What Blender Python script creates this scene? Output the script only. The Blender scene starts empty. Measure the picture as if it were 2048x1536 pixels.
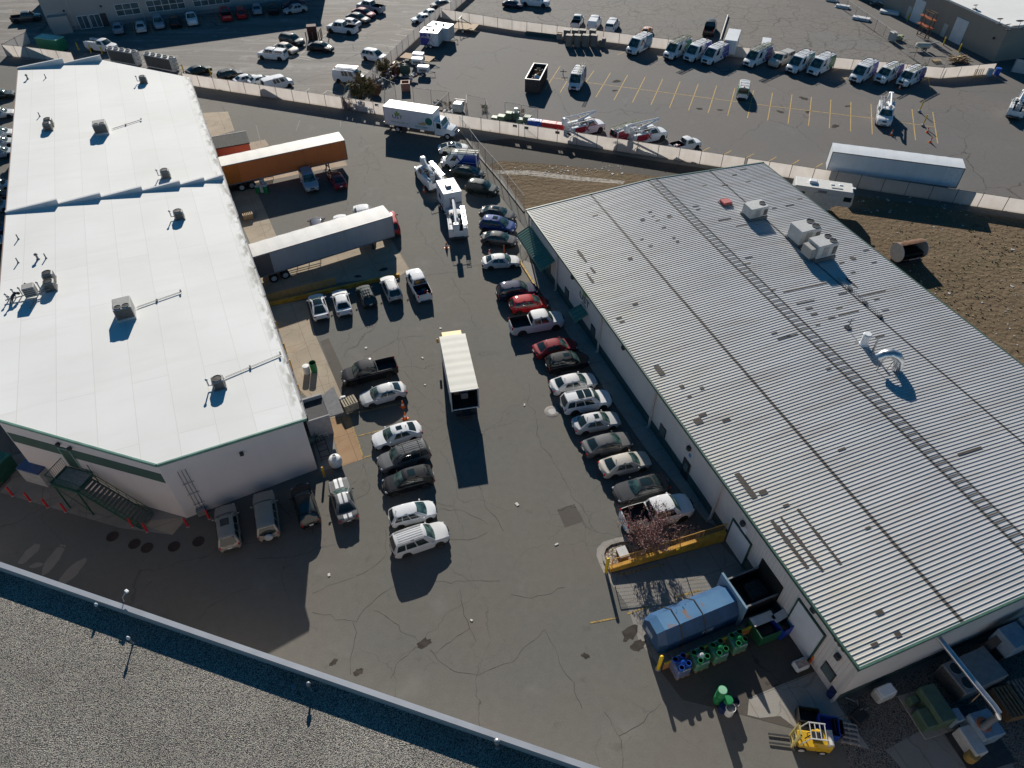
import bpy, bmesh, math, random
from math import radians, sin, cos, pi, sqrt, atan2, hypot
from mathutils import Vector, Matrix
random.seed(7)
SC = bpy.context.scene
COL = SC.collection

# ------------------------------------------------------------------ camera, sky, sun, exposure
CAM_H, FPX, CS = 48.0, 1420.0, 2 ** -0.5
cd = bpy.data.cameras.new('camera'); cam = bpy.data.objects.new('camera', cd); COL.objects.link(cam)
cam.location = (0, 0, CAM_H); cam.rotation_euler = (radians(45), 0, 0)
cd.sensor_fit = 'HORIZONTAL'; cd.sensor_width = 36; cd.lens = 36 * FPX / 2048
cd.clip_start = 0.5; cd.clip_end = 2000
SC.camera = cam
SUN_EL, SUN_AZ = radians(24.7), radians(-7.0)          # azimuth measured from +Y towards +X
wd = bpy.data.worlds.new("World"); SC.world = wd; wd.use_nodes = True
nt = wd.node_tree; nt.nodes.clear()
sky = nt.nodes.new('ShaderNodeTexSky'); sky.sky_type = 'NISHITA'; sky.sun_disc = False
sky.sun_elevation = SUN_EL; sky.sun_rotation = SUN_AZ; sky.altitude = 1400; sky.dust_density = 0.3; sky.ozone_density = 3.2
bg = nt.nodes.new('ShaderNodeBackground'); bg.inputs[1].default_value = 0.050
out = nt.nodes.new('ShaderNodeOutputWorld')
hs = nt.nodes.new('ShaderNodeHueSaturation'); hs.inputs['Saturation'].default_value = 1.3; hs.inputs['Hue'].default_value = 0.49
nt.links.new(sky.outputs[0], hs.inputs['Color']); nt.links.new(hs.outputs[0], bg.inputs[0]); nt.links.new(bg.outputs[0], out.inputs[0])
sd = bpy.data.lights.new('sun', 'SUN'); sd.energy = 5.0; sd.angle = radians(0.5); sd.color = (1.0, 0.935, 0.835)
sun = bpy.data.objects.new('sun', sd); COL.objects.link(sun); sun.location = (0, 0, 90)
sv = Vector((sin(SUN_AZ) * cos(SUN_EL), cos(SUN_AZ) * cos(SUN_EL), sin(SUN_EL)))
sun.rotation_euler = sv.to_track_quat('Z', 'Y').to_euler()
SC.view_settings.view_transform = 'Standard'; SC.view_settings.look = 'None'
SC.view_settings.exposure = 0.34; SC.view_settings.gamma = 1; SC.view_settings.use_curve_mapping = False

# ------------------------------------------------------------------ survey: photo position -> point on a level of height z
def g(px, py, z=0.0):
    a = (px - 1024) / FPX; b = -(py - 768) / FPX
    dy = CS + b * CS; dz = -CS + b * CS
    t = (z - CAM_H) / dz
    return Vector((a * t, dy * t, z))
def gp(pts, z=0.0): return [p if isinstance(p, Vector) else g(p[0], p[1], z) for p in pts]

# ------------------------------------------------------------------ materials
MATS = {}
def N(nt, t, **kw):
    n = nt.nodes.new(t)
    for k, v in kw.items(): setattr(n, k, v)
    return n
def mat(name, col, rough=0.6, metal=0.0, var=0.12, scale=3.0, bump=0.0, coat=0.0, spec=0.5, detail=4, bscale=None, alpha=None):
    if name in MATS: return MATS[name]
    m = bpy.data.materials.new(name); m.use_nodes = True; t = m.node_tree; L = t.links
    b = t.nodes['Principled BSDF']
    b.inputs['Roughness'].default_value = rough; b.inputs['Metallic'].default_value = metal
    b.inputs['Specular IOR Level'].default_value = spec
    if coat: b.inputs['Coat Weight'].default_value = coat; b.inputs['Coat Roughness'].default_value = 0.035
    c = tuple(col) + (1,)
    tc = N(t, 'ShaderNodeTexCoord')
    if var:
        no = N(t, 'ShaderNodeTexNoise'); no.inputs['Scale'].default_value = scale; no.inputs['Detail'].default_value = detail
        L.new(tc.outputs['Object'], no.inputs['Vector'])
        mx = N(t, 'ShaderNodeMix', data_type='RGBA')
        mx.inputs[6].default_value = tuple(v * (1 - var) for v in col) + (1,)
        mx.inputs[7].default_value = tuple(min(1, v * (1 + var)) for v in col) + (1,)
        mr = N(t, 'ShaderNodeMapRange'); mr.inputs[1].default_value = 0.3; mr.inputs[2].default_value = 0.7
        L.new(no.outputs[0], mr.inputs[0]); L.new(mr.outputs[0], mx.inputs[0]); L.new(mx.outputs[2], b.inputs['Base Color'])
    else:
        b.inputs['Base Color'].default_value = c
    if bump:
        n2 = N(t, 'ShaderNodeTexNoise'); n2.inputs['Scale'].default_value = bscale or scale * 8; n2.inputs['Detail'].default_value = 3
        bp = N(t, 'ShaderNodeBump'); bp.inputs['Strength'].default_value = bump; bp.inputs['Distance'].default_value = 0.05
        L.new(tc.outputs['Object'], n2.inputs['Vector']); L.new(n2.outputs[0], bp.inputs['Height']); L.new(bp.outputs[0], b.inputs['Normal'])
    MATS[name] = m
    return m

class G:
    """small helper for writing node graphs"""
    def __init__(s, name):
        s.m = bpy.data.materials.new(name); s.m.use_nodes = True; s.t = s.m.node_tree; s.L = s.t.links
        s.b = s.t.nodes['Principled BSDF']; s.tc = N(s.t, 'ShaderNodeTexCoord'); s.co = s.tc.outputs['Object']; MATS[name] = s.m
    def noise(s, scale, detail=3, vec=None, dist=0.0, rough=0.5):
        n = N(s.t, 'ShaderNodeTexNoise'); n.inputs['Scale'].default_value = scale; n.inputs['Detail'].default_value = detail
        n.inputs['Distortion'].default_value = dist; n.inputs['Roughness'].default_value = rough
        s.L.new(vec or s.co, n.inputs['Vector']); return n
    def mapping(s, scale=(1, 1, 1), rot=(0, 0, 0), loc=(0, 0, 0), vec=None):
        n = N(s.t, 'ShaderNodeMapping'); n.inputs['Scale'].default_value = scale; n.inputs['Rotation'].default_value = rot; n.inputs['Location'].default_value = loc
        s.L.new(vec or s.co, n.inputs['Vector']); return n.outputs[0]
    def rng(s, src, a, b, c=0.0, d=1.0):
        n = N(s.t, 'ShaderNodeMapRange'); n.clamp = True
        for i, v in zip((1, 2, 3, 4), (a, b, c, d)): n.inputs[i].default_value = v
        s.L.new(src, n.inputs[0]); return n.outputs[0]
    def mix(s, f, a, b, blend='MIX'):
        n = N(s.t, 'ShaderNodeMix', data_type='RGBA', blend_type=blend)
        for i, v in ((0, f), (6, a), (7, b)):
            if isinstance(v, (int, float)): n.inputs[i].default_value = v
            elif isinstance(v, tuple): n.inputs[i].default_value = v + (1,)
            else: s.L.new(v, n.inputs[i])
        return n.outputs[2]
    def math(s, op, a, b=0.0):
        n = N(s.t, 'ShaderNodeMath', operation=op)
        for i, v in ((0, a), (1, b)):
            if isinstance(v, (int, float)): n.inputs[i].default_value = v
            else: s.L.new(v, n.inputs[i])
        return n.outputs[0]
    def vor_edge(s, scale, warp=0.6, wscale=0.5, vec=None):
        no = s.noise(wscale, 4, vec)
        ad = N(s.t, 'ShaderNodeVectorMath', operation='MULTIPLY_ADD'); s.L.new(no.outputs['Color'], ad.inputs[0])
        ad.inputs[1].default_value = (warp, warp, 0); s.L.new(vec or s.co, ad.inputs[2])
        v = N(s.t, 'ShaderNodeTexVoronoi', feature='DISTANCE_TO_EDGE'); v.inputs['Scale'].default_value = scale
        s.L.new(ad.outputs[0], v.inputs['Vector']); return v.outputs['Distance']
    def bump(s, h, strength=0.3, dist=0.05):
        bp = N(s.t, 'ShaderNodeBump'); bp.inputs['Strength'].default_value = strength; bp.inputs['Distance'].default_value = dist
        s.L.new(h, bp.inputs['Height']); s.L.new(bp.outputs[0], s.b.inputs['Normal'])
    def col(s, c, rough=0.9, spec=0.3):
        s.L.new(c, s.b.inputs['Base Color']); s.b.inputs['Roughness'].default_value = rough; s.b.inputs['Specular IOR Level'].default_value = spec
        return s.m

def asphalt(name, c, light, crack_scale=0.11, crack_w=0.010, streak=0.0, grain=0.35, seed=0, crackmask=(0.42, 0.6), darkstain=0.35, ckstr=0.6):
    q = G(name)
    big = q.rng(q.noise(0.045, 5, q.mapping(loc=(seed, seed * 2, 0))).outputs[0], 0.32, 0.68)
    base = q.mix(big, tuple(v * 0.84 for v in c), tuple(v * 1.14 for v in c))
    dr = q.rng(q.noise(0.22, 5, q.mapping(scale=(1, .35, 1), rot=(0, 0, .35), loc=(seed, 0, 0)), 0.6).outputs[0], 0.5, 0.78)
    base = q.mix(q.math('MULTIPLY', dr, darkstain), base, tuple(v * 0.55 for v in c))
    if streak:
        st = q.noise(0.16, 7, q.mapping(scale=(0.22, 1.7, 1), rot=(0, 0, radians(-24))), 1.8, 0.66).outputs[0]
        base = q.mix(q.math('MULTIPLY', q.rng(st, 0.47, 0.70), streak), base, light)
    fine = q.noise(9.0, 3).outputs[0]
    base = q.mix(grain, base, q.mix(q.rng(fine, 0.35, 0.65), tuple(v * 0.8 for v in c), tuple(v * 1.2 for v in c)))
    sp = q.noise(38.0, 2).outputs[0]
    base = q.mix(0.22, base, q.mix(q.rng(sp, 0.36, 0.64), tuple(v * 0.45 for v in c), tuple(v * 1.7 for v in c)))
    spots = q.rng(q.noise(0.9, 4, q.mapping(loc=(seed, 5, 3))).outputs[0], 0.66, 0.74)
    base = q.mix(q.math('MULTIPLY', spots, 0.35), base, tuple(v * 0.5 for v in c))
    tn = q.rng(q.noise(0.06, 4, q.mapping(loc=(seed, 17, 2))).outputs[0], 0.4, 0.65)
    base = q.mix(q.math('MULTIPLY', tn, 0.5), base, (c[0] * 1.16, c[1] * 1.0, c[2] * 0.86))
    mot = q.rng(q.noise(1.7, 6).outputs[0], 0.38, 0.66); base = q.mix(q.math('MULTIPLY', mot, 0.16), base, tuple(v * 0.62 for v in c))
    lite = q.rng(q.noise(0.35, 5, q.mapping(loc=(3, seed, 9))).outputs[0], 0.60, 0.75)
    base = q.mix(q.math('MULTIPLY', lite, 0.30), base, light)
    e = q.vor_edge(crack_scale, 3.2, 0.35)
    cm = q.rng(q.noise(0.07, 3, q.mapping(loc=(seed * 3, 1, 0))).outputs[0], *crackmask)
    ck = q.math('MULTIPLY', q.rng(e, crack_w * 0.35, crack_w, 1, 0), cm)
    e2 = q.vor_edge(crack_scale * 3.6, 0.9, 1.2, q.mapping(loc=(11, seed, 0)))
    cm2 = q.rng(q.noise(0.09, 4, q.mapping(loc=(seed, 31, 0))).outputs[0], crackmask[0] + .12, crackmask[1] + .08)
    ck2 = q.math('MULTIPLY', q.rng(e2, crack_w * 0.8, crack_w * 2.4, 1, 0), cm2)
    ckk = q.math('MAXIMUM', ck, q.math('MULTIPLY', ck2, 0.8))
    base = q.mix(q.math('MULTIPLY', ckk, ckstr), base, (0.018, 0.016, 0.015))
    q.bump(q.noise(22, 3).outputs[0], 0.35, 0.02)
    return q.col(base, 0.86, 0.35)

M_ASPH = asphalt('main_lot_asphalt', (0.136, 0.133, 0.121), (0.21, 0.205, 0.19), 0.11, 0.0042, seed=2, crackmask=(0.40, 0.60), darkstain=0.3, ckstr=0.5)
M_ASPH_Y = asphalt('dark_lot_asphalt', (0.132, 0.128, 0.126), (0.18, 0.175, 0.17), 0.08, 0.006, seed=14, darkstain=0.25)
M_ASPH_T = asphalt('pale_lot_asphalt', (0.165, 0.157, 0.148), (0.50, 0.48, 0.45), 0.08, 0.007, streak=0.95, seed=6)
M_ASPH_C = asphalt('cracked_asphalt', (0.150, 0.143, 0.136), (0.22, 0.21, 0.20), 0.17, 0.018, seed=21, crackmask=(0.2, 0.4))
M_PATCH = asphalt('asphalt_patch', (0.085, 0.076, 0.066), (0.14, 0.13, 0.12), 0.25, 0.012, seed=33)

def concrete(name, c, joint=3.0, rot=0.0, stain=(0.30, 0.19, 0.10), st=0.35):
    q = G(name)
    b1 = q.rng(q.noise(0.35, 6).outputs[0], 0.3, 0.7)
    base = q.mix(b1, tuple(v * 0.82 for v in c), tuple(v * 1.12 for v in c))
    base = q.mix(q.math('MULTIPLY', q.rng(q.noise(0.8, 5, None, 0.5).outputs[0], 0.52, 0.75), st), base, stain)
    base = q.mix(0.18, base, q.mix(q.rng(q.noise(16, 3).outputs[0], 0.35, 0.65), tuple(v * 0.6 for v in c), tuple(v * 1.35 for v in c)))
    br = N(q.t, 'ShaderNodeTexBrick'); br.inputs['Scale'].default_value = 1.0; br.offset = 0
    br.inputs['Brick Width'].default_value = joint; br.inputs['Row Height'].default_value = joint
    br.inputs['Mortar Size'].default_value = 0.022; br.inputs['Mortar Smooth'].default_value = 0.1
    br.inputs['Color1'].default_value = (0, 0, 0, 1); br.inputs['Color2'].default_value = (0, 0, 0, 1); br.inputs['Mortar'].default_value = (1, 1, 1, 1)
    q.L.new(q.mapping(rot=(0, 0, rot)), br.inputs['Vector'])
    base = q.mix(q.math('MULTIPLY', br.outputs['Color'], 0.7), base, tuple(v * 0.35 for v in c))
    e = q.vor_edge(0.35, 1.5, 0.6)
    base = q.mix(q.math('MULTIPLY', q.rng(e, 0.004, 0.012, 1, 0), 0.35), base, tuple(v * 0.3 for v in c))
    q.bump(q.noise(18, 3).outputs[0], 0.2, 0.02)
    return q.col(base, 0.88)
M_CONC_DOCK = concrete('dock_concrete', (0.37, 0.31, 0.235), 3.4, radians(-24.6))
M_CONC_GREY = concrete('sidewalk_concrete', (0.30, 0.285, 0.26), 3.0, radians(-20))
M_CONC_RUST = concrete('rusty_concrete', (0.36, 0.235, 0.135), 4.0, radians(-24.6), (0.26, 0.13, 0.06), 0.7)
M_CONC_PIT = concrete('pit_concrete', (0.25, 0.235, 0.215), 3.5, radians(-20))

def dirt_mat():
    q = G('dirt')
    a = q.rng(q.noise(0.06, 6).outputs[0], 0.3, 0.7)
    base = q.mix(a, (0.108, 0.076, 0.046), (0.18, 0.128, 0.080))
    st = q.noise(0.5, 6, q.mapping(scale=(0.25, 1.6, 1), rot=(0, 0, radians(-20))), 1.0).outputs[0]
    base = q.mix(q.math('MULTIPLY', q.rng(st, 0.45, 0.7), 0.55), base, (0.225, 0.170, 0.108))
    gr = q.math('MULTIPLY', q.rng(q.noise(0.11, 5, q.mapping(loc=(7, 3, 0))).outputs[0], 0.5, 0.66), q.rng(q.noise(2.2, 5).outputs[0], 0.38, 0.62))
    base = q.mix(q.math('MULTIPLY', gr, 0.85), base, (0.088, 0.09, 0.034))
    base = q.mix(0.4, base, q.mix(q.rng(q.noise(5, 6).outputs[0], 0.32, 0.68), (0.07, 0.05, 0.032), (0.23, 0.175, 0.115)))
    lt = q.rng(q.noise(3.3, 3, q.mapping(loc=(1, 9, 0))).outputs[0], 0.74, 0.78)
    base = q.mix(q.math('MULTIPLY', lt, 0.5), base, (0.45, 0.43, 0.4))
    q.bump(q.noise(1.6, 8).outputs[0], 0.9, 0.25)
    return q.col(base, 0.95, 0.1)
M_DIRT = dirt_mat()
def gravel_mat(name, c1, c2, c3, sc):
    q = G(name)
    v = N(q.t, 'ShaderNodeTexVoronoi'); v.inputs['Scale'].default_value = sc; q.L.new(q.co, v.inputs['Vector'])
    sx = N(q.t, 'ShaderNodeSeparateColor'); q.L.new(v.outputs['Color'], sx.inputs[0])
    base = q.mix(q.rng(sx.outputs[0], 0.1, 0.9), c1, c2)
    base = q.mix(q.math('MULTIPLY', q.rng(sx.outputs[1], 0.55, 0.9), 0.8), base, c3)
    base = q.mix(0.22, base, q.mix(0.75, v.outputs['Color'], c2))
    base = q.mix(q.math('MULTIPLY', q.rng(q.noise(0.25, 5).outputs[0], 0.35, 0.7), 0.35), base, tuple(x * 0.75 for x in c1))
    base = q.mix(q.rng(v.outputs['Distance'], 0.45, 0.75, 0, 0.85), base, (0.02, 0.02, 0.02))
    q.bump(q.math('SUBTRACT', 1.0, v.outputs['Distance']), 1.0, 0.06)
    return q.col(base, 0.9, 0.25)
M_ROOFGRAVEL = gravel_mat('roof_gravel', (0.16, 0.15, 0.13), (0.44, 0.41, 0.36), (0.74, 0.68, 0.57), 19)
M_GRAVEL = gravel_mat('yard_gravel', (0.15, 0.13, 0.115), (0.22, 0.20, 0.18), (0.27, 0.245, 0.22), 16)
M_ROCK = gravel_mat('planter_rock', (0.22, 0.17, 0.13), (0.38, 0.30, 0.23), (0.5, 0.43, 0.35), 5)

def paint_line(name, c, wear=0.5):
    q = G(name)
    a = q.rng(q.noise(6, 5).outputs[0], 0.45, 0.62)
    return q.col(q.mix(q.math('MULTIPLY', a, wear), c, (0.11, 0.10, 0.09)), 0.8)
M_YLINE = paint_line('yellow_line_paint', (0.62, 0.40, 0.10), 0.6)
M_WLINE = paint_line('white_line_paint', (0.62, 0.60, 0.56), 0.55)
M_YFADE = paint_line('faded_yellow_paint', (0.40, 0.27, 0.08), 0.9)

# ------------------------------------------------------------------ mesh builder
class MB:
    def __init__(s): s.v = []; s.f = []; s.mi = []; s.sm = []
    def add(s, vs, fs, mi=0, smooth=False):
        o = len(s.v); s.v += [tuple(p) for p in vs]
        for f in fs: s.f.append([i + o for i in f]); s.mi.append(mi); s.sm.append(smooth)
        return s
    def quad(s, pts, mi=0): return s.add(pts, [list(range(len(pts)))], mi)
    def box(s, c, d, rz=0.0, mi=0, taper=1.0, rot=None):
        x, y, z = d[0] / 2, d[1] / 2, d[2] / 2; t = taper
        vs = [Vector(p) for p in ((-x, -y, -z), (x, -y, -z), (x, y, -z), (-x, y, -z), (-x * t, -y * t, z), (x * t, -y * t, z), (x * t, y * t, z), (-x * t, y * t, z))]
        R = rot if rot is not None else Matrix.Rotation(rz, 3, 'Z')
        vs = [R @ p + Vector(c) for p in vs]
        return s.add(vs, [(3, 2, 1, 0), (4, 5, 6, 7), (0, 1, 5, 4), (1, 2, 6, 5), (2, 3, 7, 6), (3, 0, 4, 7)], mi)
    def bbox(s, c, d, b=0.03, rz=0.0, mi=0, rot=None):
        """box with chamfered edges"""
        x, y, z = d[0] / 2, d[1] / 2, d[2] / 2; b = min(b, x * .9, y * .9, z * .9); vs = []; ix = {}
        for sx in (-1, 1):
            for sy in (-1, 1):
                for sz in (-1, 1):
                    for a in range(3):
                        q = [sx * (x - b), sy * (y - b), sz * (z - b)]; q[a] += (sx, sy, sz)[a] * b
                        ix[(sx, sy, sz, a)] = len(vs); vs.append(Vector(q))
        fs = []
        for a in range(3):
            o = [i for i in range(3) if i != a]
            for sg in (-1, 1):
                q = []
                for p, r in ((-1, -1), (1, -1), (1, 1), (-1, 1)):
                    k = [0, 0, 0]; k[a] = sg; k[o[0]] = p; k[o[1]] = r; q.append(ix[(*k, a)])
                fs.append(q)
        for a in range(3):
            o = [i for i in range(3) if i != a]
            for p in (-1, 1):
                for r in (-1, 1):
                    k0 = [0, 0, 0]; k0[o[0]] = p; k0[o[1]] = r; k1 = list(k0); k0[a] = -1; k1[a] = 1
                    fs.append([ix[(*k0, o[0])], ix[(*k1, o[0])], ix[(*k1, o[1])], ix[(*k0, o[1])]])
        for sx in (-1, 1):
            for sy in (-1, 1):
                for sz in (-1, 1): fs.append([ix[(sx, sy, sz, 0)], ix[(sx, sy, sz, 1)], ix[(sx, sy, sz, 2)]])
        R = rot if rot is not None else Matrix.Rotation(rz, 3, 'Z')
        return s.add([R @ p + Vector(c) for p in vs], fs, mi)
    def prism(s, poly, z0, z1, mi=0, mitop=None):
        n = len(poly); b = [(p[0], p[1], z0) for p in poly]
        t = [(p[0], p[1], z1[i] if isinstance(z1, (list, tuple)) else z1) for i, p in enumerate(poly)]
        s.add(b + t, [[i, (i + 1) % n, n + (i + 1) % n, n + i] for i in range(n)], mi)
        s.add(t, [list(range(n))], mi if mitop is None else mitop)
        s.add(b, [list(range(n))[::-1]], mi); return s
    def sheet(s, poly, z, mi=0): return s.add([(p[0], p[1], z) for p in poly], [list(range(len(poly)))], mi)
    def tube(s, pts, r, n=8, mi=0, cap=True, smooth=True):
        pts = [Vector(p) for p in pts]; rr = r if isinstance(r, (list, tuple)) else [r] * len(pts); vs = []
        for i, p in enumerate(pts):
            d = (pts[min(i + 1, len(pts) - 1)] - pts[max(i - 1, 0)]).normalized()
            a = d.cross(Vector((0, 0, 1)) if abs(d.z) < .9 else Vector((1, 0, 0))).normalized(); b = d.cross(a)
            for k in range(n):
                t = 2 * pi * k / n; vs.append(p + (a * cos(t) + b * sin(t)) * rr[i])
        fs = [[i * n + k, i * n + (k + 1) % n, (i + 1) * n + (k + 1) % n, (i + 1) * n + k] for i in range(len(pts) - 1) for k in range(n)]
        s.add(vs, fs, mi, smooth)
        if cap:
            s.add(vs[:n], [list(range(n))], mi); s.add(vs[-n:], [list(range(n))], mi)
        return s
    def lathe(s, c, prof, n=16, mi=0, axis='Z', smooth=True, cap=True):
        vs = []; c = Vector(c)
        for r, h in prof:
            for k in range(n):
                t = 2 * pi * k / n; q = (r * cos(t), r * sin(t), h)
                q = q if axis == 'Z' else ((h, q[0], q[1]) if axis == 'X' else (q[1], h, q[0]))
                vs.append(c + Vector(q))
        fs = [[i * n + k, i * n + (k + 1) % n, (i + 1) * n + (k + 1) % n, (i + 1) * n + k] for i in range(len(prof) - 1) for k in range(n)]
        s.add(vs, fs, mi, smooth)
        if cap: s.add(vs[:n], [list(range(n))[::-1]], mi); s.add(vs[-n:], [list(range(n))], mi)
        return s
    def grid(s, fn, nu, nv, mi=0, smooth=True, flip=False):
        vs = [fn(i / nu, j / nv) for i in range(nu + 1) for j in range(nv + 1)]; w = nv + 1
        fs = [[i * w + j, i * w + j + 1, (i + 1) * w + j + 1, (i + 1) * w + j] for i in range(nu) for j in range(nv)]
        if flip: fs = [f[::-1] for f in fs]
        return s.add(vs, fs, mi, smooth)
    def mesh(s, name, mats, fix=True, sharp=radians(35)):
        me = bpy.data.meshes.new(name); me.from_pydata(s.v, [], s.f)
        for m in (mats if isinstance(mats, (list, tuple)) else [mats]): me.materials.append(m)
        me.polygons.foreach_set('material_index', s.mi); me.polygons.foreach_set('use_smooth', s.sm)
        if fix:
            bm = bmesh.new(); bm.from_mesh(me); bmesh.ops.remove_doubles(bm, verts=bm.verts, dist=1e-4)
            bmesh.ops.recalc_face_normals(bm, faces=bm.faces); bm.to_mesh(me); bm.free()
        if any(s.sm): me.set_sharp_from_angle(angle=sharp)
        me.update(); return me
    def build(s, name, mats, parent=None, fix=True, loc=None, rz=0.0, sharp=radians(35)):
        o = bpy.data.objects.new(name, s.mesh(name, mats, fix, sharp)); COL.objects.link(o)
        if parent: o.parent = parent
        if loc is not None: o.location = loc
        if rz: o.rotation_euler = (0, 0, rz)
        return o
def tag(o, label, cat, group=None, kind=None):
    o['label'] = label; o['category'] = cat
    if group: o['group'] = group
    if kind: o['kind'] = kind
    return o
def thing(name, label, cat, loc=(0, 0, 0), rz=0.0, group=None):
    o = bpy.data.objects.new(name, None); COL.objects.link(o); o.empty_display_size = 0.2
    o.location = loc; o.rotation_euler = (0, 0, rz); return tag(o, label, cat, group)
def struct(name, mb, m, fix=False):
    o = mb.build(name, m, fix=fix); o['kind'] = 'structure'; return o
def kids(o): return [c for c in bpy.data.objects if c.parent == o]
def copy_tree(o, parent=None):
    c = o.copy(); COL.objects.link(c)
    if parent: c.parent = parent
    for ch in list(o.children): copy_tree(ch, c)
    return c
def dup(root, loc, rz, label=None, group=None):
    c = copy_tree(root); c.location = loc; c.rotation_euler = (0, 0, rz)
    if label: c['label'] = label
    if group: c['group'] = group
    return c
def text_obj(txt, size, m, parent, loc, rot, name='lettering', ext=0.006, align='CENTER', sx=1.0):
    cu = bpy.data.curves.new('t', 'FONT'); cu.body = txt; cu.size = size; cu.extrude = ext; cu.align_x = align; cu.align_y = 'CENTER'; cu.resolution_u = 3
    to = bpy.data.objects.new('t', cu); COL.objects.link(to)
    dg = bpy.context.evaluated_depsgraph_get(); me = bpy.data.meshes.new_from_object(to.evaluated_get(dg))
    bpy.data.objects.remove(to); bpy.data.curves.remove(cu)
    me.name = name; me.materials.clear(); me.materials.append(m)
    o = bpy.data.objects.new(name, me); COL.objects.link(o); o.parent = parent; o.location = loc; o.rotation_euler = rot; o.scale = (sx, 1, 1)
    return o
# ------------------------------------------------------------------ plain materials
WHITE = mat('white_paint', (0.78, 0.79, 0.80), 0.45, var=0.05)
GREEN = mat('dark_green_trim', (0.035, 0.085, 0.065), 0.5, var=0.2)
TEAL = mat('green_trim_metal', (0.12, 0.26, 0.21), 0.45, var=0.2, scale=1.2)
STUCCO = mat('beige_stucco', (0.50, 0.455, 0.43), 0.9, var=0.05, scale=0.5, bump=0.25, bscale=20)
DARK = mat('dark_metal', (0.035, 0.035, 0.038), 0.5, var=0.25)
BLACK = mat('black_plastic', (0.015, 0.015, 0.016), 0.5, var=0.2)
STEEL = mat('galvanised_steel', (0.42, 0.43, 0.44), 0.42, 0.7, var=0.2, scale=2.5)
GREYP = mat('grey_metal', (0.22, 0.22, 0.225), 0.5, 0.2, var=0.15)
LGREY = mat('light_grey_metal', (0.50, 0.50, 0.49), 0.5, 0.1, var=0.1)
HVACM = mat('beige_grey_cabinet', (0.33, 0.325, 0.31), 0.55, 0.1, var=0.12)
COIL = mat('coil_guard', (0.10, 0.10, 0.10), 0.6, 0.3, var=0.35, scale=9)
YELLOW = mat('yellow_paint', (0.62, 0.33, 0.02), 0.55, var=0.15)
OCHRE = mat('ochre_painted_wall', (0.55, 0.29, 0.035), 0.75, var=0.25, scale=1.4)
RED = mat('red_paint', (0.50, 0.025, 0.03), 0.5, var=0.1)
ORANGE = mat('orange_plastic', (0.75, 0.14, 0.015), 0.5, var=0.08)
WOOD = mat('bare_wood', (0.36, 0.25, 0.145), 0.8, var=0.25, scale=6)
BROWN = mat('brown_wood', (0.20, 0.12, 0.065), 0.85, var=0.3, scale=5)
RUST = mat('rusty_steel', (0.16, 0.075, 0.04), 0.8, 0.2, var=0.45, scale=2)
GLASS = mat('dark_glass', (0.020, 0.028, 0.032), 0.06, 0.0, var=0, spec=0.8)
WGLASS = mat('window_glass', (0.10, 0.135, 0.14), 0.08, 0.0, var=0.3, scale=0.6, spec=0.8)
CHAIN = mat('galvanised_wire', (0.30, 0.30, 0.29), 0.6, 0.5, var=0.1)
ROLLUP = mat('white_rollup_door', (0.70, 0.71, 0.73), 0.5, var=0.06, scale=0.8)
BEIGEP = mat('beige_downspout', (0.56, 0.52, 0.48), 0.5, var=0.05)

def membrane():
    q = G('white_roof_membrane')
    b = q.rng(q.noise(0.12, 5).outputs[0], 0.3, 0.7)
    c = q.mix(b, (0.755, 0.755, 0.735), (0.835, 0.835, 0.82))
    br = N(q.t, 'ShaderNodeTexBrick'); br.inputs['Scale'].default_value = 1; br.offset = 0.37; br.offset_frequency = 2
    br.inputs['Brick Width'].default_value = 19.0; br.inputs['Row Height'].default_value = 2.75
    br.inputs['Mortar Size'].default_value = 0.035; br.inputs['Mortar Smooth'].default_value = 0.6
    br.inputs['Color1'].default_value = (1, 1, 1, 1); br.inputs['Color2'].default_value = (0.955, 0.955, 0.95, 1); br.inputs['Mortar'].default_value = (0.83, 0.82, 0.79, 1)
    q.L.new(q.mapping(rot=(0, 0, radians(90)), loc=(2, 0.9, 0)), br.inputs['Vector'])
    c = q.mix(1.0, c, br.outputs['Color'], 'MULTIPLY')
    st = q.noise(0.5, 6, q.mapping(scale=(0.25, 1.4, 1)), 0.8).outputs[0]
    c = q.mix(q.math('MULTIPLY', q.rng(st, 0.5, 0.8), 0.22), c, (0.60, 0.58, 0.53))
    # grime gathers beside the east gutter
    sx = N(q.t, 'ShaderNodeSeparateXYZ'); q.L.new(q.co, sx.inputs[0])
    gr = q.math('MULTIPLY', q.rng(sx.outputs[0], -0.9, -0.05), q.rng(q.noise(1.3, 6, q.mapping(scale=(1.4, 0.6, 1))).outputs[0], 0.46, 0.62))
    c = q.mix(q.math('MULTIPLY', gr, 0.75), c, (0.20, 0.18, 0.14))
    return q.col(c, 0.75, 0.3)
M_MEMB = membrane()
def band_wall(name, c, rib=0.0, streak=0.2):
    q = G(name)
    st = q.noise(0.9, 5, q.mapping(scale=(1, 1, 0.12))).outputs[0]
    b = q.mix(q.math('MULTIPLY', q.rng(st, 0.45, 0.75), streak), c, tuple(v * 0.65 for v in c))
    b = q.mix(0.25, b, q.mix(q.rng(q.noise(0.4, 5).outputs[0], 0.3, 0.7), tuple(v * 0.9 for v in c), tuple(min(1, v * 1.1) for v in c)))
    if rib:
        sx = N(q.t, 'ShaderNodeSeparateXYZ'); q.L.new(q.co, sx.inputs[0])
        w = q.math('PINGPONG', q.math('ADD', sx.outputs[0], sx.outputs[1]), rib)
        q.bump(q.rng(w, 0.02, 0.07), 0.5, 0.03)
    return q.col(b, 0.75)
M_RBWALL = band_wall('beige_ribbed_siding', (0.68, 0.63, 0.585), 0.15)
M_LBWALL = band_wall('pale_block_wall', (0.66, 0.60, 0.575), 0.0, 0.12)
M_TLWALL = band_wall('grey_painted_block', (0.40, 0.385, 0.37), 0.0, 0.2)
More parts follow.
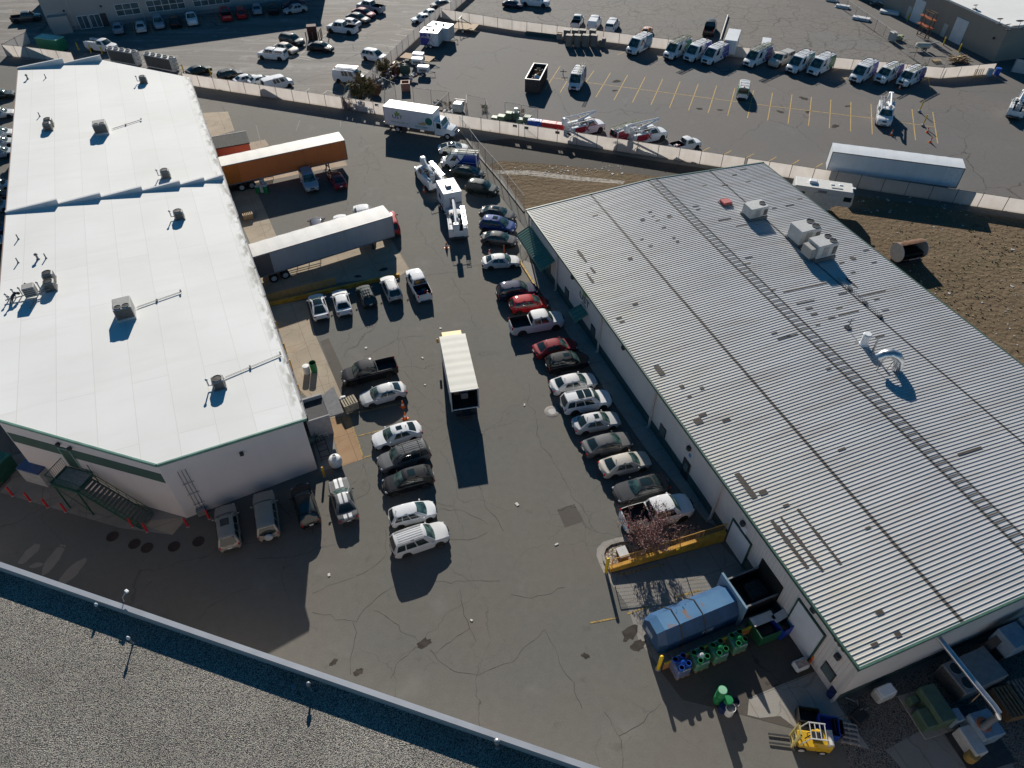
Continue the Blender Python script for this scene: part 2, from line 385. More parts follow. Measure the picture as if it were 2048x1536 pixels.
M_TRWALL = band_wall('tan_block_wall', (0.33, 0.285, 0.24), 0.0, 0.2)
def panel_wall():
    q = G('precast_concrete_panel')
    c = (0.40, 0.355, 0.32)
    a = q.mix(q.rng(q.noise(0.25, 5).outputs[0], 0.3, 0.7), (0.37, 0.34, 0.32), (0.47, 0.42, 0.375))
    st = q.noise(1.3, 6, q.mapping(scale=(1, 1, 0.2))).outputs[0]
    a = q.mix(q.math('MULTIPLY', q.rng(st, 0.5, 0.75), 0.35), a, (0.30, 0.25, 0.21))
    sx = N(q.t, 'ShaderNodeSeparateXYZ'); q.L.new(q.co, sx.inputs[0])
    dirt = q.math('MULTIPLY', q.rng(sx.outputs[2], 0.0, 0.5, 1, 0), q.rng(q.noise(1.5, 5).outputs[0], 0.4, 0.6))
    a = q.mix(q.math('MULTIPLY', dirt, 0.5), a, (0.20, 0.155, 0.115))
    q.bump(q.noise(12, 4).outputs[0], 0.15, 0.02)
    return q.col(a, 0.9)
M_PANEL = panel_wall()

# ------------------------------------------------------------------ ground, lots, paths
struct('ground', MB().sheet([(-500, -300), (500, -300), (500, 700), (-500, 700)], 0.0), M_ASPH)
def sheet(name, pts, z, m, world=False):
    mb = MB().sheet(pts if world else gp(pts), z); return struct(name, mb, m)
W1 = lambda x: 90.3 + (x - 28.4) * -0.336          # line of the long front wall, y from x
sheet('service_lot', [(-26.2, W1(-26.2)), (95, W1(95)), (140, 60), (140, 122), (84, 121.5), (72, 120.7), (-14.1, 150.4)], 0.004, M_ASPH_Y, True)
sheet('staff_lot', [(-110, 137), (-53, W1(-53)), (-26.2, W1(-26.2)), (-14.1, 150.4), (-5, 175), (-5, 260), (-150, 260), (-150, 140)], 0.004, M_ASPH_T, True)
sheet('rear_lot', [(-14.1, 150.4), (72, 120.7), (86, 122), (90, 260), (-4.9, 260), (-4.9, 175)], 0.004, M_ASPH_C, True)
sheet('side_yard_paving', [(78, 133), (84.5, 122.5), (92, 122.6), (98, 132), (78, 152), (70, 160), (60, 175), (45, 178)], 0.008, M_ASPH_Y, True)
sheet('dirt_field', gp([(958, 318), (1106, 312), (1250, 333), (1436, 352)]) + [Vector((62, 77.5, 0)), Vector((150, 50, 0)), Vector((150, -10, 0)), Vector((52, 20, 0)), Vector((31, 80, 0)), g(1068, 428), g(1050, 418), g(1005, 352)], 0.004, M_DIRT)
M_GUTTER_SHADE = asphalt('drainage_asphalt', (0.050, 0.044, 0.038), (0.12, 0.10, 0.085), 0.2, 0.02, seed=41)  # dark asphalt with the fence shadow worked into its tone
sheet('drainage_strip', [(945, 283), (1024, 277), (1106, 291), (1204, 305), (1336, 326), (1470, 346), (1460, 358), (1300, 352), (1120, 330), (1000, 322), (975, 330)], 0.008, M_GUTTER_SHADE)
M_LITTER = mat('pale_dry_debris', (0.30, 0.27, 0.23), 0.95, var=0.6, scale=2.2)
sheet('debris_strip', [(990, 341), (1060, 341), (1150, 352), (1250, 362), (1246, 368), (1140, 360), (1050, 350), (995, 348)], 0.010, M_LITTER)
# concrete at the docks
for nm, pts, m in (('dock_slab', [(405, 226), (456, 223), (469, 261), (420, 276)], M_CONC_DOCK),
                   ('dock_slab', [(430, 300), (501, 285), (530, 279), (538, 291), (480, 308), (440, 318)], M_CONC_DOCK),
                   ('dock_slab', [(445, 345), (560, 326), (688, 316), (695, 331), (640, 340), (462, 376)], M_CONC_DOCK),
                   ('dock_slab', [(455, 385), (511, 376), (552, 470), (560, 480), (505, 497)], M_CONC_DOCK),
                   ('dock_slab', [(505, 560), (600, 520), (783, 478), (819, 538), (800, 552), (680, 565), (535, 607)], M_CONC_DOCK),
                   ('dock_slab', [(540, 612), (611, 600), (631, 671), (672, 764), (698, 830), (656, 838), (600, 780)], M_CONC_DOCK),
                   ('dock_slab', [(656, 838.5), (698, 830.5), (727, 918), (684, 932)], M_CONC_RUST),
                   ('dock_slab', [(612, 830), (655, 838.5), (683, 932), (640, 943)], M_CONC_PIT)):
    sheet(nm, pts, 0.006, m)
sheet('asphalt_patch', [(1114, 1019), (1149, 1008), (1167, 1042), (1130, 1055)], 0.005, M_PATCH)
sheet('asphalt_patch', [(640, 683), (657, 676), (700, 770), (684, 790), (672, 764)], 0.005, M_PATCH)
sheet('stair_pad', [(25, 912), (100, 890), (376, 1036), (345, 1070), (240, 1056), (0, 985), (22, 960)], 0.012, M_CONC_PIT)
sheet('stair_pad', [(267, 1044), (372, 1035), (345, 1070)], 0.014, M_CONC_DOCK)

# ------------------------------------------------------------------ sidewalk and yard beside the metal building
RO = Vector((21.3, 18.3)); RA = radians(20.45)
RX = Vector((cos(RA), sin(RA))); RY = Vector((-sin(RA), cos(RA)))
def rb(x, y, z=0.0): p = RO + RX * x + RY * y; return Vector((p.x, p.y, z))
mbs = MB()
walk = [g(1039, 519), g(1078, 581), g(1224, 803), g(1286, 893), g(1412, 1043)]
inner = [rb(0.12, y) for y in (14.5, 24, 30, 44, 51.5)]
mbs.prism([(p.x, p.y) for p in walk] + [(p.x, p.y) for p in inner], -0.05, 0.13)
struct('sidewalk', mbs, M_CONC_GREY)
mbk = MB()
kerb = [g(1038, 518), g(1077.5, 581)]
d = (kerb[1] - kerb[0]); n_ = Vector((d.y, -d.x, 0)).normalized() * 0.2
mbk.prism([(p.x, p.y) for p in (kerb[0], kerb[1], kerb[1] + n_, kerb[0] + n_)], 0.0, 0.137)
struct('yellow_kerb', mbk, M_YLINE)
sheet('pit_floor', [(1218, 1160), (1428, 1098), (1470, 1070)] + [], 0.004, M_CONC_PIT) if False else None
pit = gp([(1213, 1152), (1440, 1085)]) + [rb(0.1, 9.5), rb(0.1, 2.2)] + gp([(1560, 1240), (1490, 1262), (1320, 1335), (1278, 1282), (1254, 1210)])
sheet('loading_pad', pit, 0.006, M_CONC_PIT)
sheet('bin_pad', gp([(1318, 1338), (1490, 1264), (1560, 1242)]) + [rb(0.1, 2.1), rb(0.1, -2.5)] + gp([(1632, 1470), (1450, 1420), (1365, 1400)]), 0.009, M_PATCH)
sheet('corner_slab', gp([(1498, 1396), (1560, 1370), (1650, 1335)]) + [rb(0.1, -0.3), rb(0.2, -3.2)] + gp([(1610, 1470), (1560, 1432), (1520, 1436), (1495, 1430)]), 0.012, M_CONC_GREY)
sheet('gravel_yard', [rb(0.1, -0.2), rb(30, -0.2), rb(34, -12), rb(14, -12)] + gp([(1700, 1536), (1660, 1440)]), 0.005, M_GRAVEL)
sheet('cleared_slab', gp([(1770, 1500), (1880, 1440), (2000, 1480), (2060, 1600), (1860, 1600)]), 0.011, M_CONC_PIT)

# ------------------------------------------------------------------ painted lines
def line_mb(segs, w=0.1, z=0.012, mb=None):
    mb = mb or MB()
    for a, b in segs:
        A, B = (g(*a) if not isinstance(a, Vector) else a), (g(*b) if not isinstance(b, Vector) else b)
        d = (B - A); n = Vector((-d.y, d.x, 0)).normalized() * w / 2
        mb.add([(p.x, p.y, z) for p in (A - n, B - n, B + n, A + n)], [(0, 1, 2, 3)])
    return mb
def q3(x, y): return (1024 + x / 4, y / 4)
def q4(x, y): return (1536 + x / 4, y / 4)
yl = [(q3(385, 530), q3(265, 715)), (q3(655, 565), q3(580, 672)), (q3(440, 650), q3(385, 740)), (q3(788, 582), q3(670, 778)), (q3(925, 600), q3(815, 802)), (q3(1066, 616), q3(963, 820)), (q3(1205, 634), q3(1112, 838)), (q3(1345, 652), q3(1260, 862)), (q3(1490, 672), q3(1412, 882)), (q3(1637, 686), q3(1568, 904)), (q3(1783, 708), q3(1725, 925)), (q3(1933, 724), q3(1883, 945)),
      (q4(36, 742), q4(-3, 962)), (q4(192, 758), q4(160, 990)), (q4(347, 776), q4(324, 1007)), (q4(503, 796), q4(490, 1028)), (q4(663, 814), q4(660, 1052)), (q4(824, 833), q4(834, 1074)), (q4(1152, 874), q4(1180, 1122)), (q4(1318, 897), q4(1357, 1147)),
      (q3(322, 622), q3(440, 638)), (q3(600, 660), q3(2048, 846)), (q4(0, 846), q4(845, 948)), (q4(1040, 975), q4(1340, 1018)),
      (q3(900, 415), q3(840, 440)), (q3(1210, 452), q3(1150, 475)), (q3(870, 362), q3(780, 392)), (q4(580, 545), q4(515, 575)), (q4(640, 615), q4(580, 648)), (q4(1285, 622), q4(1215, 655)), (q4(1283, 625), q4(1300, 720)), (q3(1815, 538), q3(1780, 555)),
      (q3(1580, 1180), q3(1500, 1222)), (q3(1755, 1205), q3(1670, 1250)), (q3(1935, 1230), q3(1815, 1295)), (q4(68, 1255), q4(-10, 1300)), (q4(250, 1280), q4(140, 1345)), (q4(438, 1306), q4(325, 1372)), (q4(620, 1330), q4(520, 1400)), (q3(180, 975), q3(420, 1008)), (q3(740, 1060), q3(640, 1110)), (q3(1230, 1125), q3(1150, 1170))]
struct('stall_lines', line_mb(yl, 0.13), M_YLINE)
def q2(x, y): return (512 + x / 4, y / 4)
def q1(x, y): return (x / 4, y / 4)
wl = [(q2(530, 318), q2(715, 345)), (q2(1165, 228), q2(1290, 246)), (q2(1120, 275), q2(1245, 292)), (q2(1070, 316), q2(1190, 335)), (q2(1010, 362), q2(1140, 382)), (q2(985, 412), q2(1080, 430)), (q2(830, 505), q2(900, 520)), (q2(840, 565), q2(905, 582)),
      (q2(300, 685), q2(265, 712)), (q2(430, 705), q2(385, 742)), (q2(570, 725), q2(520, 765)), (q2(570, 725), q2(640, 738)), (q2(490, 325), q2(600, 250)), (q2(390, 410), q2(330, 445)), (q2(260, 450), q2(440, 482)), (q2(890, -12), q2(1060, 14)), (q2(940, 10), q2(1150, 24)), (q2(190, 120), q2(150, 60)), (q2(300, 440), q2(470, 470))]
struct('pale_stall_lines', line_mb(wl, 0.12), M_WLINE)
yf = [(q1(1060, 180), q1(1085, 290)), (q1(1200, 190), q1(1225, 270)), (q1(1335, 165), q1(1362, 250)), (q1(1470, 150), q1(1497, 235)), (q1(1600, 130), q1(1630, 215)), (q1(1725, 115), q1(1760, 200)), (q1(1850, 100), q1(1890, 180)), (q1(1985, 85), q1(2020, 165)), (q2(60, 70), q2(95, 150)), (q2(150, 30), q2(190, 110)), (q1(85, 60), q1(150, 55)), (q1(80, 105), q1(150, 100)), (q1(75, 165), q1(95, 165))]
struct('dock_stall_lines', line_mb(yf, 0.12), M_YLINE)
def q10(x, y): return (512 + x / 4, 768 + y / 4)
fl = [(q10(760, 240), q10(1180, 150)), (q10(820, 415), q10(1010, 368)), (q10(860, 590), q10(920, 572)), (q10(740, 240), q10(862, 600)), ((1254, 1228), (1300, 1212)), ((1180, 1246), (1236, 1235)), ((1350, 1195), (1400, 1180)), ((1240, 1150), (1330, 1128))]
struct('faded_stall_lines', line_mb(fl, 0.13, 0.016), M_YFADE)
# kinked white kerb lines along the alley
al = [(q2(200, 852), q2(685, 932)), (q2(685, 932), q2(672, 1020)), (q1(1570, 735), q1(1735, 760)), ((600, 240), (592, 262)), (q2(0, 1000), q2(40, 1150))]
struct('alley_lines', line_mb(al, 0.09, 0.014), paint_line('worn_white_paint', (0.27, 0.25, 0.235), 0.8))
hx = [(z6_, z7_) for z6_, z7_ in ((( 513+ 985/4, 384+870/4), (513+1060/4, 384+1110/4)), ((513+1240/4, 384+ 815/4), (513+1290/4, 384+990/4)))]
# fresh-looking long cracks of the near lot (as thin dark sealed seams)
def crack(pts, w=0.035, z=0.0045):
    mb = MB(); P_ = [g(*p) for p in pts]; fine = []
    for a, b in zip(P_, P_[1:]):
        L_ = (b - a).length; k = max(2, int(L_ / 0.45))
        nn_ = Vector((a.y - b.y, b.x - a.x, 0)).normalized(); ph = random.uniform(0, 6); am = min(.5, L_ * .05)
        for i in range(k):
            q = a.lerp(b, i / k) + nn_ * am * sin(pi * i / k) * (sin(ph + i * .55) + .5 * sin(ph * 2 + i * 1.3)); fine.append(q + Vector((random.gauss(0, .06), random.gauss(0, .06), 0)))
    fine.append(P_[-1])
    for a, b in zip(fine, fine[1:]):
        d = b - a; n = Vector((-d.y, d.x, 0)).normalized() * w / 2 * random.uniform(.35, 1.15)
        mb.add([(p.x, p.y, z) for p in (a - n, b - n, b + n, a + n)], [(0, 1, 2, 3)])
    return mb
M_CRACK = mat('crack_dark', (0.05, 0.044, 0.04), 0.95, var=0.2)
def q6(x, y): return (512 + x / 4, 384 + y / 4)
def q11(x, y): return (1024 + x / 4, 768 + y / 4)
def q13(x, y): return (x / 4, 1152 + y / 4)
def q14(x, y): return (512 + x / 4, 1152 + y / 4)
def q15(x, y): return (1024 + x / 4, 1152 + y / 4)
def q16(x, y): return (1536 + x / 4, 1152 + y / 4)
cm = MB()
for pts in ([q11(130, 0), q11(200, 400), q11(330, 620), q11(420, 780), q11(560, 980), q11(680, 1190)], [q14(450, 128), q14(640, 60), q14(780, 10)], [q14(1100, 80), q14(960, 180), q14(870, 260), q14(800, 370), q14(650, 350), q14(600, 310), q14(450, 290)], [q14(790, 380), q14(785, 520), q14(765, 680), q14(755, 790)], [q14(940, 260), q14(1100, 370), q14(1160, 440), q14(1290, 520)], [q14(1290, 560), q14(1160, 670), q14(1120, 740), q14(1075, 820)], [q14(1640, 110), q14(1640, 200), q14(1700, 360), q14(1760, 530)], [q14(1430, 620), q14(1560, 520), q14(1710, 420)], [q14(1380, 590), q14(1540, 740), q14(1700, 790), q14(1850, 760), q14(2048, 690)], [q14(1430, 40), q14(1560, 55), q14(1950, 40)], [q15(0, 690), q15(120, 560), q15(260, 430), q15(310, 520), q15(380, 700), q15(480, 850), q15(520, 980), q15(560, 1060)], [q15(870, 1300), q15(940, 1230), q15(1100, 1100), q15(1190, 1020)], [q15(740, 1090), q15(870, 1300), q15(885, 1536)], [q15(0, 150), q15(150, 180), q15(420, 90)], [q10(1450, 1000), q10(1640, 1010), q10(1780, 1070), q10(1850, 1120)], [q10(1780, 810), q10(1830, 960), q10(1980, 1180)], [q10(1540, 1240), q10(1700, 1245), q10(1850, 1190)], [q10(1040, 1160), q10(1030, 1380), q10(960, 1450), q10(800, 1536)], [q10(0, 1400), q10(250, 1390), q10(520, 1310), q10(640, 1280)], [q10(800, 920), q10(890, 880), q10(915, 830), q10(880, 700), q10(850, 640)], [q6(750, 640), q6(1000, 680)], [q6(1320, 160), q6(1280, 290), q6(1430, 470), q6(1520, 600)], [q6(1350, 670), q6(1500, 650), q6(1830, 580)], [q6(1560, 690), q6(1690, 900), q6(1760, 1080)], [q6(870, 1320), q6(1050, 1230), q6(1150, 1170), q6(1330, 1150)], [q6(1150, 1170), q6(1240, 1330), q6(1250, 1420)], [q13(0, 1400 - 400), q13(0, 1401 - 400)], [q13(1150, 120), q13(1220, 40)], [q13(1590, 350), q13(1720, 220), q13(2000, 100)], [q2(830, 1080), q2(900, 1330), q2(870, 1480)], [q2(760, 1330), q2(900, 1310), q2(960, 1290)], [q2(840, 1100), q2(960, 1270), q2(1050, 1480)], [(1094, 700), (1092, 740), (1100, 790)], [(540, 1010), (600, 1030), (640, 1014)]):
    crack(pts, mb=None) if False else None
    c_ = crack(pts); cm.add(c_.v, c_.f)
struct('pavement_cracks', cm, M_CRACK)
# pale scuffs in the shaded alley and dark manhole covers
for pts in ([q13(190 - 0, -120), q13(300, -160), q13(290, -60), q13(230, -40)],): pass
M_SCUFF = asphalt('pale_scuffed_asphalt', (0.23, 0.215, 0.195), (0.3, 0.28, 0.26), 0.3, 0.01, seed=52)
def q9(x, y): return (x / 4, 768 + y / 4)
def blob(c, rx, ry, rz, n=18, j=.18):
    P0 = g(*c); r = []
    for k in range(n):
        t = 2 * pi * k / n; s_ = 1 + random.uniform(-j, j); x, y = rx * cos(t) * s_, ry * sin(t) * s_
        r.append((P0.x + x * cos(rz) - y * sin(rz), P0.y + x * sin(rz) + y * cos(rz)))
    return r
for c, rx, ry, rz in ((q9(235, 1355), .45, .95, -.3), (q9(430, 1400), .45, 1.3, -.1), (q9(580, 1500), .5, 1.2, -.4), (q9(290, 1450), .5, .22, .2)):
    struct('pavement_scuff', MB().sheet(blob(c, rx, ry, rz), 0.006), M_SCUFF)
M_STAIN = mat('oil_stain', (0.055, 0.048, 0.042), 0.95, var=0.3, scale=2, spec=0.1)
for c, r in (((697, 1165 + 0), .0), (q14(1340, 540), .55), (q14(620, 690), .3), (q14(820, 770), .4), (q15(590, 640), .3), (q15(940, 450), .7), (q15(1010, 560), .6), ((558, 340 + 8), .35), (q6(1020, 620), .5), (q6(815, 675), .4), (q3(835, 650), .8), (q3(820, 725), .5), (q3(1500, 870), .6), (q3(1660, 880), .5), (q4(290, 788), .8), (q4(320, 895), .6), (q4(100, 895), .6), (q4(640, 850), .5), (q4(540, 1010), .7)):
    if r: struct('oil_stain', MB().sheet(blob(c, r, r * .6, random.uniform(-1, 1), 16, .3), 0.0075), M_STAIN)

# ------------------------------------------------------------------ white-roofed warehouse (west)
LBO = Vector((-16.3, 37.6, 0)); LBA = radians(24.65)
lb = thing('warehouse', 'long warehouse with a white membrane roof, stepped seam and green trim', 'building', LBO, LBA)
def lw(x, y, z=0.0): return LBO + Matrix.Rotation(LBA, 3, 'Z') @ Vector((x, y, z))
out_ = [(0, 0), (0, 73.5), (-10.9, 84), (-22, 84), (-22, 9.2), (-10.9, -0.55)]
rz_ = lambda x: 6.6 - 0.05 * x
wi = [(-0.22, .25), (-0.22, 73.3), (-11, 83.7), (-21.8, 83.7), (-21.8, 9.35), (-10.95, -0.3)]
MB().prism(wi, 0, [rz_(p[0]) - 0.12 for p in wi]).build('wall', M_LBWALL, lb)
s0 = [(0, 0), (0, 41.1), (-22, 41.1), (-22, 9.2), (-10.9, -0.55)]; s1 = [(0, 41.4), (0, 73.5), (-10.9, 84), (-22, 84), (-22, 41.4)]
for s in (s0, s1):
    m_ = MB(); b = [(p[0], p[1], rz_(p[0]) - .115) for p in s]; t = [(p[0], p[1], rz_(p[0])) for p in s]; k = len(s)
    m_.add(b + t, [[i, (i + 1) % k, k + (i + 1) % k, k + i] for i in range(k)] + [list(range(k, 2 * k)), list(range(k))[::-1]])
    m_.build('roof', M_MEMB, lb)
# stepped parapets: between the two sections and at the far end
BLUEG = mat('parapet_flashing', (0.60, 0.61, 0.62), 0.5, var=0.06, scale=1.5)
def steps(y0, xs, hlo, hhi, th=0.3):
    m_ = MB()
    for a, b in zip(xs, xs[1:]):
        za, zb = rz_(a), rz_(b); top = max(za, zb) + hlo
        for (u, v) in ((a, b),):
            m_.add([(u, y0, za - .2), (v, y0, zb - .2), (v, y0 + th, zb - .2), (u, y0 + th, za - .2), (u, y0, za + hlo), (v, y0, za + hhi - .0), (v, y0 + th, za + hhi), (u, y0 + th, za + hlo)],
                   [(3, 2, 1, 0), (4, 5, 6, 7), (0, 1, 5, 4), (1, 2, 6, 5), (2, 3, 7, 6), (3, 0, 4, 7)])
    return m_
steps(41.1, [-22.05, -17.0, -12.8, -8.6, -4.6, -2.0, 0.05], 0.18, 0.42).build('parapet', [BLUEG], lb)
steps(83.75, [-22.05, -16.0, -11.0], 0.2, 0.55).build('parapet', [BLUEG], lb)
# fascia: green on the two south edges, white drip edge west, gutter east
def edge_strip(a, b, w=.14, h=.22, dz=-0.2, up=0.03, inset=0.0):
    a = Vector((a[0], a[1], rz_(a[0]) + dz)); b = Vector((b[0], b[1], rz_(b[0]) + dz)); d = (b - a); n = Vector((d.y, -d.x, 0)).normalized()
    m_ = MB(); p = [a - n * inset, b - n * inset, b + n * w, a + n * w]; q = [v + Vector((0, 0, h + up)) for v in p]
    return m_.add(p + q, [(3, 2, 1, 0), (4, 5, 6, 7), (0, 1, 5, 4), (1, 2, 6, 5), (2, 3, 7, 6), (3, 0, 4, 7)])
edge_strip((-10.9, -0.55), (0.1, 0), ).build('fascia', TEAL, lb)
edge_strip((-22.1, 9.25), (-10.9, -0.55)).build('fascia', TEAL, lb)
edge_strip((-22, 84), (-22, 9.2), .1, .18).build('drip_edge', mat('copper_brown_edge', (0.28, 0.20, 0.16), 0.6), lb)
edge_strip((0.0, 0), (0, 73.5), .16, .13, -.17, 0.0).build('gutter', GREYP, lb)
mbg = MB()
for y in range(2, 73, 5): mbg.tube([(0.2, y, 6.45), (0.2, y + .05, 6.6), (0.06, y + .05, 6.62)], .03, 5)
mbg.tube([(0.2, 0.3, 6.55), (0.2, 73, 6.55)], .035, 5); mbg.build('conduit', STEEL, lb)
# diagonal south-west wall: green band, door, lamps
A_ = Vector((-10.9, -.38, 0)); B_ = Vector((-22, 9.32, 0)); dg = (B_ - A_).normalized(); nn = Vector((-dg.y, dg.x, 0)); nn = nn if nn.y < 0 else -nn
def dpt(s, z, off=0.0): return A_ + dg * s + nn * off + Vector((0, 0, z))
def wallbox(s0_, s1_, z0, z1, t, base, dr, nrm, off=0.02, mi=0, mb=None):
    m_ = mb or MB(); p = [base + dr * s + nrm * o for s, o in ((s0_, off), (s1_, off), (s1_, off + t), (s0_, off + t))]
    m_.prism([(v.x, v.y) for v in p], z0, z1, mi); return m_
Aw = Vector((-10.95, -.3, 0)); Bw = Vector((-21.8, 9.35, 0)); dgw = (Bw - Aw).normalized(); nw = Vector((dgw.y, -dgw.x, 0)); nw = nw if nw.y < 0 else -nw
wallbox(.15, 14.4, 4.55, 5.68, .02, Aw, dgw, nw, .003).build('painted_band', mat('green_band_paint', (0.045, 0.095, 0.075), 0.8, var=.1, scale=.8), lb)
wallbox(8.55, 9.5, 3.3, 5.5, .05, Aw, dgw, nw, .026).build('door', GREEN, lb)
m_ = MB()
for s in (8.45, 9.5): wallbox(s, s + .08, 3.3, 5.56, .08, Aw, dgw, nw, .024, mb=m_)
wallbox(8.45, 9.58, 5.5, 5.58, .085, Aw, dgw, nw, .0235, mb=m_); m_.build('door_frame', mat('pale_green_frame', (.2, .33, .27), .6), lb)
for s, z in ((9.1, 6.15), (8.1, 6.0)):
    p = Aw + dgw * s + nw * .18; MB().lathe((p.x, p.y, z), [(.05, .2), (.17, .12), (.19, -.05), (.1, -.12)], 10).build('wall_lamp', DARK, lb)
# south wall: lamp, pipes
sw = Vector((-10.95, -.3, 0)); se = Vector((-.22, .25, 0)); ds = (se - sw).normalized(); ns = Vector((ds.y, -ds.x, 0))
p = sw + ds * 5.65 + ns * .15; MB().bbox((p.x, p.y, 5.05), (.3, .28, .32), .05).build('wall_lamp', DARK, lb)
m_ = MB()
for k in range(3):
    q = sw + ds * (1.0 + .27 * k) + ns * .12; m_.tube([(q.x, q.y, 5.5), (q.x, q.y, .35)], .03, 6)
for z in (1.2, 2.6, 3.9):
    a = sw + ds * .85 + ns * .1; b = sw + ds * 1.7 + ns * .1; m_.tube([(a.x, a.y, z), (b.x, b.y, z)], .04, 6)
m_.build('wall_conduit', STEEL, lb)
q = sw + ds * 1.2 + ns * .3; MB().bbox((q.x, q.y, .45), (.7, .4, .7), .04, rz=atan2(ds.y, ds.x)).build('meter_box', GREYP, lb)
# dock openings on the east side
for y in (5.6, 9.6, 17.5, 22, 29.5, 38, 45.5, 54, 58):
    MB().box((-.2, y, 2.6), (.1, 2.7, 2.9)).build('dock_door', ROLLUP, lb)
    mm = MB()
    for dy in (-1.6, 1.6): mm.box((.08, y + dy, 2.6), (.5, .35, 3.0))
    mm.box((.08, y, 4.25), (.5, 3.55, .3)); mm.build('dock_seal', BLACK, lb)
# ------------------------------------------------------------------ metal-roofed building (east)
def corr_mat():
    q = G('corrugated_roof_metal')
    a = q.rng(q.noise(0.10, 6).outputs[0], 0.3, 0.7)
    c = q.mix(a, (0.45, 0.453, 0.46), (0.555, 0.556, 0.56))
    sx = N(q.t, 'ShaderNodeSeparateXYZ'); q.L.new(q.co, sx.inputs[0])
    # older cream panels near the west eave, greyer ones to the east
    c = q.mix(q.math('MULTIPLY', q.rng(sx.outputs[0], 13, 1), 0.8), c, (0.63, 0.61, 0.56))
    ye = q.math('MULTIPLY', q.rng(sx.outputs[0], 6, 0), q.rng(q.noise(0.6, 5).outputs[0], 0.45, 0.7))
    c = q.mix(q.math('MULTIPLY', ye, 0.5), c, (0.60, 0.545, 0.40))
    fl = N(q.t, 'ShaderNodeMath', operation='SNAP'); q.L.new(sx.outputs[1], fl.inputs[0]); fl.inputs[1].default_value = 0.915
    cb = N(q.t, 'ShaderNodeCombineXYZ'); q.L.new(fl.outputs[0], cb.inputs[1])
    wn = N(q.t, 'ShaderNodeTexWhiteNoise'); q.L.new(cb.outputs[0], wn.inputs['Vector'])
    c = q.mix(q.math('MULTIPLY', wn.outputs[0], 0.24), c, (0.36, 0.35, 0.34))
    st = q.noise(0.55, 5, q.mapping(scale=(0.35, 2.6, 1))).outputs[0]
    c = q.mix(q.math('MULTIPLY', q.rng(st, 0.50, 0.72), 0.5), c, (0.36, 0.325, 0.285))
    wob = q.math('MULTIPLY', q.noise(0.8, 3).outputs[0], 0.10)
    def lap(x, w):
        dd = q.math('ABSOLUTE', q.math('SUBTRACT', q.math('ADD', sx.outputs[0], wob), x + 0.05)); return q.rng(dd, w, w + 0.03, 1, 0)
    l = q.math('MAXIMUM', q.math('MAXIMUM', lap(7.5, .12), lap(23.2, .09)), q.math('MAXIMUM', lap(14.85, .10), lap(15.95, .09)))
    bars = q.math('MULTIPLY', q.rng(q.math('ABSOLUTE', q.math('SUBTRACT', sx.outputs[0], 15.42)), .50, .56, 1, 0), q.rng(q.math('PINGPONG', sx.outputs[1], 0.3044), .06, .10, 1, 0))
    l = q.math('MAXIMUM', l, bars)
    c = q.mix(q.math('MULTIPLY', l, 0.9), c, (0.055, 0.045, 0.035))
    q.b.inputs['Metallic'].default_value = 0.0
    return q.col(c, 0.55, 0.35)
M_CORR = corr_mat()
RBO = Vector((RO.x, RO.y, 0)); RW, RL, RE, RR = 30.6, 55.4, 5.5, 6.25
rbd = thing('metal_building', 'big metal building with ribbed grey roof and a leaf sign on its wall', 'building', RBO, RA)
def rl(x, y, z=0.0): return RBO + Matrix.Rotation(RA, 3, 'Z') @ Vector((x, y, z))
rzf = lambda x: RE + (RR - RE) * (1 - abs(x - RW / 2) / (RW / 2))
prof = []; y = 0.0; pitch = RL / 182
for i in range(182): prof += [(y, 0), (y + .195, 0.0), (y + .21, .043), (y + .25, .043), (y + .275, 0)]; y += pitch
prof.append((RL, 0))
m_ = MB(); XS = [-.25, 7.5, 15.3, 23.1, 30.85]
vs = [(x, y, rzf(x) + h) for (y, h) in prof for x in XS]; nX = len(XS)
fs = [[i * nX + j, i * nX + j + 1, (i + 1) * nX + j + 1, (i + 1) * nX + j] for i in range(len(prof) - 1) for j in range(nX - 1)]
m_.add(vs, fs); m_.build('roof', M_CORR, rbd, fix=False)
wi = [(0.1, .1), (15.3, .1), (30.5, .1), (30.5, RL - .1), (15.3, RL - .1), (.1, RL - .1)]
MB().prism(wi, 0, [rzf(p[0]) - .04 for p in wi]).build('wall', M_RBWALL, rbd)
m_ = MB()
for a, b in ((2.9, 7.1), (9.6, 10.8), (13.25, RL - .1)):
    m_.box((.085, (a + b) / 2, .55), (.04, b - a, 1.1))
m_.box((15.3, .085, .42), (30.4, .04, .84)); m_.build('wainscot', mat('dark_green_wainscot', (0.045, 0.085, 0.085), 0.6, var=.15), rbd)
m_ = MB(); m_.box((-.33, RL / 2, RE - .10), (.15, RL + .2, .22)); m_.build('gutter', GREEN, rbd)
m_ = MB(); m_.box((30.93, RL / 2, RE - .10), (.15, RL + .2, .22)); m_.build('gutter', GREEN, rbd)
for yy in (-.02, RL + .02):
    m_ = MB()
    for x0, x1 in ((-.4, 15.3), (15.3, 31.0)):
        z0, z1 = rzf(x0) - .12, rzf(x1) - .12; t = .06 if yy < 1 else -.06
        m_.add([(x0, yy - .07, z0 - .12), (x1, yy - .07, z1 - .12), (x1, yy + .07, z1 - .12), (x0, yy + .07, z0 - .12), (x0, yy - .07, z0 + .2), (x1, yy - .07, z1 + .2), (x1, yy + .07, z1 + .2), (x0, yy + .07, z0 + .2)], [(3, 2, 1, 0), (4, 5, 6, 7), (0, 1, 5, 4), (1, 2, 6, 5), (2, 3, 7, 6), (3, 0, 4, 7)])
    m_.build('rake_trim', mat('dark_teal_trim', (0.06, 0.14, 0.11), .5, var=.2), rbd)
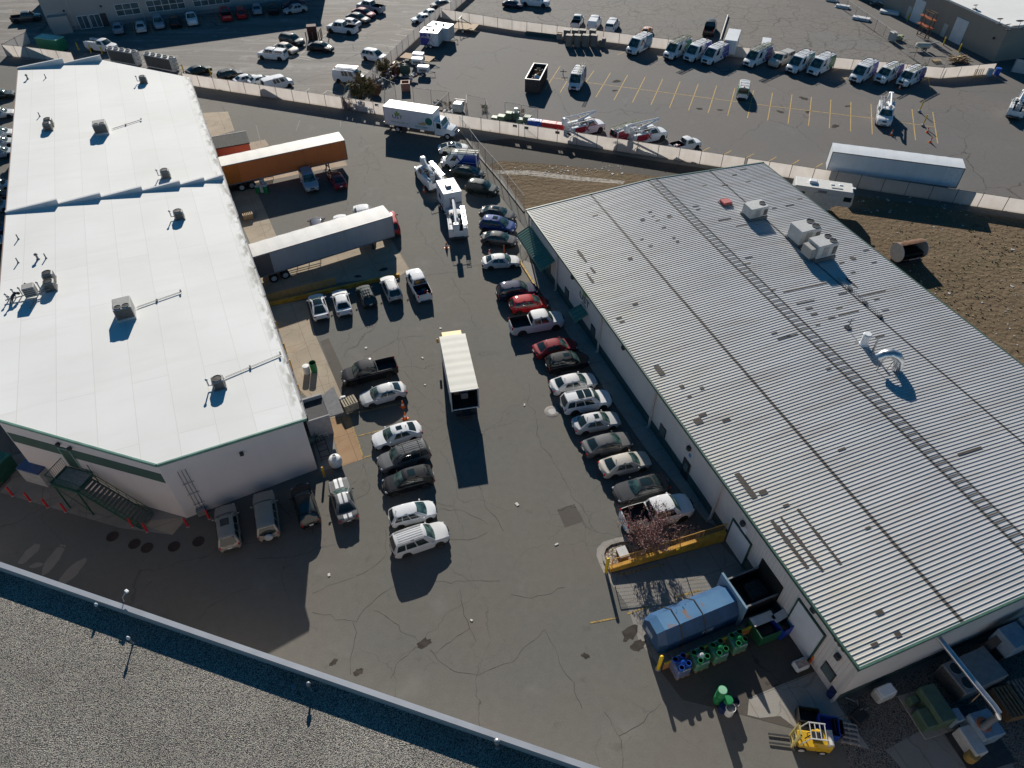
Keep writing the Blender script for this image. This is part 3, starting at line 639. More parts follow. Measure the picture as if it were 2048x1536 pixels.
for yy in (-.0, 15.2, 25.6, 36.3, 47.0, RL - .25):
    m_ = MB(); m_.box((-.05, yy + .12, 2.75), (.16, .16, 5.2)); m_.tube([(-.05, yy + .12, 5.3), (-.3, yy + .12, 5.42)], .08, 6); m_.box((-.12, yy + .12, .12), (.3, .17, .14)); m_.build('downspout', BEIGEP, rbd)
def rwin(y0, y1, z0, z1):
    f = MB().box((.07, (y0 + y1) / 2, (z0 + z1) / 2), (.1, abs(y1 - y0) + .16, z1 - z0 + .16)).build('window', DARK, rbd)
    MB().box((.012, (y0 + y1) / 2, (z0 + z1) / 2), (.02, abs(y1 - y0), z1 - z0)).build('pane', WGLASS, f)
for yc in (44.5, 38.0, 23.8, 49.5, 53.0): rwin(yc - .4, yc + .4, 1.15, 2.1)
rwin(1.0, 1.9, 1.0, 2.0)
o = MB().box((.06, 19.75, 1.15), (.1, 1.0, 2.1)).build('door', DARK, rbd); MB().box((.003, 19.75, 1.5), (.012, .5, .9)).build('pane', WGLASS, o)
for y0, y1, z1 in ((10.9, 13.15, 2.75), (2.95, 5.6, 3.75)):
    o = MB().box((.05, (y0 + y1) / 2, z1 / 2 + .02), (.08, y1 - y0, z1)).build('rollup_door', ROLLUP, rbd)
    m_ = MB()
    for yy in (y0 - .06, y1 + .06): m_.box((.03, yy, z1 / 2 + .05), (.12, .12, z1 + .1))
    m_.box((.03, (y0 + y1) / 2, z1 + .12), (.12, y1 - y0 + .24, .14)); m_.build('frame', GREEN, o)
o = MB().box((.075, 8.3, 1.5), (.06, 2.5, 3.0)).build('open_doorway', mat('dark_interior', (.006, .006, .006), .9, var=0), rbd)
for yy, z in ((43.2, 4.6), (31.8, 4.6), (19.9, 3.7), (12.2, 3.75), (1.5, 3.75), (4.4, 4.7)):
    MB().bbox((-.06, yy, z), (.3, .42, .4), .06).build('wall_lamp', DARK, rbd)
for yy in (1.5, 1.86, 2.2): MB().lathe((.06, yy, 4.75), [(.16, -.12), (.16, 0)], 12, axis='X').build('wall_vent', DARK, rbd)
MB().box((.08, 12.0, 3.2), (.04, .6, .7)).build('door_notice', WHITE, rbd); MB().box((.08, 19.7, 3.0), (.04, .3, .35)).build('door_notice', mat('blue_notice', (.1, .25, .5), .5), rbd)
# awnings
def awning(y0, y1, zt, zb, out_w, n):
    m_ = MB(); m_.add([(.04, y0, zt), (.04, y1, zt), (-out_w, y1, zb), (-out_w, y0, zb), (.04, y0, zt - .06), (.04, y1, zt - .06), (-out_w, y1, zb - .3), (-out_w, y0, zb - .3)],
                     [(0, 1, 2, 3), (7, 6, 5, 4), (3, 2, 6, 7), (0, 3, 7, 4), (1, 5, 6, 2)])
    o = m_.build('awning', mat('green_standing_seam', (0.05, 0.17, 0.13), 0.45, var=.12), rbd)
    s = MB()
    for i in range(n + 1):
        yy = y0 + (y1 - y0) * i / n; a = Vector((.04, yy, zt + .03)); b = Vector((-out_w, yy, zb + .03)); s.tube([a, b], .035, 4, smooth=False)
    s.build('seam', TEAL, o)
awning(47.9, 55.2, 3.5, 2.7, 1.55, 18)
awning(39.3, 41.0, 2.75, 2.25, 1.3, 3)
# wall sign: three leaves over the letters
LEAF = mat('leaf_green', (0.16, 0.36, 0.03), 0.5, var=.06); CHAR = mat('charcoal_letters', (0.05, 0.05, 0.055), 0.5, var=0)
def leaf_pts(): return [(0, 0), (.16, .16), (.2, .38), (.12, .62), (0, .86), (-.12, .62), (-.2, .38), (-.16, .16)]
def leaves(parent, S, mtx):
    for ang, dx, dy, k in ((0, 0, .05, 1.0), (48, -.12, 0, .82), (-48, .12, 0, .82)):
        a = radians(ang); pts = []
        for x, y in leaf_pts():
            x, y = x * k, y * k; pts.append(((x * cos(a) - y * sin(a) + dx) * S, (x * sin(a) + y * cos(a) + dy) * S))
        m_ = MB(); b = [mtx @ Vector((x, y, 0)) for x, y in pts]; t = [mtx @ Vector((x, y, .03)) for x, y in pts]; k_ = len(pts)
        m_.add(b + t, [list(range(k_, 2 * k_)), list(range(k_))[::-1]] + [[i, (i + 1) % k_, k_ + (i + 1) % k_, k_ + i] for i in range(k_)])
        m_.build('leaf', LEAF, parent)
sg = bpy.data.objects.new('wall_sign', None); COL.objects.link(sg); sg.parent = rbd; sg.location = (.07, 40.4, 3.7); sg.rotation_euler = (radians(90), 0, radians(-90))
leaves(sg, .78, Matrix.Translation((0, .55, .02)))
text_obj('UST', 1.05, CHAR, sg, (0, 0, .03), (0, 0, 0), sx=1.25)
m_ = MB().box((0, -.62, .03), (1.1, .12, .03)); m_.build('tagline', mat('grey_tagline', (.3, .3, .3), .6), sg)
# dark sealant patches riding on the ribs
PATCH = mat('sealant_patch', (0.05, 0.042, 0.036), 0.8, var=.3)
m_ = MB()
def zroof(x): return rzf(x) + .047
def rpatch(x, y, lx, ly): m_.add([(x - lx / 2, y - ly / 2, zroof(x - lx / 2)), (x + lx / 2, y - ly / 2, zroof(x + lx / 2)), (x + lx / 2, y + ly / 2, zroof(x + lx / 2)), (x - lx / 2, y + ly / 2, zroof(x - lx / 2))], [(0, 1, 2, 3)])
def rpx(x, y):
    z = 6.0
    for _ in range(25):
        p = g(x, y, z); v = Vector((p.x, p.y)) - RO; lx, ly = v.dot(RX), v.dot(RY); z = rzf(lx) + .05
    return lx, ly
def q7(x, y): return (1024 + x / 4, 384 + y / 4)
def q8(x, y): return (1536 + x / 4, 384 + y / 4)
def q12(x, y): return (1536 + x / 4, 768 + y / 4)
for c, lx, ly in ((q7(1045, 220), .5, .4), (q7(1105, 160), .4, .25), (q7(1130, 190), .4, .25), (q7(1165, 225), .5, .25), (q7(1262, 195), .5, .5), (q7(1215, 280), .5, .25), (q7(1295, 362), .4, .25), (q7(1325, 397), .4, .25), (q7(1040, 380), .35, .15), (q7(665, 185), .6, .2), (q7(945, 530), .5, .5), (q7(1110, 430), .5, .4), (q7(985, 895), .5, .4), (q7(855, 1005), .5, .4), (q7(880, 1035), .5, .4), (q7(1180, 1425), .5, 1.5), (q11(1490, 295), .6, .8), (q11(1525, 245), .6, .4), (q11(1715, 290), .7, .3), (q11(1870, 810), .45, 3.0), (q11(2010, 865), .6, .5), (q11(1520, 30), .4, .3), (q11(1420, 100), .4, .3), (q11(1360, 20), .4, .5), (q16(893, 290), .5, .4), (q16(1040, 465), .45, .4), (q16(853, 547), .5, .3), (q12(145, 970), .5, .25),
                  (q8(50, 130), .6, .2), (q8(175, 107), 1.3, .2), (q8(255, 52), .8, .2), (q8(300, 760), 4.5, .22), (q8(830, 810), 3.5, .22), (q8(600, 812), 1.2, .22), (q8(300, 880), 2, .18), (q8(645, 965), 2.2, .2), (q8(330, 930), .9, .25), (q8(570, 925), .7, .25), (q8(370, 978), .8, .25), (q8(510, 1005), .8, .2), (q8(870, 853), .8, .2), (q8(400, 1065), .6, .2), (q8(130, 1165), 1.2, .25), (q8(195, 1147), 1.0, .2), (q8(50, 1128), .6, .2), (q8(485, 1410), .5, .25), (q8(40, 780), .7, .25), (q8(785, 467), .7, .2), (q8(680, 640), .6, .2), (q8(850, 565), .6, .2), (q8(590, 562), .6, .25), (q8(680, 530), .5, .6), (q8(895, 1155), .9, .25), (q8(940, 945), .9, .15), (q12(1615, 535), 2.8, .25), (q7(1895, 525), 1.0, .2), (q7(1880, 570), .9, .3), (q7(1470, 110), .9, .2), (q7(1490, 140), .6, .2), (q7(1700, 215), 1.6, .2), (q7(1840, 265), 1.4, .2), (q3(1700, 1480), .8, .3), (q3(1850, 1350), .8, .2), (q3(1780, 1400), .6, .2), (q3(1890, 1450), .7, .25), (q3(1400, 1430), .8, .2), (q3(1540, 1480), .5, .3), (q12(800, 1150), .5, .2), (q12(590, 520), .6, .2)):
    x, y = rpx(*c); rpatch(x, y, lx * random.uniform(.85, 1.15), ly * .8)
for a, b, w in ((q7(535, 478), q7(690, 680), .28), (q7(585, 632), q7(660, 735), .22), (q12(45, 1110), q12(340, 1500), .32), (q12(120, 1085), q12(460, 1520), .22), (q12(255, 1020), q12(605, 1465), .2), (q8(640, 700), q8(725, 770), .2)):
    xa, ya = rpx(*a); xb, yb = rpx(*b); n_ = max(4, int(hypot(xb - xa, yb - ya) / .5))
    for i in range(n_):
        if random.random() < .9: rpatch(xa + (xb - xa) * i / n_, ya + (yb - ya) * i / n_, w * random.uniform(.7, 1.3), .5)
m_.build('sealant_patches', PATCH, rbd, fix=False)['kind'] = 'stuff'

# ------------------------------------------------------------------ gravel-roofed building (foreground)
gb = thing('flat_roof_building', 'near building with a flat gravel roof and a grey metal parapet cap', 'building', (0, 0, 0))
e0, e1 = g(0, 1124, 6.95), g(1200, 1536, 6.95); dgb = (e1 - e0).normalized(); ngb = Vector((dgb.y, -dgb.x, 0)); ngb = ngb if ngb.y < 0 else -ngb
ea, eb = e0 - dgb * 60, e1 + dgb * 30
def gbp(o): return [(p.x, p.y) for p in (ea + ngb * o, eb + ngb * o, eb + ngb * 45, ea + ngb * 45)]
MB().prism(gbp(.29), 5.6, 6.2).build('roof', M_ROOFGRAVEL, gb)
w_ = [(p.x, p.y) for p in (ea + ngb * .03, eb + ngb * .03, eb + ngb * .28, ea + ngb * .28)]
MB().prism(w_, 0, 6.86).build('wall', STUCCO, gb)
MB().prism([(p.x, p.y) for p in (ea - ngb * .02, eb - ngb * .02, eb + ngb * .30, ea + ngb * .30)], 6.862, 6.95).build('coping', mat('grey_coping', (.40, .42, .46), .45, .3, var=.08, scale=.7), gb)
sb = [(p.x, p.y) for p in (eb, eb + ngb * 45, ea + ngb * 45, ea)]
MB().prism([(p.x, p.y) for p in (ea + ngb * .30, eb + ngb * .30, eb + ngb * 44.9, ea + ngb * 44.9)], 0, 5.598).build('wall', STUCCO, gb)
# ------------------------------------------------------------------ vehicles
def paint(name, c, metal=0.0, rough=0.32):
    return mat('car_paint_' + name, c, .6, metal * .3, var=0.04, scale=0.8, coat=0.85, spec=.12)
P_WHITE = paint('white', (0.74, 0.75, 0.76)); P_SILVER = paint('silver', (0.46, 0.47, 0.48), 0.45, .35); P_LSILVER = paint('pale_silver', (0.58, 0.585, 0.59), 0.3, .35)
P_GREY = paint('grey', (0.125, 0.127, 0.13), 0.4, .35); P_DGREY = paint('dark_grey', (0.050, 0.051, 0.054), 0.3); P_BLACK = paint('black', (0.010, 0.010, 0.012))
P_RED = paint('red', (0.42, 0.012, 0.018)); P_DRED = paint('dark_red', (0.22, 0.018, 0.025), .2); P_BLUE = paint('blue', (0.022, 0.05, 0.19), .3); P_NAVY = paint('navy', (0.012, 0.018, 0.06), .2)
P_BEIGE = paint('beige', (0.47, 0.44, 0.39), .4, .35); P_TAN = paint('tan', (0.34, 0.30, 0.25), .4, .35); P_ORANGE = paint('orange', (0.75, 0.24, 0.02)); P_DGREEN = paint('blackish_green', (0.018, 0.03, 0.026), .2); P_SBLUE = paint('silver_blue', (0.30, 0.36, 0.42), .4, .35)
TYRE = mat('tyre_rubber', (0.012, 0.012, 0.012), 0.85, var=0.2); RIM = mat('alloy_rim', (0.36, 0.36, 0.37), 0.35, 0.7, var=0.1); LAMP = mat('headlight_lens', (0.62, 0.65, 0.68), 0.12, 0.3, var=0); TAIL = mat('tail_lamp_red', (0.42, 0.012, 0.012), 0.2, var=0)
BEDM = mat('bed_liner', (0.022, 0.022, 0.024), 0.7, var=.4, scale=2); PLATE = mat('number_plate', (0.68, 0.68, 0.66), 0.5, var=.1); UNDER = mat('underbody', (0.008, 0.008, 0.008), 0.9, var=0); TRIM = mat('black_trim', (0.02, 0.02, 0.021), 0.5, var=0); CHROME = mat('chrome_trim', (0.6, 0.6, 0.6), 0.15, 0.9, var=0)
CARGLASS = mat('car_glass', (0.016, 0.028, 0.030), 0.05, 0.0, var=0, spec=0.7)
def windscreen_mat():
    q = G('windscreen_glass')
    n_ = q.rng(q.noise(1.6, 3).outputs[0], 0.38, 0.62)
    c = q.mix(n_, (0.012, 0.03, 0.032), (0.075, 0.135, 0.125))
    q.b.inputs['Roughness'].default_value = 0.06
    q.L.new(c, q.b.inputs['Base Color']); q.b.inputs['Specular IOR Level'].default_value = 0.7
    return q.m
WSG = windscreen_mat()
def lerp(a, b, t): return a + (b - a) * t
def interp(x, pts):
    if x <= pts[0][0]: return pts[0][1]
    for (a, va), (b, vb) in zip(pts, pts[1:]):
        if x <= b:
            t = (x - a) / (b - a); t = t * t * (3 - 2 * t) * .5 + t * .5; return lerp(va, vb, t)
    return pts[-1][1]
SPEC = {
 # L, W, belt profile along x, cabin xs (rear base, rear top, front top, front base), roof z, roof half width, base half width, wheelbase, wheel r
 'sedan': dict(L=4.75, W=1.83, top=[(-2.375, .80), (-2.2, .98), (-1.5, 1.02), (0, .93), (1.0, .93), (1.9, .82), (2.25, .72), (2.375, .55)], cab=(-1.85, -1.05, .30, 1.12), zr=1.44, zb=1.42, wr=.58, wb=.83, wbase=2.75, r=.33, panes=[(.20, .50), (.53, .80)]),
 'coupe': dict(L=4.9, W=1.90, top=[(-2.45, .82), (-2.3, 1.0), (-1.5, 1.03), (0, .95), (.8, .95), (2.0, .86), (2.35, .74), (2.45, .55)], cab=(-1.75, -.95, .12, .92), zr=1.40, zb=1.37, wr=.58, wb=.85, wbase=2.95, r=.35, panes=[(.22, .42), (.45, .84)]),
 'fastback': dict(L=4.7, W=1.87, top=[(-2.35, .80), (-2.25, .98), (-1.6, 1.0), (0, .92), (1.1, .92), (1.95, .80), (2.25, .68), (2.35, .5)], cab=(-2.05, -.75, .22, 1.25), zr=1.44, zb=1.40, wr=.58, wb=.85, wbase=2.85, r=.34, panes=[(.24, .52), (.55, .82)]),
 'hatch': dict(L=4.1, W=1.74, top=[(-2.05, .80), (-1.95, .95), (-1.0, .98), (0, .95), (.95, .96), (1.6, .86), (1.95, .72), (2.05, .52)], cab=(-1.98, -1.55, .20, 1.10), zr=1.50, zb=1.46, wr=.58, wb=.80, wbase=2.55, r=.31, panes=[(.09, .30), (.33, .55), (.58, .84)]),
 'suv': dict(L=4.65, W=1.86, top=[(-2.325, .85), (-2.25, 1.02), (-1.0, 1.06), (0, 1.04), (1.0, 1.05), (1.85, .97), (2.2, .85), (2.325, .6)], cab=(-2.22, -1.75, .30, 1.08), zr=1.70, zb=1.66, wr=.64, wb=.86, wbase=2.7, r=.36, panes=[(.06, .27), (.30, .55), (.58, .85)]),
 'wagonsuv': dict(L=4.95, W=1.93, top=[(-2.475, .9), (-2.4, 1.08), (-1.0, 1.12), (0, 1.10), (1.15, 1.12), (1.95, 1.05), (2.35, .95), (2.475, .65)], cab=(-2.38, -2.05, .42, 1.12), zr=1.84, zb=1.80, wr=.70, wb=.89, wbase=2.85, r=.39, panes=[(.05, .27), (.30, .56), (.59, .86)]),
 'pickup': dict(L=5.8, W=2.0, top=[(-2.9, 1.20), (-2.85, 1.26), (-.9, 1.26), (-.5, 1.25), (1.2, 1.24), (2.3, 1.18), (2.75, 1.08), (2.9, .7)], cab=(-.72, -.55, .95, 1.55), zr=1.92, zb=1.90, wr=.72, wb=.93, wbase=3.65, r=.41, panes=[(.07, .42), (.46, .84)], bed=(-2.80, -.85, .72)),
 'regpickup': dict(L=5.3, W=1.95, top=[(-2.65, 1.14), (-2.6, 1.2), (-.3, 1.2), (0, 1.19), (1.2, 1.2), (2.1, 1.12), (2.5, 1.02), (2.65, .7)], cab=(-.42, -.25, .72, 1.32), zr=1.82, zb=1.80, wr=.70, wb=.90, wbase=3.3, r=.39, panes=[(.12, .80)], bed=(-2.55, -.55, .70)),
 'van': dict(L=5.6, W=2.05, top=[(-2.8, 1.15), (-2.75, 1.25), (0, 1.25), (1.55, 1.22), (2.2, 1.12), (2.65, .92), (2.8, .55)], cab=(-2.76, -2.68, 1.0, 1.95), zr=2.30, zb=2.30, wr=.88, wb=1.0, wbase=3.6, r=.36, panes=[(.70, .88)]),
 'minivan': dict(L=5.1, W=1.98, top=[(-2.55, .9), (-2.45, 1.08), (0, 1.05), (1.3, 1.05), (2.0, .95), (2.4, .82), (2.55, .55)], cab=(-2.46, -2.2, .55, 1.45), zr=1.78, zb=1.74, wr=.70, wb=.9, wbase=3.0, r=.35, panes=[(.05, .30), (.33, .58), (.61, .84)]),
 'oldvan': dict(L=5.5, W=2.0, top=[(-2.75, 1.15), (-2.7, 1.22), (0, 1.22), (1.5, 1.2), (2.4, 1.1), (2.65, .98), (2.75, .6)], cab=(-2.7, -2.6, 1.05, 1.7), zr=2.08, zb=2.08, wr=.84, wb=.97, wbase=3.4, r=.36, panes=[(.40, .52), (.54, .66), (.72, .88)]),
}
def smooth_prof(spec): return spec
class Shape: pass
VC = {}
def vehicle_shape(kind):
    if kind in VC: return VC[kind]
    S = SPEC[kind]; L, W = S['L'], S['W']; parts = []
    hw = W / 2; wx = S['wbase'] / 2; r = S['r']; zb = .24; Ra = r + .07
    top = lambda x: interp(x, S['top'])
    def wid(x):
        t = abs(2 * x / L); return hw * (1 - (.20 if x > 0 else .13) * t ** 7)
    bed = S.get('bed')
    xs = [-L / 2 + L * i / 46 for i in range(47)]
    xs = [-L / 2, -L / 2 + .03] + xs[1:-1] + [L / 2 - .03, L / 2]
    if bed: xs += [bed[0], bed[0] + .001, bed[1] - .001, bed[1]]
    xs = sorted(xs)
    m = MB(); secs = []
    for x in xs:
        w, zt = wid(x), top(x); b = zb + (.12 * max(0, (abs(2 * x / L) - .86) / .14) ** 1.5)
        e = min(1, (L / 2 - abs(x)) / .09); w *= .93 + .07 * sqrt(max(0, e)); zt -= .05 * (1 - e)
        zl = lerp(b, zt, .42)
        rows = [(.90 * w, b), (.985 * w, b + .10), (1.0 * w, zl), (.985 * w, zt - .13), (.955 * w, zt - .045), (.90 * w, zt), (.45 * w, zt + .028), (0, zt + .035)]
        for sx in (-wx, wx):
            d = abs(x - sx)
            if d < Ra:
                za = r + sqrt(Ra * Ra - d * d)
                rows[0] = (rows[0][0], max(rows[0][1], za)); rows[1] = (.99 * w, max(rows[1][1], za + .001)); rows[2] = (rows[2][0], max(rows[2][1], za + .025))
                rows[3] = (rows[3][0], max(rows[3][1], rows[2][1] + .03))
        if bed and bed[0] + .0005 <= x <= bed[1] - .0005:
            rows[5] = (.90 * w, zt); rows[6] = (.885 * w, bed[2]); rows[7] = (0, bed[2])
        secs.append((x, rows))
    nr = len(secs[0][1]); ring = 2 * nr - 1; vs = []
    def px_(x, y):
        t = abs(2 * x / L); k = (.36 if x > 0 else .20) if not bed or x > 0 else .05
        if kind in ('van', 'oldvan') and x < 0: k = .04
        return x - (1 if x > 0 else -1) * k * (abs(y) / hw) ** 2.6 * t ** 5
    for x, rows in secs:
        for y, z in rows: vs.append((px_(x, y), y, z))
        for y, z in rows[-2::-1]: vs.append((px_(x, y), -y, z))
    fs, bedf = [], []
    for i in range(len(secs) - 1):
        inb = bed and secs[i][0] >= bed[0] and secs[i + 1][0] <= bed[1]
        for j in range(ring - 1):
            f = (i * ring + j, i * ring + j + 1, (i + 1) * ring + j + 1, (i + 1) * ring + j)
            (bedf if inb and 5 <= j <= 8 else fs).append(f)
    fs.append(list(range(ring))[::-1]); fs.append(list(range((len(secs) - 1) * ring, len(secs) * ring)))
    m.add(vs, fs, 0, True)
    if bedf: m.add(vs, bedf, 1, False)
    # cabin
    xrb, xrt, xft, xfb = S['cab']; wr, wb = S['wr'], S['wb']; zr, zrr = S['zr'], S['zb']; crown = .05
    bf, br = .16, .10
    def roof(u, v):
        vv = 2 * v - 1; c = 1 - vv * vv
        x = lerp(xrt - br * .5 * c, xft + bf * .55 * c, u); k = 1 - .03 * (2 * u - 1) ** 2
        return Vector((x, vv * wr * k, lerp(zrr, zr, u) + crown * c - .035 * max(0, (abs(2 * u - 1) - .75) / .25) ** 2 + .03 * (1 - (2 * u - 1) ** 2)))
    def front(u, v):
        vv = 2 * v - 1; c = 1 - vv * vv; x = xfb + bf * c
        a = Vector((x, vv * wb, top(x) - .02)); b = roof(1, v); p = a.lerp(b, u); p.x += .05 * u * (1 - u) * 4 * .5; p.z += .04 * u * (1 - u) * 4; return p
    def rear(u, v):
        vv = 2 * v - 1; c = 1 - vv * vv; x = xrb - br * c
        a = Vector((x, vv * wb, top(x) - .02)); b = roof(0, v); p = a.lerp(b, u); p.z += .035 * u * (1 - u) * 4; return p
    def side(sg):
        v = 1 if sg > 0 else 0
        def f(u, t):
            x = lerp(xrb, xfb, t); a = Vector((x, sg * (wb + .02 * (1 - (2 * t - 1) ** 2)), top(x) - .03)); b = roof(t, v)
            p = a.lerp(b, u); p.y += sg * .05 * u * (1 - u) * 4 * .6; p.z += .04 * u * (1 - u) * 4 * (1 if t > .9 or t < .1 else 0.2); return p
        return f
    m.grid(roof, 10, 10, 0); m.grid(front, 6, 10, 0); m.grid(rear, 6, 10, 0); m.grid(side(1), 6, 12, 0); m.grid(side(-1), 6, 12, 0)
    body = m.mesh('body', [P_WHITE, BEDM]); parts.append(('body', body, True))
    def pane(fn, u0, u1, t0, t1, nu=4, nv=6, off=.012, cut=0.0):
        q = MB(); eps = 1e-3
        ctr = fn((u0 + u1) / 2, (t0 + t1) / 2); ins = Vector((ctr.x * .3 + .0, 0, .9))
        def h(a, b):
            u, t = lerp(u0, u1, a), lerp(t0, t1, b)
            p = fn(u, t); du = fn(u + eps, t) - p; dv = fn(u, t + eps) - p; n = du.cross(dv).normalized()
            if n.dot(p - ins) < 0: n = -n
            return p + n * off
        q.grid(h, nu, nv); return q
    P_ = lambda nm, mb, mt: parts.append((nm, mb.mesh(nm, mt), False))
    P_('windscreen', pane(front, .08, .93, .06, .94, 4, 10), WSG)
    if kind not in ('van',): P_('rear_window', pane(rear, .16 if kind not in ('pickup', 'regpickup') else .1, .9, .09, .91, 4, 10), CARGLASS)
    else: P_('rear_window', pane(rear, .35, .85, .12, .46, 3, 4), CARGLASS); P_('rear_window', pane(rear, .35, .85, .54, .88, 3, 4), CARGLASS)
    for sg in (1, -1):
        for a, b in S['panes']: P_('side_window', pane(side(sg), .14, .86, a, b, 3, 4), CARGLASS)
    # underbody, wheels, lamps, mirrors, plate
    u = MB().box((0, 0, .42), (L * .93, W * .80, .40)); P_('underbody', u, UNDER)
    wm = MB(); wm.lathe((0, 0, 0), [(r * .55, -.11), (r * .9, -.115), (r, -.085), (r, .085), (r * .9, .115), (r * .55, .11)], 20, axis='Y')
    rm = MB(); rm.lathe((0, 0, 0), [(.02, .085), (r * .18, .095), (r * .2, .075), (r * .55, .088), (r * .66, .115), (r * .66, .02)], 16, axis='Y')
    for k in range(5):
        t = 2 * pi * k / 5; c_, s_ = cos(t), sin(t)
        rm.box((r * .38 * c_, .088, r * .38 * s_), (r * .5, .03, r * .13), rot=Matrix.Rotation(-t, 3, 'Y'))
    tyre, rim = wm.mesh('wheel', TYRE), rm.mesh('rim', RIM)
    wheels = [(x, sg * (hw - .125), r, 0 if sg > 0 else pi) for x in (wx, -wx) for sg in (1, -1)]
    tall = S['zr'] > 1.6
    zf = top(L / 2 - .15) - .10
    for sg in (1, -1):
        w = wid(L / 2 - .12); q = MB(); q.bbox((L / 2 - .30, sg * (w - .20), zf), (.26, .40, .15), .05, rz=-sg * .62); P_('headlight', q, LAMP)
        w = wid(-L / 2 + .1); zt_ = top(-L / 2 + .12)
        q = MB()
        if tall: q.bbox((-L / 2 + (.17 if not bed and kind not in ('van', 'oldvan') else .09), sg * (w - .11), zt_ - .12), (.18, .15, .36), .04)
        else: q.bbox((-L / 2 + .19, sg * (w - .20), zt_ - .13), (.22, .40, .13), .05, rz=sg * .42)
        P_('tail_lamp', q, TAIL)
        q = MB(); mx = xfb - .32; q.bbox((mx, sg * (hw + .10), top(mx) + .06), (.13, .20, .15), .045); q.box((mx, sg * (hw - .0), top(mx) + .02), (.05, .14, .04)); P_('mirror', q, P_BLACK if kind in ('van', 'oldvan') else None) if False else parts.append(('mirror', q.mesh('mirror', [P_WHITE]), kind not in ('van', 'oldvan')))
    q = MB().bbox((L / 2 - .03, 0, zf - .02), (.10, wid(L / 2) * (.70 if kind not in ('van', 'oldvan') else .95), .20 if kind not in ('van', 'oldvan') else .34), .04); P_('grille', q, TRIM)
    q = MB().box((-L / 2 - .012, 0, .78 if not bed else .62), (.02, .34, .16)); P_('number_plate', q, PLATE)
    for sx, zz in ((L / 2 - .07, .42), (-L / 2 + .05, .42)):
      q = MB().bbox((sx, 0, zz), (.16, wid(sx) * (1.0 if sx > 0 else 1.45), .20), .05)
      P_('bumper', q, TRIM if kind in ('van', 'suv', 'hatch', 'wagonsuv', 'oldvan') else (CHROME if bed else TRIM))
    V = Shape(); V.parts = parts; V.tyre, V.rim, V.wheels, V.S, V.roof, V.side, V.rear, V.top, V.pane = tyre, rim, wheels, S, roof, side, rear, top, pane
    VC[kind] = V; return V
def obj(name, me, parent, loc=None):
    o = bpy.data.objects.new(name, me); COL.objects.link(o); o.parent = parent
    if loc is not None: o.location = loc
    return o
FARZ = 95
NVEH = 0
def vehicle(kind, pnt, rear, front, label, group, cat='car', name=None, scale=1.0, glaze=None, zmid=.7, extras=(), fit=True):
    """rear / front: photo positions of the middle of the tail and nose"""
    V = vehicle_shape(kind); S = V.S
    A, B = g(*rear, zmid), g(*front, zmid); d = B - A; c = (A + B) / 2; ln = d.length
    s = max(.93, min(1.07, ln / S['L'])) * scale if fit else scale
    t = thing(name or {'car': 'parked_car', 'SUV': 'parked_suv', 'pickup truck': 'pickup_truck', 'van': 'work_van'}.get(cat, 'parked_car'), label, cat, (c.x, c.y, 0.012), atan2(d.y, d.x), group)
    t.scale = (s, s, s)
    far = c.y > FARZ
    for nm, me, painted in V.parts:
        if far and nm in ('grille', 'number_plate', 'mirror', 'bumper', 'underbody') and c.y > 112 and not (kind in ('van', 'oldvan') and nm in ('grille', 'bumper')): 
            if nm != 'underbody': continue
        o = obj(nm, me, t)
        if painted:
            o.material_slots[0].link = 'OBJECT'; o.material_slots[0].material = pnt
    for x, y, z, rz in V.wheels:
        w = obj('wheel', V.tyre, t, (x, y, z)); w.rotation_euler = (0, 0, rz)
        if not far or c.y < 112: obj('rim', V.rim, w)
    for e in extras: e(t, V)
    return t
# optional fittings
def sunroof(u0=.45, u1=.78, v0=.22, v1=.78, nm='sunroof'):
    def f(t, V): obj(nm, V.pane(V.roof, u0, u1, v0, v1, 3, 4, .012).mesh(nm, CARGLASS), t)
    return f
def glassroof(t, V): obj('glass_roof', V.pane(V.roof, .04, .97, .07, .93, 6, 8, .012).mesh('glass_roof', CARGLASS), t)
def rails(m=None):
    def f(t, V):
        for v in (.07, .93):
            q = MB(); p = [V.roof(u, v) + Vector((0, 0, .05)) for u in (.06, .3, .6, .92)]; p = [V.roof(.04, v)] + p + [V.roof(.95, v)]; q.tube(p, .025, 6); obj('roof_rail', q.mesh('roof_rail', m or DARK), t)
    return f
def ribs(t, V):
    q = MB()
    for v in (.26, .42, .58, .74): q.tube([V.roof(u, v) + Vector((0, 0, .005)) for u in (.1, .5, .9)], .022, 6)
    o = obj('roof_ribs', q.mesh('roof_ribs', [P_WHITE]), t)
    o.material_slots[0].link = 'OBJECT'; o.material_slots[0].material = [c for c in t.children if c.name.startswith('body')][0].material_slots[0].material
def crossbars(t, V):
    for u in (.2, .78):
        q = MB(); q.tube([V.roof(u, .05) + Vector((0, 0, .04)), V.roof(u, .05) + Vector((0, 0, .11)), V.roof(u, .95) + Vector((0, 0, .11)), V.roof(u, .95) + Vector((0, 0, .04))], .025, 6); obj('crossbar', q.mesh('crossbar', DARK), t)
def bikerack(t, V):
    crossbars(t, V)
    q = MB()
    for v in (.25, .5, .75): q.tube([V.roof(u, v) + Vector((0, 0, .16)) for u in (.05, .95)], .035, 5)
    for u in (.35, .6): q.tube([V.roof(u, .2) + Vector((0, 0, .18)), V.roof(u, .8) + Vector((0, 0, .18))], .04, 5)
    obj('roof_rack', q.mesh('roof_rack', GREYP), t)
def antenna(t, V):
    p = V.roof(.12, .5); obj('antenna', MB().tube([p, p + Vector((-.10, 0, .12))], [.03, .012], 6).mesh('antenna', BLACK), t)
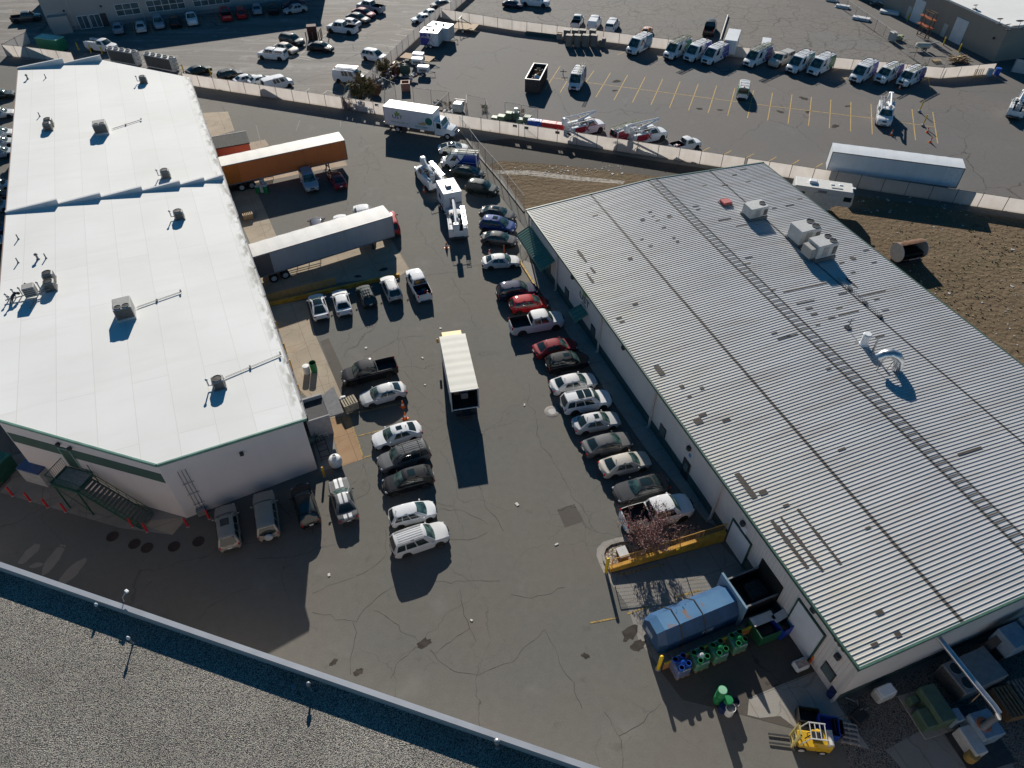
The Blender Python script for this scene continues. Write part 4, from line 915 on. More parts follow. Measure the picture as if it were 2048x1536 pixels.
def stripes(t, V):
    S = V.S; m = P_WHITE
    for sg in (-1, 1):
        q = MB(); y0, y1 = .07 * sg, .36 * sg
        q.grid(lambda a, b: V.roof(lerp(.02, .98, a), .5 + lerp(y0, y1, b) / (2 * S['wr'])) + Vector((0, 0, .012)), 8, 2)
        xfb = S['cab'][3] + .20; xrb = S['cab'][0] - .14
        q.grid(lambda a, b: Vector((lerp(xfb, S['L'] / 2 - .09, a), lerp(y0, y1, b), V.top(lerp(xfb, S['L'] / 2 - .09, a)) + .046)), 8, 2)
        q.grid(lambda a, b: Vector((lerp(-S['L'] / 2 + .09, xrb, a), lerp(y0, y1, b), V.top(lerp(-S['L'] / 2 + .09, xrb, a)) + .046)), 6, 2)
        obj('stripe', q.mesh('stripe', m), t)
def sparewheel(t, V):
    L = V.S['L']; q = MB(); q.lathe((-L / 2 - .12, 0, .95), [(.02, -.1), (.3, -.1), (.34, -.04), (.34, .08)], 18, axis='X'); o = obj('spare_wheel_cover', q.mesh('spare_wheel_cover', P_SILVER), t)
def ladder_mb(L, w=.42, z=0.0, r=.028, step=.32):
    q = MB()
    for s in (-1, 1): q.box((0, s * w / 2, z), (L, .035, .08))
    k = int(L / step)
    for i in range(k + 1): q.box((-L / 2 + L * i / k, 0, z), (.035, w, .035))
    return q
LADM = mat('fibreglass_ladder', (0.20, 0.22, 0.13), 0.6, var=.15); LADW = mat('aluminium_ladder', (0.62, 0.63, 0.64), 0.35, .5, var=.1)
def vanrack(ladder=None):
    def f(t, V):
        q = MB()
        for u in (.12, .42, .74):
            a, b = V.roof(u, .04), V.roof(u, .96); q.tube([a, a + Vector((0, 0, .2)), b + Vector((0, 0, .2)), b], .035, 5)
        for v in (.05, .95): q.tube([V.roof(.08, v) + Vector((0, 0, .2)), V.roof(.8, v) + Vector((0, 0, .2))], .03, 5)
        obj('roof_rack', q.mesh('roof_rack', DARK if ladder != 'white' else WHITE), t)
        if ladder in ('one', 'two', 'white'):
            for k, y in enumerate([.45] if ladder == 'one' else [.5, -.1]):
                l = obj('ladder', ladder_mb(5.2 if ladder != 'white' else 3.6, .40).mesh('ladder', LADM if ladder != 'white' else LADW), t); l.location = (-.35, y, V.S['zr'] + .33)
        q = MB().lathe((-V.S['L'] / 2 + .35, 0, V.S['zr'] + .06), [(.12, 0), (.12, .1), (.06, .16)], 10); obj('beacon', q.mesh('beacon', ORANGE), t)
    return f
def livery(m, stroke=None, roof=False):
    """coloured rear half with a big crossed stroke on both sides"""
    def f(t, V):
        S = V.S; L = S['L']; 
        for sg in (1, -1):
            q = MB(); y = sg * (S['W'] / 2 + .008)
            q.add([(-L / 2 + .25, y, .55), (-.35, y, .55), (.15, y, 1.16), (-L / 2 + .12, y, 1.16)], [(0, 1, 2, 3)])
            q.add(V.pane(V.side(sg), .0, .97, .03, .50, 4, 6, .014).v, V.pane(V.side(sg), .0, .97, .03, .50, 4, 6, .014).f)
            obj('livery_panel', q.mesh('livery_panel', m), t)
            s = MB()
            def P3(x, z):
                if z < 1.25: return Vector((x, sg * (S['W'] / 2 + .02), z))
                return Vector((x, sg * lerp(S['W'] / 2 + .02, S['wr'] + .08, ((z - 1.25) / (S['zr'] - 1.25)) ** 1.6), z))
            for x0, z0, x1, z1 in ((-.9, .6, .25, 2.05), (.25, .6, -.95, 2.05)):
                n = 8; pts = [(lerp(x0, x1, i / n), lerp(z0, z1, i / n)) for i in range(n + 1)]
                for (a, b), (c, d) in zip(pts, pts[1:]):
                    s.add([P3(a - .13, b), P3(a + .13, b), P3(c + .13, d), P3(c - .13, d)], [(0, 1, 2, 3)])
            obj('cross_emblem', s.mesh('cross_emblem', stroke or P_WHITE), t)
        q = V.pane(V.rear, .02, .97, .02, .98, 4, 6, .008); obj('livery_panel', q.mesh('livery_panel', m), t)
        q = MB(); q.box((-.0, 0, V.S['zr'] + .0), (.01, .01, .01))
    return f
def cargo(t, V):
    random.seed(int(t.location.x * 10)); b = V.S['bed']; cols = [GREYP, BROWN, DARK, WHITE, P_BLUE, RED]
    for k in range(7):
        q = MB().bbox((0, 0, 0), (random.uniform(.2, .6), random.uniform(.15, .4), random.uniform(.1, .3)), .03)
        o = obj('cargo', q.mesh('cargo', random.choice(cols)), t); o.location = (random.uniform(b[0] + .4, b[1] - .4), random.uniform(-.55, .55), b[2] + .14); o.rotation_euler = (0, 0, random.uniform(0, 3))
def bedcap(m=None, win=True):
    def f(t, V):
        b = V.S['bed']; W = V.S['W']; z = V.S['top'][2][1] + .01; q = MB()
        q.add([(b[0] - .08, -W * .45, z), (b[1] + .1, -W * .45, z), (b[1] + .1, W * .45, z), (b[0] - .08, W * .45, z), (b[0] + .12, -W * .37, z + .58), (b[1] + .08, -W * .37, z + .6), (b[1] + .08, W * .37, z + .6), (b[0] + .12, W * .37, z + .58)], [(4, 5, 6, 7), (0, 1, 5, 4), (1, 2, 6, 5), (2, 3, 7, 6), (3, 0, 4, 7)])
        o = obj('bed_cap', q.mesh('bed_cap', m or P_WHITE), t)
        if win:
            for sg in (1, -1):
                y0, y1 = W * .436 * sg, W * .392 * sg; k = MB().add([(b[0] + .3, y0 + sg*.012, z + .14), (b[1] - .2, y0+ sg*.012, z + .14), (b[1] - .25, y1+ sg*.012, z + .48), (b[0] + .35, y1+ sg*.012, z + .48)], [(0, 1, 2, 3)]); obj('side_window', k.mesh('side_window', CARGLASS), o)
            k = MB().add([(b[0] - .055, -W * .38, z + .1), (b[0] - .055, W * .38, z + .1), (b[0] + .075, W * .34, z + .5), (b[0] + .075, -W * .34, z + .5)], [(0, 1, 2, 3)]); obj('rear_window', k.mesh('rear_window', CARGLASS), o)
    return f
def utilitybody(t, V):
    b = V.S['bed']; W = V.S['W']
    for sg in (1, -1):
        q = MB().bbox(((b[0] + b[1]) / 2 - .05, sg * (W / 2 - .2), 1.08), (b[1] - b[0] + .25, .46, 1.0), .04); obj('tool_locker', q.mesh('tool_locker', P_WHITE), t)
    q = MB()
    for x in (b[0] + .1, b[1] - .1): q.tube([(x, -.85, 1.55), (x, -.85, 2.05), (x, .85, 2.05), (x, .85, 1.55)], .035, 5)
    obj('ladder_rack', q.mesh('ladder_rack', DARK), t)
NEAR = 'cars parked in the near yard'; STF = 'cars in the staff lot'; FLT = 'fleet vans in the service lot'
V_ = vehicle
# ---- row by the docks
V_('fastback', P_WHITE, (643, 634), (629.5, 588), 'white fastback car with black glass roof, first in the row beside the dock rail', NEAR, extras=[glassroof])
V_('sedan', P_WHITE, (689.5, 626), (677, 580), 'white sedan parked between the black-roofed white car and the dark hatchback', NEAR, extras=[antenna])
V_('hatch', P_DGREEN, (742, 609), (723, 570), 'small dark hatchback carrying a roof rack, middle of the dock row', NEAR, extras=[bikerack])
V_('suv', P_SILVER, (792, 597), (772, 553), 'silver crossover parked beside the white open-bed pickup', NEAR, 'SUV', extras=[rails(), antenna])
V_('pickup', P_WHITE, (850, 595), (824.5, 543), 'white crew pickup with loose gear in its open bed, end of the dock row', NEAR, 'pickup truck', extras=[cargo])
V_('pickup', P_BLACK, (791, 727), (684, 754), 'black crew cab pickup with empty bed beside the dock slab', NEAR, 'pickup truck', zmid=.9)
V_('sedan', P_SILVER, (809, 775), (721, 799), 'silver sedan parked next to the black pickup near an orange cone', NEAR, extras=[antenna])
V_('sedan', P_WHITE, (842, 854), (743, 883), 'white sedan with dark sunroof at the top of the angled row by the warehouse corner', NEAR, extras=[sunroof(.35, .72, .28, .72), antenna])
V_('wagonsuv', P_GREY, (857, 898), (757, 930), 'grey SUV with pale ribbed roof and crossbars, second in the angled row', NEAR, 'SUV', extras=[rails(), crossbars, ribs])
V_('suv', P_BLACK, (865, 948), (766, 974), 'glossy black SUV with sunroof, middle of the angled row', NEAR, 'SUV', extras=[sunroof(.5, .8), antenna])
V_('hatch', P_WHITE, (780, 1037), (871, 1014), 'white hatchback facing the yard between black SUV and silver SUV', NEAR, extras=[antenna])
V_('wagonsuv', P_LSILVER, (786, 1096), (893, 1060), 'silver SUV with roof rails, lowest of the angled row in full sun', NEAR, 'SUV', extras=[rails(), ribs])
V_('coupe', P_GREY, (698, 1040), (674.5, 958), 'dark grey muscle car with twin white stripes at the warehouse wall', NEAR, extras=[stripes])
V_('suv', P_BLACK, (622, 1046), (599.5, 973), 'black hatchback SUV parked beside the striped muscle car', NEAR, 'SUV', extras=[sunroof(.1, .85, .15, .85, 'glass_roof')])
V_('wagonsuv', P_TAN, (538, 1071), (527, 988), 'tan boxy SUV with a covered spare wheel on its tailgate', NEAR, 'SUV', extras=[sparewheel, ribs])
V_('suv', P_TAN, (460, 1093), (450, 1013), 'greyish tan crossover with sunroof, nearest to the red posts', NEAR, 'SUV', extras=[sunroof(.52, .86), antenna])
# ---- row along the metal building
V_('sedan', P_LSILVER, (966, 524), (1038, 519), 'silver sedan alone by the yellow kerb end and green awning', NEAR, extras=[antenna])
V_('suv', P_NAVY, (993, 587), (1075, 576), 'navy blue crossover at the head of the long row beside the red hatchback', NEAR, 'SUV')
V_('hatch', P_RED, (1019, 613), (1096, 602), 'bright red hatchback beside the navy crossover', NEAR)
V_('pickup', P_LSILVER, (1020, 652), (1127, 634), 'pale silver crew pickup with empty dark bed beside the red hatchback', NEAR, 'pickup truck', zmid=.9)
V_('sedan', P_DRED, (1067, 703), (1153, 685), 'dark red sedan with dark rear glass below the silver pickup', NEAR, extras=[antenna])
V_('suv', P_BLACK, (1093, 731), (1176, 715), 'black crossover with grey sheen roof and small sunroof below the dark red sedan', NEAR, 'SUV', extras=[sunroof(.6, .9, .3, .7), antenna])
V_('sedan', P_LSILVER, (1101, 775), (1193, 756), 'pale silver sedan between black crossover and the white glass-roofed SUV', NEAR, extras=[antenna])
V_('wagonsuv', P_WHITE, (1123, 812), (1222, 794), 'white SUV with two-pane glass roof and black rails beside the manhole', NEAR, 'SUV', extras=[sunroof(.42, .66, .12, .88, 'glass_roof'), sunroof(.69, .95, .12, .88, 'glass_roof'), rails()])
V_('sedan', P_SILVER, (1145, 852), (1240, 834), 'silver sedan with sunroof and wide black rear window', NEAR, extras=[sunroof(.55, .85, .25, .75), antenna])
V_('sedan', P_GREY, (1166, 899), (1263, 875), 'plain grey sedan between the sunroof sedan and the beige sedan', NEAR)
V_('sedan', P_BEIGE, (1200, 939), (1300, 914), 'beige sedan with red tail lights parked above the dark coupe', NEAR, extras=[antenna])
V_('coupe', P_DGREY, (1335, 962), (1228, 989), 'charcoal coupe backed in facing the yard, black glass roof', NEAR, extras=[sunroof(.05, .95, .15, .85, 'glass_roof')])
V_('pickup', P_WHITE, (1246, 1042), (1383, 1005), 'white pickup parked under the reddish bare tree', NEAR, 'pickup truck', zmid=.9)
# ---- group along the wire fence
V_('fastback', P_WHITE, (879, 297), (934, 293), 'white electric-style fastback behind the blue and white van', NEAR, extras=[glassroof])
V_('sedan', P_DGREEN, (903, 338), (969, 350), 'dark greenish sedan with bright sun glint beside the fence', NEAR)
V_('suv', P_DGREEN, (932, 371), (997, 381), 'dark SUV with grey roof beside the wire fence in front of the camper', NEAR, 'SUV')
V_('sedan', P_DGREY, (960, 421), (1031, 432), 'dark grey sedan with glass roof panel above the blue hatchback', NEAR, extras=[sunroof(.3, .9, .2, .8)])
V_('hatch', P_BLUE, (962, 446), (1030, 455), 'bright blue hatchback between two dark sedans at the fence', NEAR, scale=1.06, extras=[sunroof(.55, .85), antenna])
V_('sedan', P_DGREY, (964, 473), (1034, 481), 'dark sedan with pale shining roof below the blue hatchback', NEAR)
V_('suv', P_SBLUE, (610, 343), (626, 380), 'silver blue car facing the yard in the orange trailer shade', NEAR, 'SUV')
V_('sedan', P_DRED, (683, 374), (664, 342), 'red sedan with a glinting rear window beside the orange trailer', NEAR)
V_('hatch', P_NAVY, (637, 470), (632, 434), 'dark small car hidden behind the long grey trailer', NEAR)
V_('sedan', P_WHITE, (688, 466), (678, 428), 'white car roof peeking over the long grey trailer', NEAR)
V_('regpickup', P_WHITE, (737, 462), (720, 412), 'white pickup with a cap behind the long grey trailer', NEAR, 'pickup truck', extras=[bedcap()])
V_('suv', P_RED, (787, 468), (773, 425), 'red SUV mostly hidden by the front of the grey trailer', NEAR, 'SUV')
# ---- staff lot
V_('pickup', P_WHITE, (713, 61), (655, 54), 'white crew pickup at the near end of the centre row of the staff lot', STF, 'pickup truck')
V_('sedan', P_LSILVER, (720, 49), (674, 43), 'pale sedan between the white pickup and the dark sedan in the staff lot', STF)
V_('sedan', P_DGREY, (694, 32), (739, 41), 'dark sedan with glinting roof beside the red car in the staff lot', STF)
V_('sedan', P_DRED, (705, 22), (750, 31), 'red car in the centre row of the staff lot beside the silver pickup', STF)
V_('pickup', P_SILVER, (771, 21), (711, 10), 'silver pickup with black bed at the far end of the centre row', STF, 'pickup truck')
V_('pickup', P_WHITE, (573, 112), (517, 107), 'white pickup with a bed cap beside the tan sedan in the staff lot', STF, 'pickup truck', extras=[bedcap()])
V_('sedan', P_BEIGE, (550, 92), (594, 101), 'tan sedan next to the white capped pickup in the staff lot', STF)
V_('suv', P_DGREY, (561, 76), (607, 86), 'dark SUV with roof bars behind the tan sedan', STF, 'SUV', extras=[rails()])
V_('sedan', P_BLACK, (617, 91), (666, 97), 'black sedan parked alone below the brown post shelter', STF)
V_('suv', P_WHITE, (726, 108), (774, 118), 'white SUV nose to the diagonal wall in the staff lot', STF, 'SUV')
V_('oldvan', P_WHITE, (668, 148), (731, 153), 'white work van with an aluminium ladder rack by the diagonal wall', STF, 'van', zmid=1.1, extras=[vanrack('white')])
V_('oldvan', P_WHITE, (530, 170), (579, 157), 'plain white van behind the front wall of the staff lot', STF, 'van', zmid=1.1)
V_('sedan', P_WHITE, (501, 164), (540, 155), 'white car beside the plain white van along the front wall', STF)
V_('sedan', P_DGREEN, (378, 145), (416, 134), 'dark green car next to the air chillers', STF)
V_('suv', P_BLACK, (437, 155), (484, 144), 'black SUV with a sun glint along the front wall of the staff lot', STF, 'SUV')
V_('sedan', P_WHITE, (471, 163), (513, 152), 'white sedan next to the black SUV along the front wall', STF)
V_('sedan', P_WHITE, (868, 34), (822, 39), 'white sedan nearest the wall corner in the staff lot', STF)
V_('sedan', P_WHITE, (880, 24), (836, 29), 'white sedan just behind another by the wall corner', STF)
V_('sedan', P_GREY, (902, 5), (860, 10), 'grey sedan at the very top beside the diagonal wall', STF)
V_('sedan', P_SILVER, (614, 14), (566, 22), 'silver sedan at the shaded edge of the upper staff lot', STF)
V_('sedan', P_NAVY, (609, 5), (561, 12), 'dark blue sedan behind the silver sedan at the top edge', STF)
V_('coupe', P_BLACK, (548, 28), (545, 5), 'black car in the shade beside the grey office building end', STF)
V_('sedan', P_SBLUE, (516, 28), (512, 6), 'grey blue car in the office shade at the end of the stalls', STF)
V_('sedan', P_SBLUE, (237, 65), (235, 46), 'silver blue sedan leftmost of the office stalls', STF)
V_('sedan', P_LSILVER, (283, 62), (281, 43), 'pale sedan beside the office window in the shade', STF)
V_('suv', P_SBLUE, (313, 32), (322, 60), 'large silver blue crossover facing out from the office wall', STF, 'SUV')
V_('suv', P_BLACK, (352, 52), (349, 34), 'black SUV hard to see in the office shade', STF, 'SUV')
V_('regpickup', P_WHITE, (380, 26), (387, 50), 'white pickup facing out from the office windows', STF, 'pickup truck')
V_('regpickup', P_RED, (456, 41), (446, 17), 'red pickup backed from the office, left of two', STF, 'pickup truck')
V_('suv', P_RED, (486, 38), (478, 14), 'red SUV with pale roof at the office wall, right of two', STF, 'SUV')
V_('pickup', P_DGREY, (27, 38), (78, 33), 'dark pickup at the top left beside the painted bays', STF, 'pickup truck')
V_('regpickup', P_WHITE, (172, 87), (237, 95), 'white utility truck with tool lockers in the office shade', STF, 'pickup truck', extras=[utilitybody], zmid=.9)
# ---- rear lot
RL_ = 'vehicles in the rear lot'
V_('regpickup', P_WHITE, (1149, 52), (1160, 34), 'white pickup with black bed behind the brown cabinets', RL_, 'pickup truck')
V_('regpickup', P_WHITE, (1183, 57), (1194, 37), 'white pickup with a white bed, middle of the rear three', RL_, 'pickup truck', extras=[bedcap(win=False)])
V_('regpickup', P_WHITE, (1218, 61), (1231, 42), 'white pickup with grey rear window, right of the rear three', RL_, 'pickup truck', extras=[bedcap(win=True)])
V_('coupe', P_ORANGE, (1288, 69), (1298, 54), 'orange sports car with white stripes behind the wall', RL_, extras=[stripes])
V_('pickup', P_BLACK, (1415, 70), (1424, 44), 'black pickup alone in the rear lot near the pole', RL_, 'pickup truck')
V_('sedan', P_NAVY, (1012, 6), (1040, 9), 'dark car at the top edge of the rear lot', RL_)
V_('pickup', P_WHITE, (1042, 2), (1100, 7), 'white pickup cut by the top edge of the picture', RL_, 'pickup truck')
# ---- fleet vans
L_TEAL = mat('teal_livery', (0.02, 0.20, 0.34), .35, var=.04); L_GREEN = mat('green_livery', (0.015, 0.18, 0.065), .35, var=.04); L_PURP = mat('purple_livery', (0.045, 0.04, 0.22), .35, var=.04); L_BLUE = mat('blue_livery', (0.02, 0.06, 0.30), .35, var=.04); L_STEEL = mat('steel_blue_livery', (0.06, 0.12, 0.20), .35, var=.04)
for r_, f_, col, lad, lab in (
    ((1299, 79), (1255, 103), L_TEAL, None, 'white work van with teal rear half next to the brown cabinets'),
    ((1375, 91), (1332, 110), L_GREEN, 'two', 'white work van with green rear half and long ladders'),
    ((1414, 95), (1372, 115), L_PURP, None, 'white work van with purple rear half beside the green one'),
    ((1450, 100), (1407, 121), L_BLUE, None, 'white work van with blue rear half left of the white box trailer'),
    ((1537, 106), (1490, 126), L_PURP, 'two', 'white work van with purple rear and dark ladders right of the box trailer'),
    ((1621, 116), (1576, 139), L_STEEL, None, 'white work van with steel blue rear beside the small green-marked pickup'),
    ((1662, 121), (1619, 143), L_GREEN, None, 'white work van with green rear half and no ladders'),
    ((1746, 134), (1705, 158), L_BLUE, None, 'white work van with royal blue rear after the gap in the row')):
    V_('van', P_WHITE, r_, f_, lab, FLT, 'van', zmid=1.0, extras=[livery(col, P_WHITE if col != L_TEAL else L_PURP), vanrack(lad)])
for r_, f_, lab in (((1797, 138), (1755, 158), 'white old-style van with purple rear and black bumper, second from the row end'), ((1842, 144), (1799, 165), 'white old-style van with purple rear at the row end behind an orange cone')):
    V_('oldvan', P_WHITE, r_, f_, lab, FLT, 'van', zmid=1.0, extras=[livery(L_PURP), vanrack('one')])
V_('regpickup', P_BEIGE, (1581, 112), (1542, 129), 'small beige pickup with a cap and green door mark among the vans', FLT, 'pickup truck', extras=[bedcap(P_BEIGE)])
V_('van', P_WHITE, (1161, 146), (1147, 173), 'white and purple van facing out alone beside the junk container', FLT, 'van', zmid=1.0, extras=[livery(L_PURP), vanrack('one')])
V_('oldvan', P_WHITE, (1486, 187), (1489, 166), 'white van with a solid green tail seen from behind in the empty stalls', FLT, 'van', zmid=1.0, extras=[livery(L_GREEN), vanrack(None)])
V_('van', P_WHITE, (957, 322), (882, 317), 'white van with a deep blue swoosh tail and ladders by the wire fence', FLT, 'van', zmid=1.0, extras=[livery(mat('deep_blue_livery', (0.012, 0.05, 0.32), .35, var=.04), mat('deep_blue_livery', (0, 0, 0))), vanrack('two')])
V_('oldvan', P_WHITE, (1226, 275), (1282, 257), 'white van with red side mark and dark ladders behind the wall', FLT, 'van', zmid=1.0, extras=[livery(mat('red_livery', (0.42, 0.02, 0.04), .4, var=.05)), vanrack('two')])
V_('regpickup', P_WHITE, (1341, 297), (1399, 283), 'white pickup with green bed corner and orange beacon behind the wall', FLT, 'pickup truck', extras=[cargo])
# ---- cars west of the warehouse, cut by the picture edge
WST = 'cars at the west edge'
for (yy, k, pt, lab) in ((184, 'sedan', P_DGREEN, 'dark green car farthest up the west edge'), (222, 'sedan', P_LSILVER, 'silver car below the dark green one at the west edge'), (263, 'hatch', P_WHITE, 'white hatchback third down the west edge'), (280, 'sedan', P_SILVER, 'silver sedan fourth down the west edge'), (300, 'sedan', P_SBLUE, 'grey blue car with sunroof at the west edge'), (366, 'hatch', P_WHITE, 'white car above the black one near the west lawn'), (386, 'sedan', P_BLACK, 'black car with sun glint at the west edge'), (408, 'suv', P_SBLUE, 'grey blue crossover just above the grass strip'), (452, 'sedan', P_BLUE, 'blue car below the grass strip at the west edge'), (480, 'suv', P_SILVER, 'silver crossover lower on the west edge')):
    x1 = 30 - max(0, (yy - 300)) * .09
    V_(k, pt, (x1 - 62, yy + 8), (x1, yy), lab, WST, 'SUV' if k == 'suv' else 'car', extras=[sunroof()] if yy == 300 else [])
# ------------------------------------------------------------------ walls and fences
def heading(a, b): return atan2(b.y - a.y, b.x - a.x)
def screen_mat():
    q = G('translucent_screen_fabric')
    c = q.mix(q.rng(q.noise(0.35, 5).outputs[0], .3, .7), (.50, .46, .43), (.60, .565, .535))
    st = q.noise(1.6, 5, q.mapping(scale=(1, 1, .18))).outputs[0]; c = q.mix(q.math('MULTIPLY', q.rng(st, .5, .75), .4), c, (.42, .36, .31))
    sx = N(q.t, 'ShaderNodeSeparateXYZ'); q.L.new(q.co, sx.inputs[0]); c = q.mix(q.math('MULTIPLY', q.rng(sx.outputs[2], 0, .3, 1, 0), .5), c, (.30, .24, .18))
    q.L.new(c, q.b.inputs['Base Color']); q.b.inputs['Roughness'].default_value = .9
    tr = N(q.t, 'ShaderNodeBsdfTranslucent'); q.L.new(c, tr.inputs[0]); mx = N(q.t, 'ShaderNodeMixShader'); mx.inputs[0].default_value = .52
    q.L.new(q.b.outputs[0], mx.inputs[1]); q.L.new(tr.outputs[0], mx.inputs[2]); q.L.new(mx.outputs[0], q.t.nodes['Material Output'].inputs[0]); return q.m
M_SCREEN = screen_mat()
def panel_wall_run(pts, label, h=1.85, step=2.9, name='screen_fence', holes=()):
    t = thing(name, label, 'fence', pts[0]); o = pts[0]
    proto = None
    for a, b in zip(pts, pts[1:]):
        d = b - a; L = d.length; n = Vector((-d.y, d.x, 0)).normalized() * .075; k = max(1, round(L / step))
        a_, b_ = a - o, b - o
        q = MB(); xs = [0.0]; cuts = sorted(f * L for f in holes)
        for f in cuts: xs += [f - .32, f + .32]
        xs.append(L); zr = [0.02, h - .62, h - .22, h] if cuts else [0.02, h]
        dn = d.normalized()
        for i in range(len(xs) - 1):
            for j in range(len(zr) - 1):
                if cuts and i % 2 == 1 and j == 1: continue
                q.add([a_ + dn * xs[i] + Vector((0, 0, zr[j])), a_ + dn * xs[i + 1] + Vector((0, 0, zr[j])), a_ + dn * xs[i + 1] + Vector((0, 0, zr[j + 1])), a_ + dn * xs[i] + Vector((0, 0, zr[j + 1]))], [(0, 1, 2, 3)])
        q.build('fabric_screen', M_SCREEN, t, fix=False)
        MB().tube([a_ + Vector((0, 0, h + .02)), b_ + Vector((0, 0, h + .02))], .03, 5).build('top_rail', CHAIN, t)
        for i in range(k + 1):
            p = a_.lerp(b_, i / k)
            if proto is None:
                proto = MB().tube([(0, 0, 0), (0, 0, h + .18)], .04, 6).mesh('post', mat('dark_fence_post', (0.13, 0.125, 0.12), .7, var=.2))
            q = obj('post', proto, t, (p.x, p.y, 0)); q.rotation_euler = (0, 0, atan2(d.y, d.x))
    return t
def w1p(x): return Vector((x, W1(x), 0))
panel_wall_run([w1p(-54), w1p(-26.4)], 'pale fabric screen fence along the alley beside the staff lot and warehouse')
panel_wall_run([w1p(-26.2), w1p(-24.0), w1p(31.5)], 'long pale fabric screen fence with vent holes behind the delivery truck', holes=(.02, .06, .10, .145, .185, .44, .47, .55, .58))
panel_wall_run([w1p(31.8), w1p(62.0), w1p(95)], 'pale fabric screen fence between the travel trailer and the service lot')
panel_wall_run([w1p(-26.2) + Vector((.05, .25, 0)), g(748, 161), g(806, 104), g(881, 35), g(902, 26), Vector((-5, 175, 0))], 'diagonal pale screen fence between the staff lot and the service lot', h=1.9)
panel_wall_run([g(884, 37), g(1024, 60), g(1334, 99), g(1666, 136), g(1880, 157), g(1984, 148)], 'pale screen fence behind the row of fleet vans', h=1.75)
e_ = [g(14, 112), g(60, 116), g(152, 128)]
panel_wall_run(e_, 'pale screen fence in front of the green container', h=1.9)
panel_wall_run([g(14, 112) + Vector((0, .3, 0)), g(62, 86)], 'short side screen of the green container enclosure', h=1.9)
def chain_fence(pts, label, h=1.9, step=3.0, mesh=True, kerb=False, name='wire_fence'):
    t = thing(name, label, 'fence', pts[0]); o = pts[0]; proto = MB().tube([(0, 0, 0), (0, 0, h + .05)], .035, 6).mesh('post', CHAIN)
    rail, wire = MB(), MB()
    for a, b in zip(pts, pts[1:]):
        a_, b_ = a - o, b - o; L = (b - a).length; k = max(1, round(L / step)); d = (b_ - a_) / L
        for i in range(k + 1):
            p = a_.lerp(b_, i / k); obj('post', proto, t, p)
        rail.tube([a_ + Vector((0, 0, h)), b_ + Vector((0, 0, h))], .03, 5)
        if mesh:
            s = .30; n = int((L + h) / s)
            for i in range(n):
                for sg in (1, -1):
                    x0 = i * s - (h if sg > 0 else 0); x1 = x0 + h * 1.0; z0, z1 = (0, h) if sg > 0 else (h, 0)
                    q0, q1 = max(0, x0), min(L, x1)
                    if q1 <= q0: continue
                    zz0 = z0 + (z1 - z0) * (q0 - x0) / h; zz1 = z0 + (z1 - z0) * (q1 - x0) / h
                    wire.tube([a_ + d * q0 + Vector((0, 0, zz0)), a_ + d * q1 + Vector((0, 0, zz1))], .0055, 3, cap=False, smooth=False)
    rail.build('top_rail', CHAIN, t)
    if mesh: wire.build('wire_mesh', CHAIN, t, fix=False)
    if kerb:
        k_ = MB()
        for a, b in zip(pts, pts[1:]):
            a_, b_ = a - o, b - o; d = (b_ - a_); n = Vector((-d.y, d.x, 0)).normalized() * .12; k_.prism([(p.x, p.y) for p in (a_ - n, b_ - n, b_ + n, a_ + n)], 0, .16)
        k_.build('kerb', M_CONC_GREY, t)
    return t
chain_fence([g(921, 262), g(957, 312), g(1000, 362), g(1048, 424)], 'wire mesh fence with a pale top rail between parked cars and dirt field', h=2.3, kerb=True)
chain_fence([g(741, 170) + Vector((.6, -.5, 0)), g(792, 194)], 'short wire fence around the cable spool yard', h=2.2)
chain_fence([g(828, 204), g(899, 213), g(872, 240)], 'wire fence corner over the scrap behind the delivery truck', h=2.3)
chain_fence([g(934, 234), g(934, 217), g(972, 226), g(975, 238)], 'wire fence panel beside the white tank in the service lot', h=2.2)
chain_fence([g(1010, 232), g(1075, 244), g(1046, 263)], 'wire fence corner around the green boxes', h=2.2)
chain_fence([g(1655, -2), g(1748, 62), g(1802, 102), g(1880, 152)], 'long wire fence leading up past the tan building yard', h=2.0, step=4)
chain_fence([g(1040, 505), g(1062, 470)], 'short bit of fence beside the green awning', h=1.1)
# ------------------------------------------------------------------ far buildings
tl = thing('office_building', 'grey office building at the top with shaded windows and stalls in front', 'building', g(104, 66))
b0, b1 = g(104, 66), g(512, 15); dv = (b1 - b0).normalized(); nv = Vector((-dv.y, dv.x, 0)); RT = atan2(dv.y, dv.x); tl.rotation_euler = (0, 0, RT)
MB().prism([(0, 0), (52, 0), (52, 30), (0, 30)], 0, 7.2).build('wall', M_TLWALL, tl)
MB().prism([(-.25, -.25), (52.25, -.25), (52.25, 30.25), (-.25, 30.25)], 7.2, 7.6).build('roof', M_MEMB, tl)
MB().prism([(.002, -.02), (51.99, -.02), (51.99, -.002), (.002, -.002)], .0, .75).build('base_band', mat('grey_base_band', (.25, .25, .26), .8), tl)
def plane_x(px, py):
    # position along the office front for a photo point on its wall plane
    c = Vector((0, 0, CAM_H)); r = g(px, py) - c; t = (b0 - c).dot(nv) / r.dot(nv); p = c + r * t; return (p - b0).dot(dv), p.z
def wframe(parent, x0, x1, z0, z1, nx, nz, m=WGLASS):
    f = MB(); f.box(((x0 + x1) / 2, -.04, (z0 + z1) / 2), (x1 - x0, .03, z1 - z0)); o = f.build('window', m, parent); q = MB()
    for i in range(nx + 1): q.box((lerp(x0, x1, i / nx), -.07, (z0 + z1) / 2), (.08, .06, z1 - z0 + .08))
    for i in range(nz + 1): q.box(((x0 + x1) / 2, -.075, lerp(z0, z1, i / nz)), (x1 - x0, .05, .08))
    q.build('frame', WHITE, o)
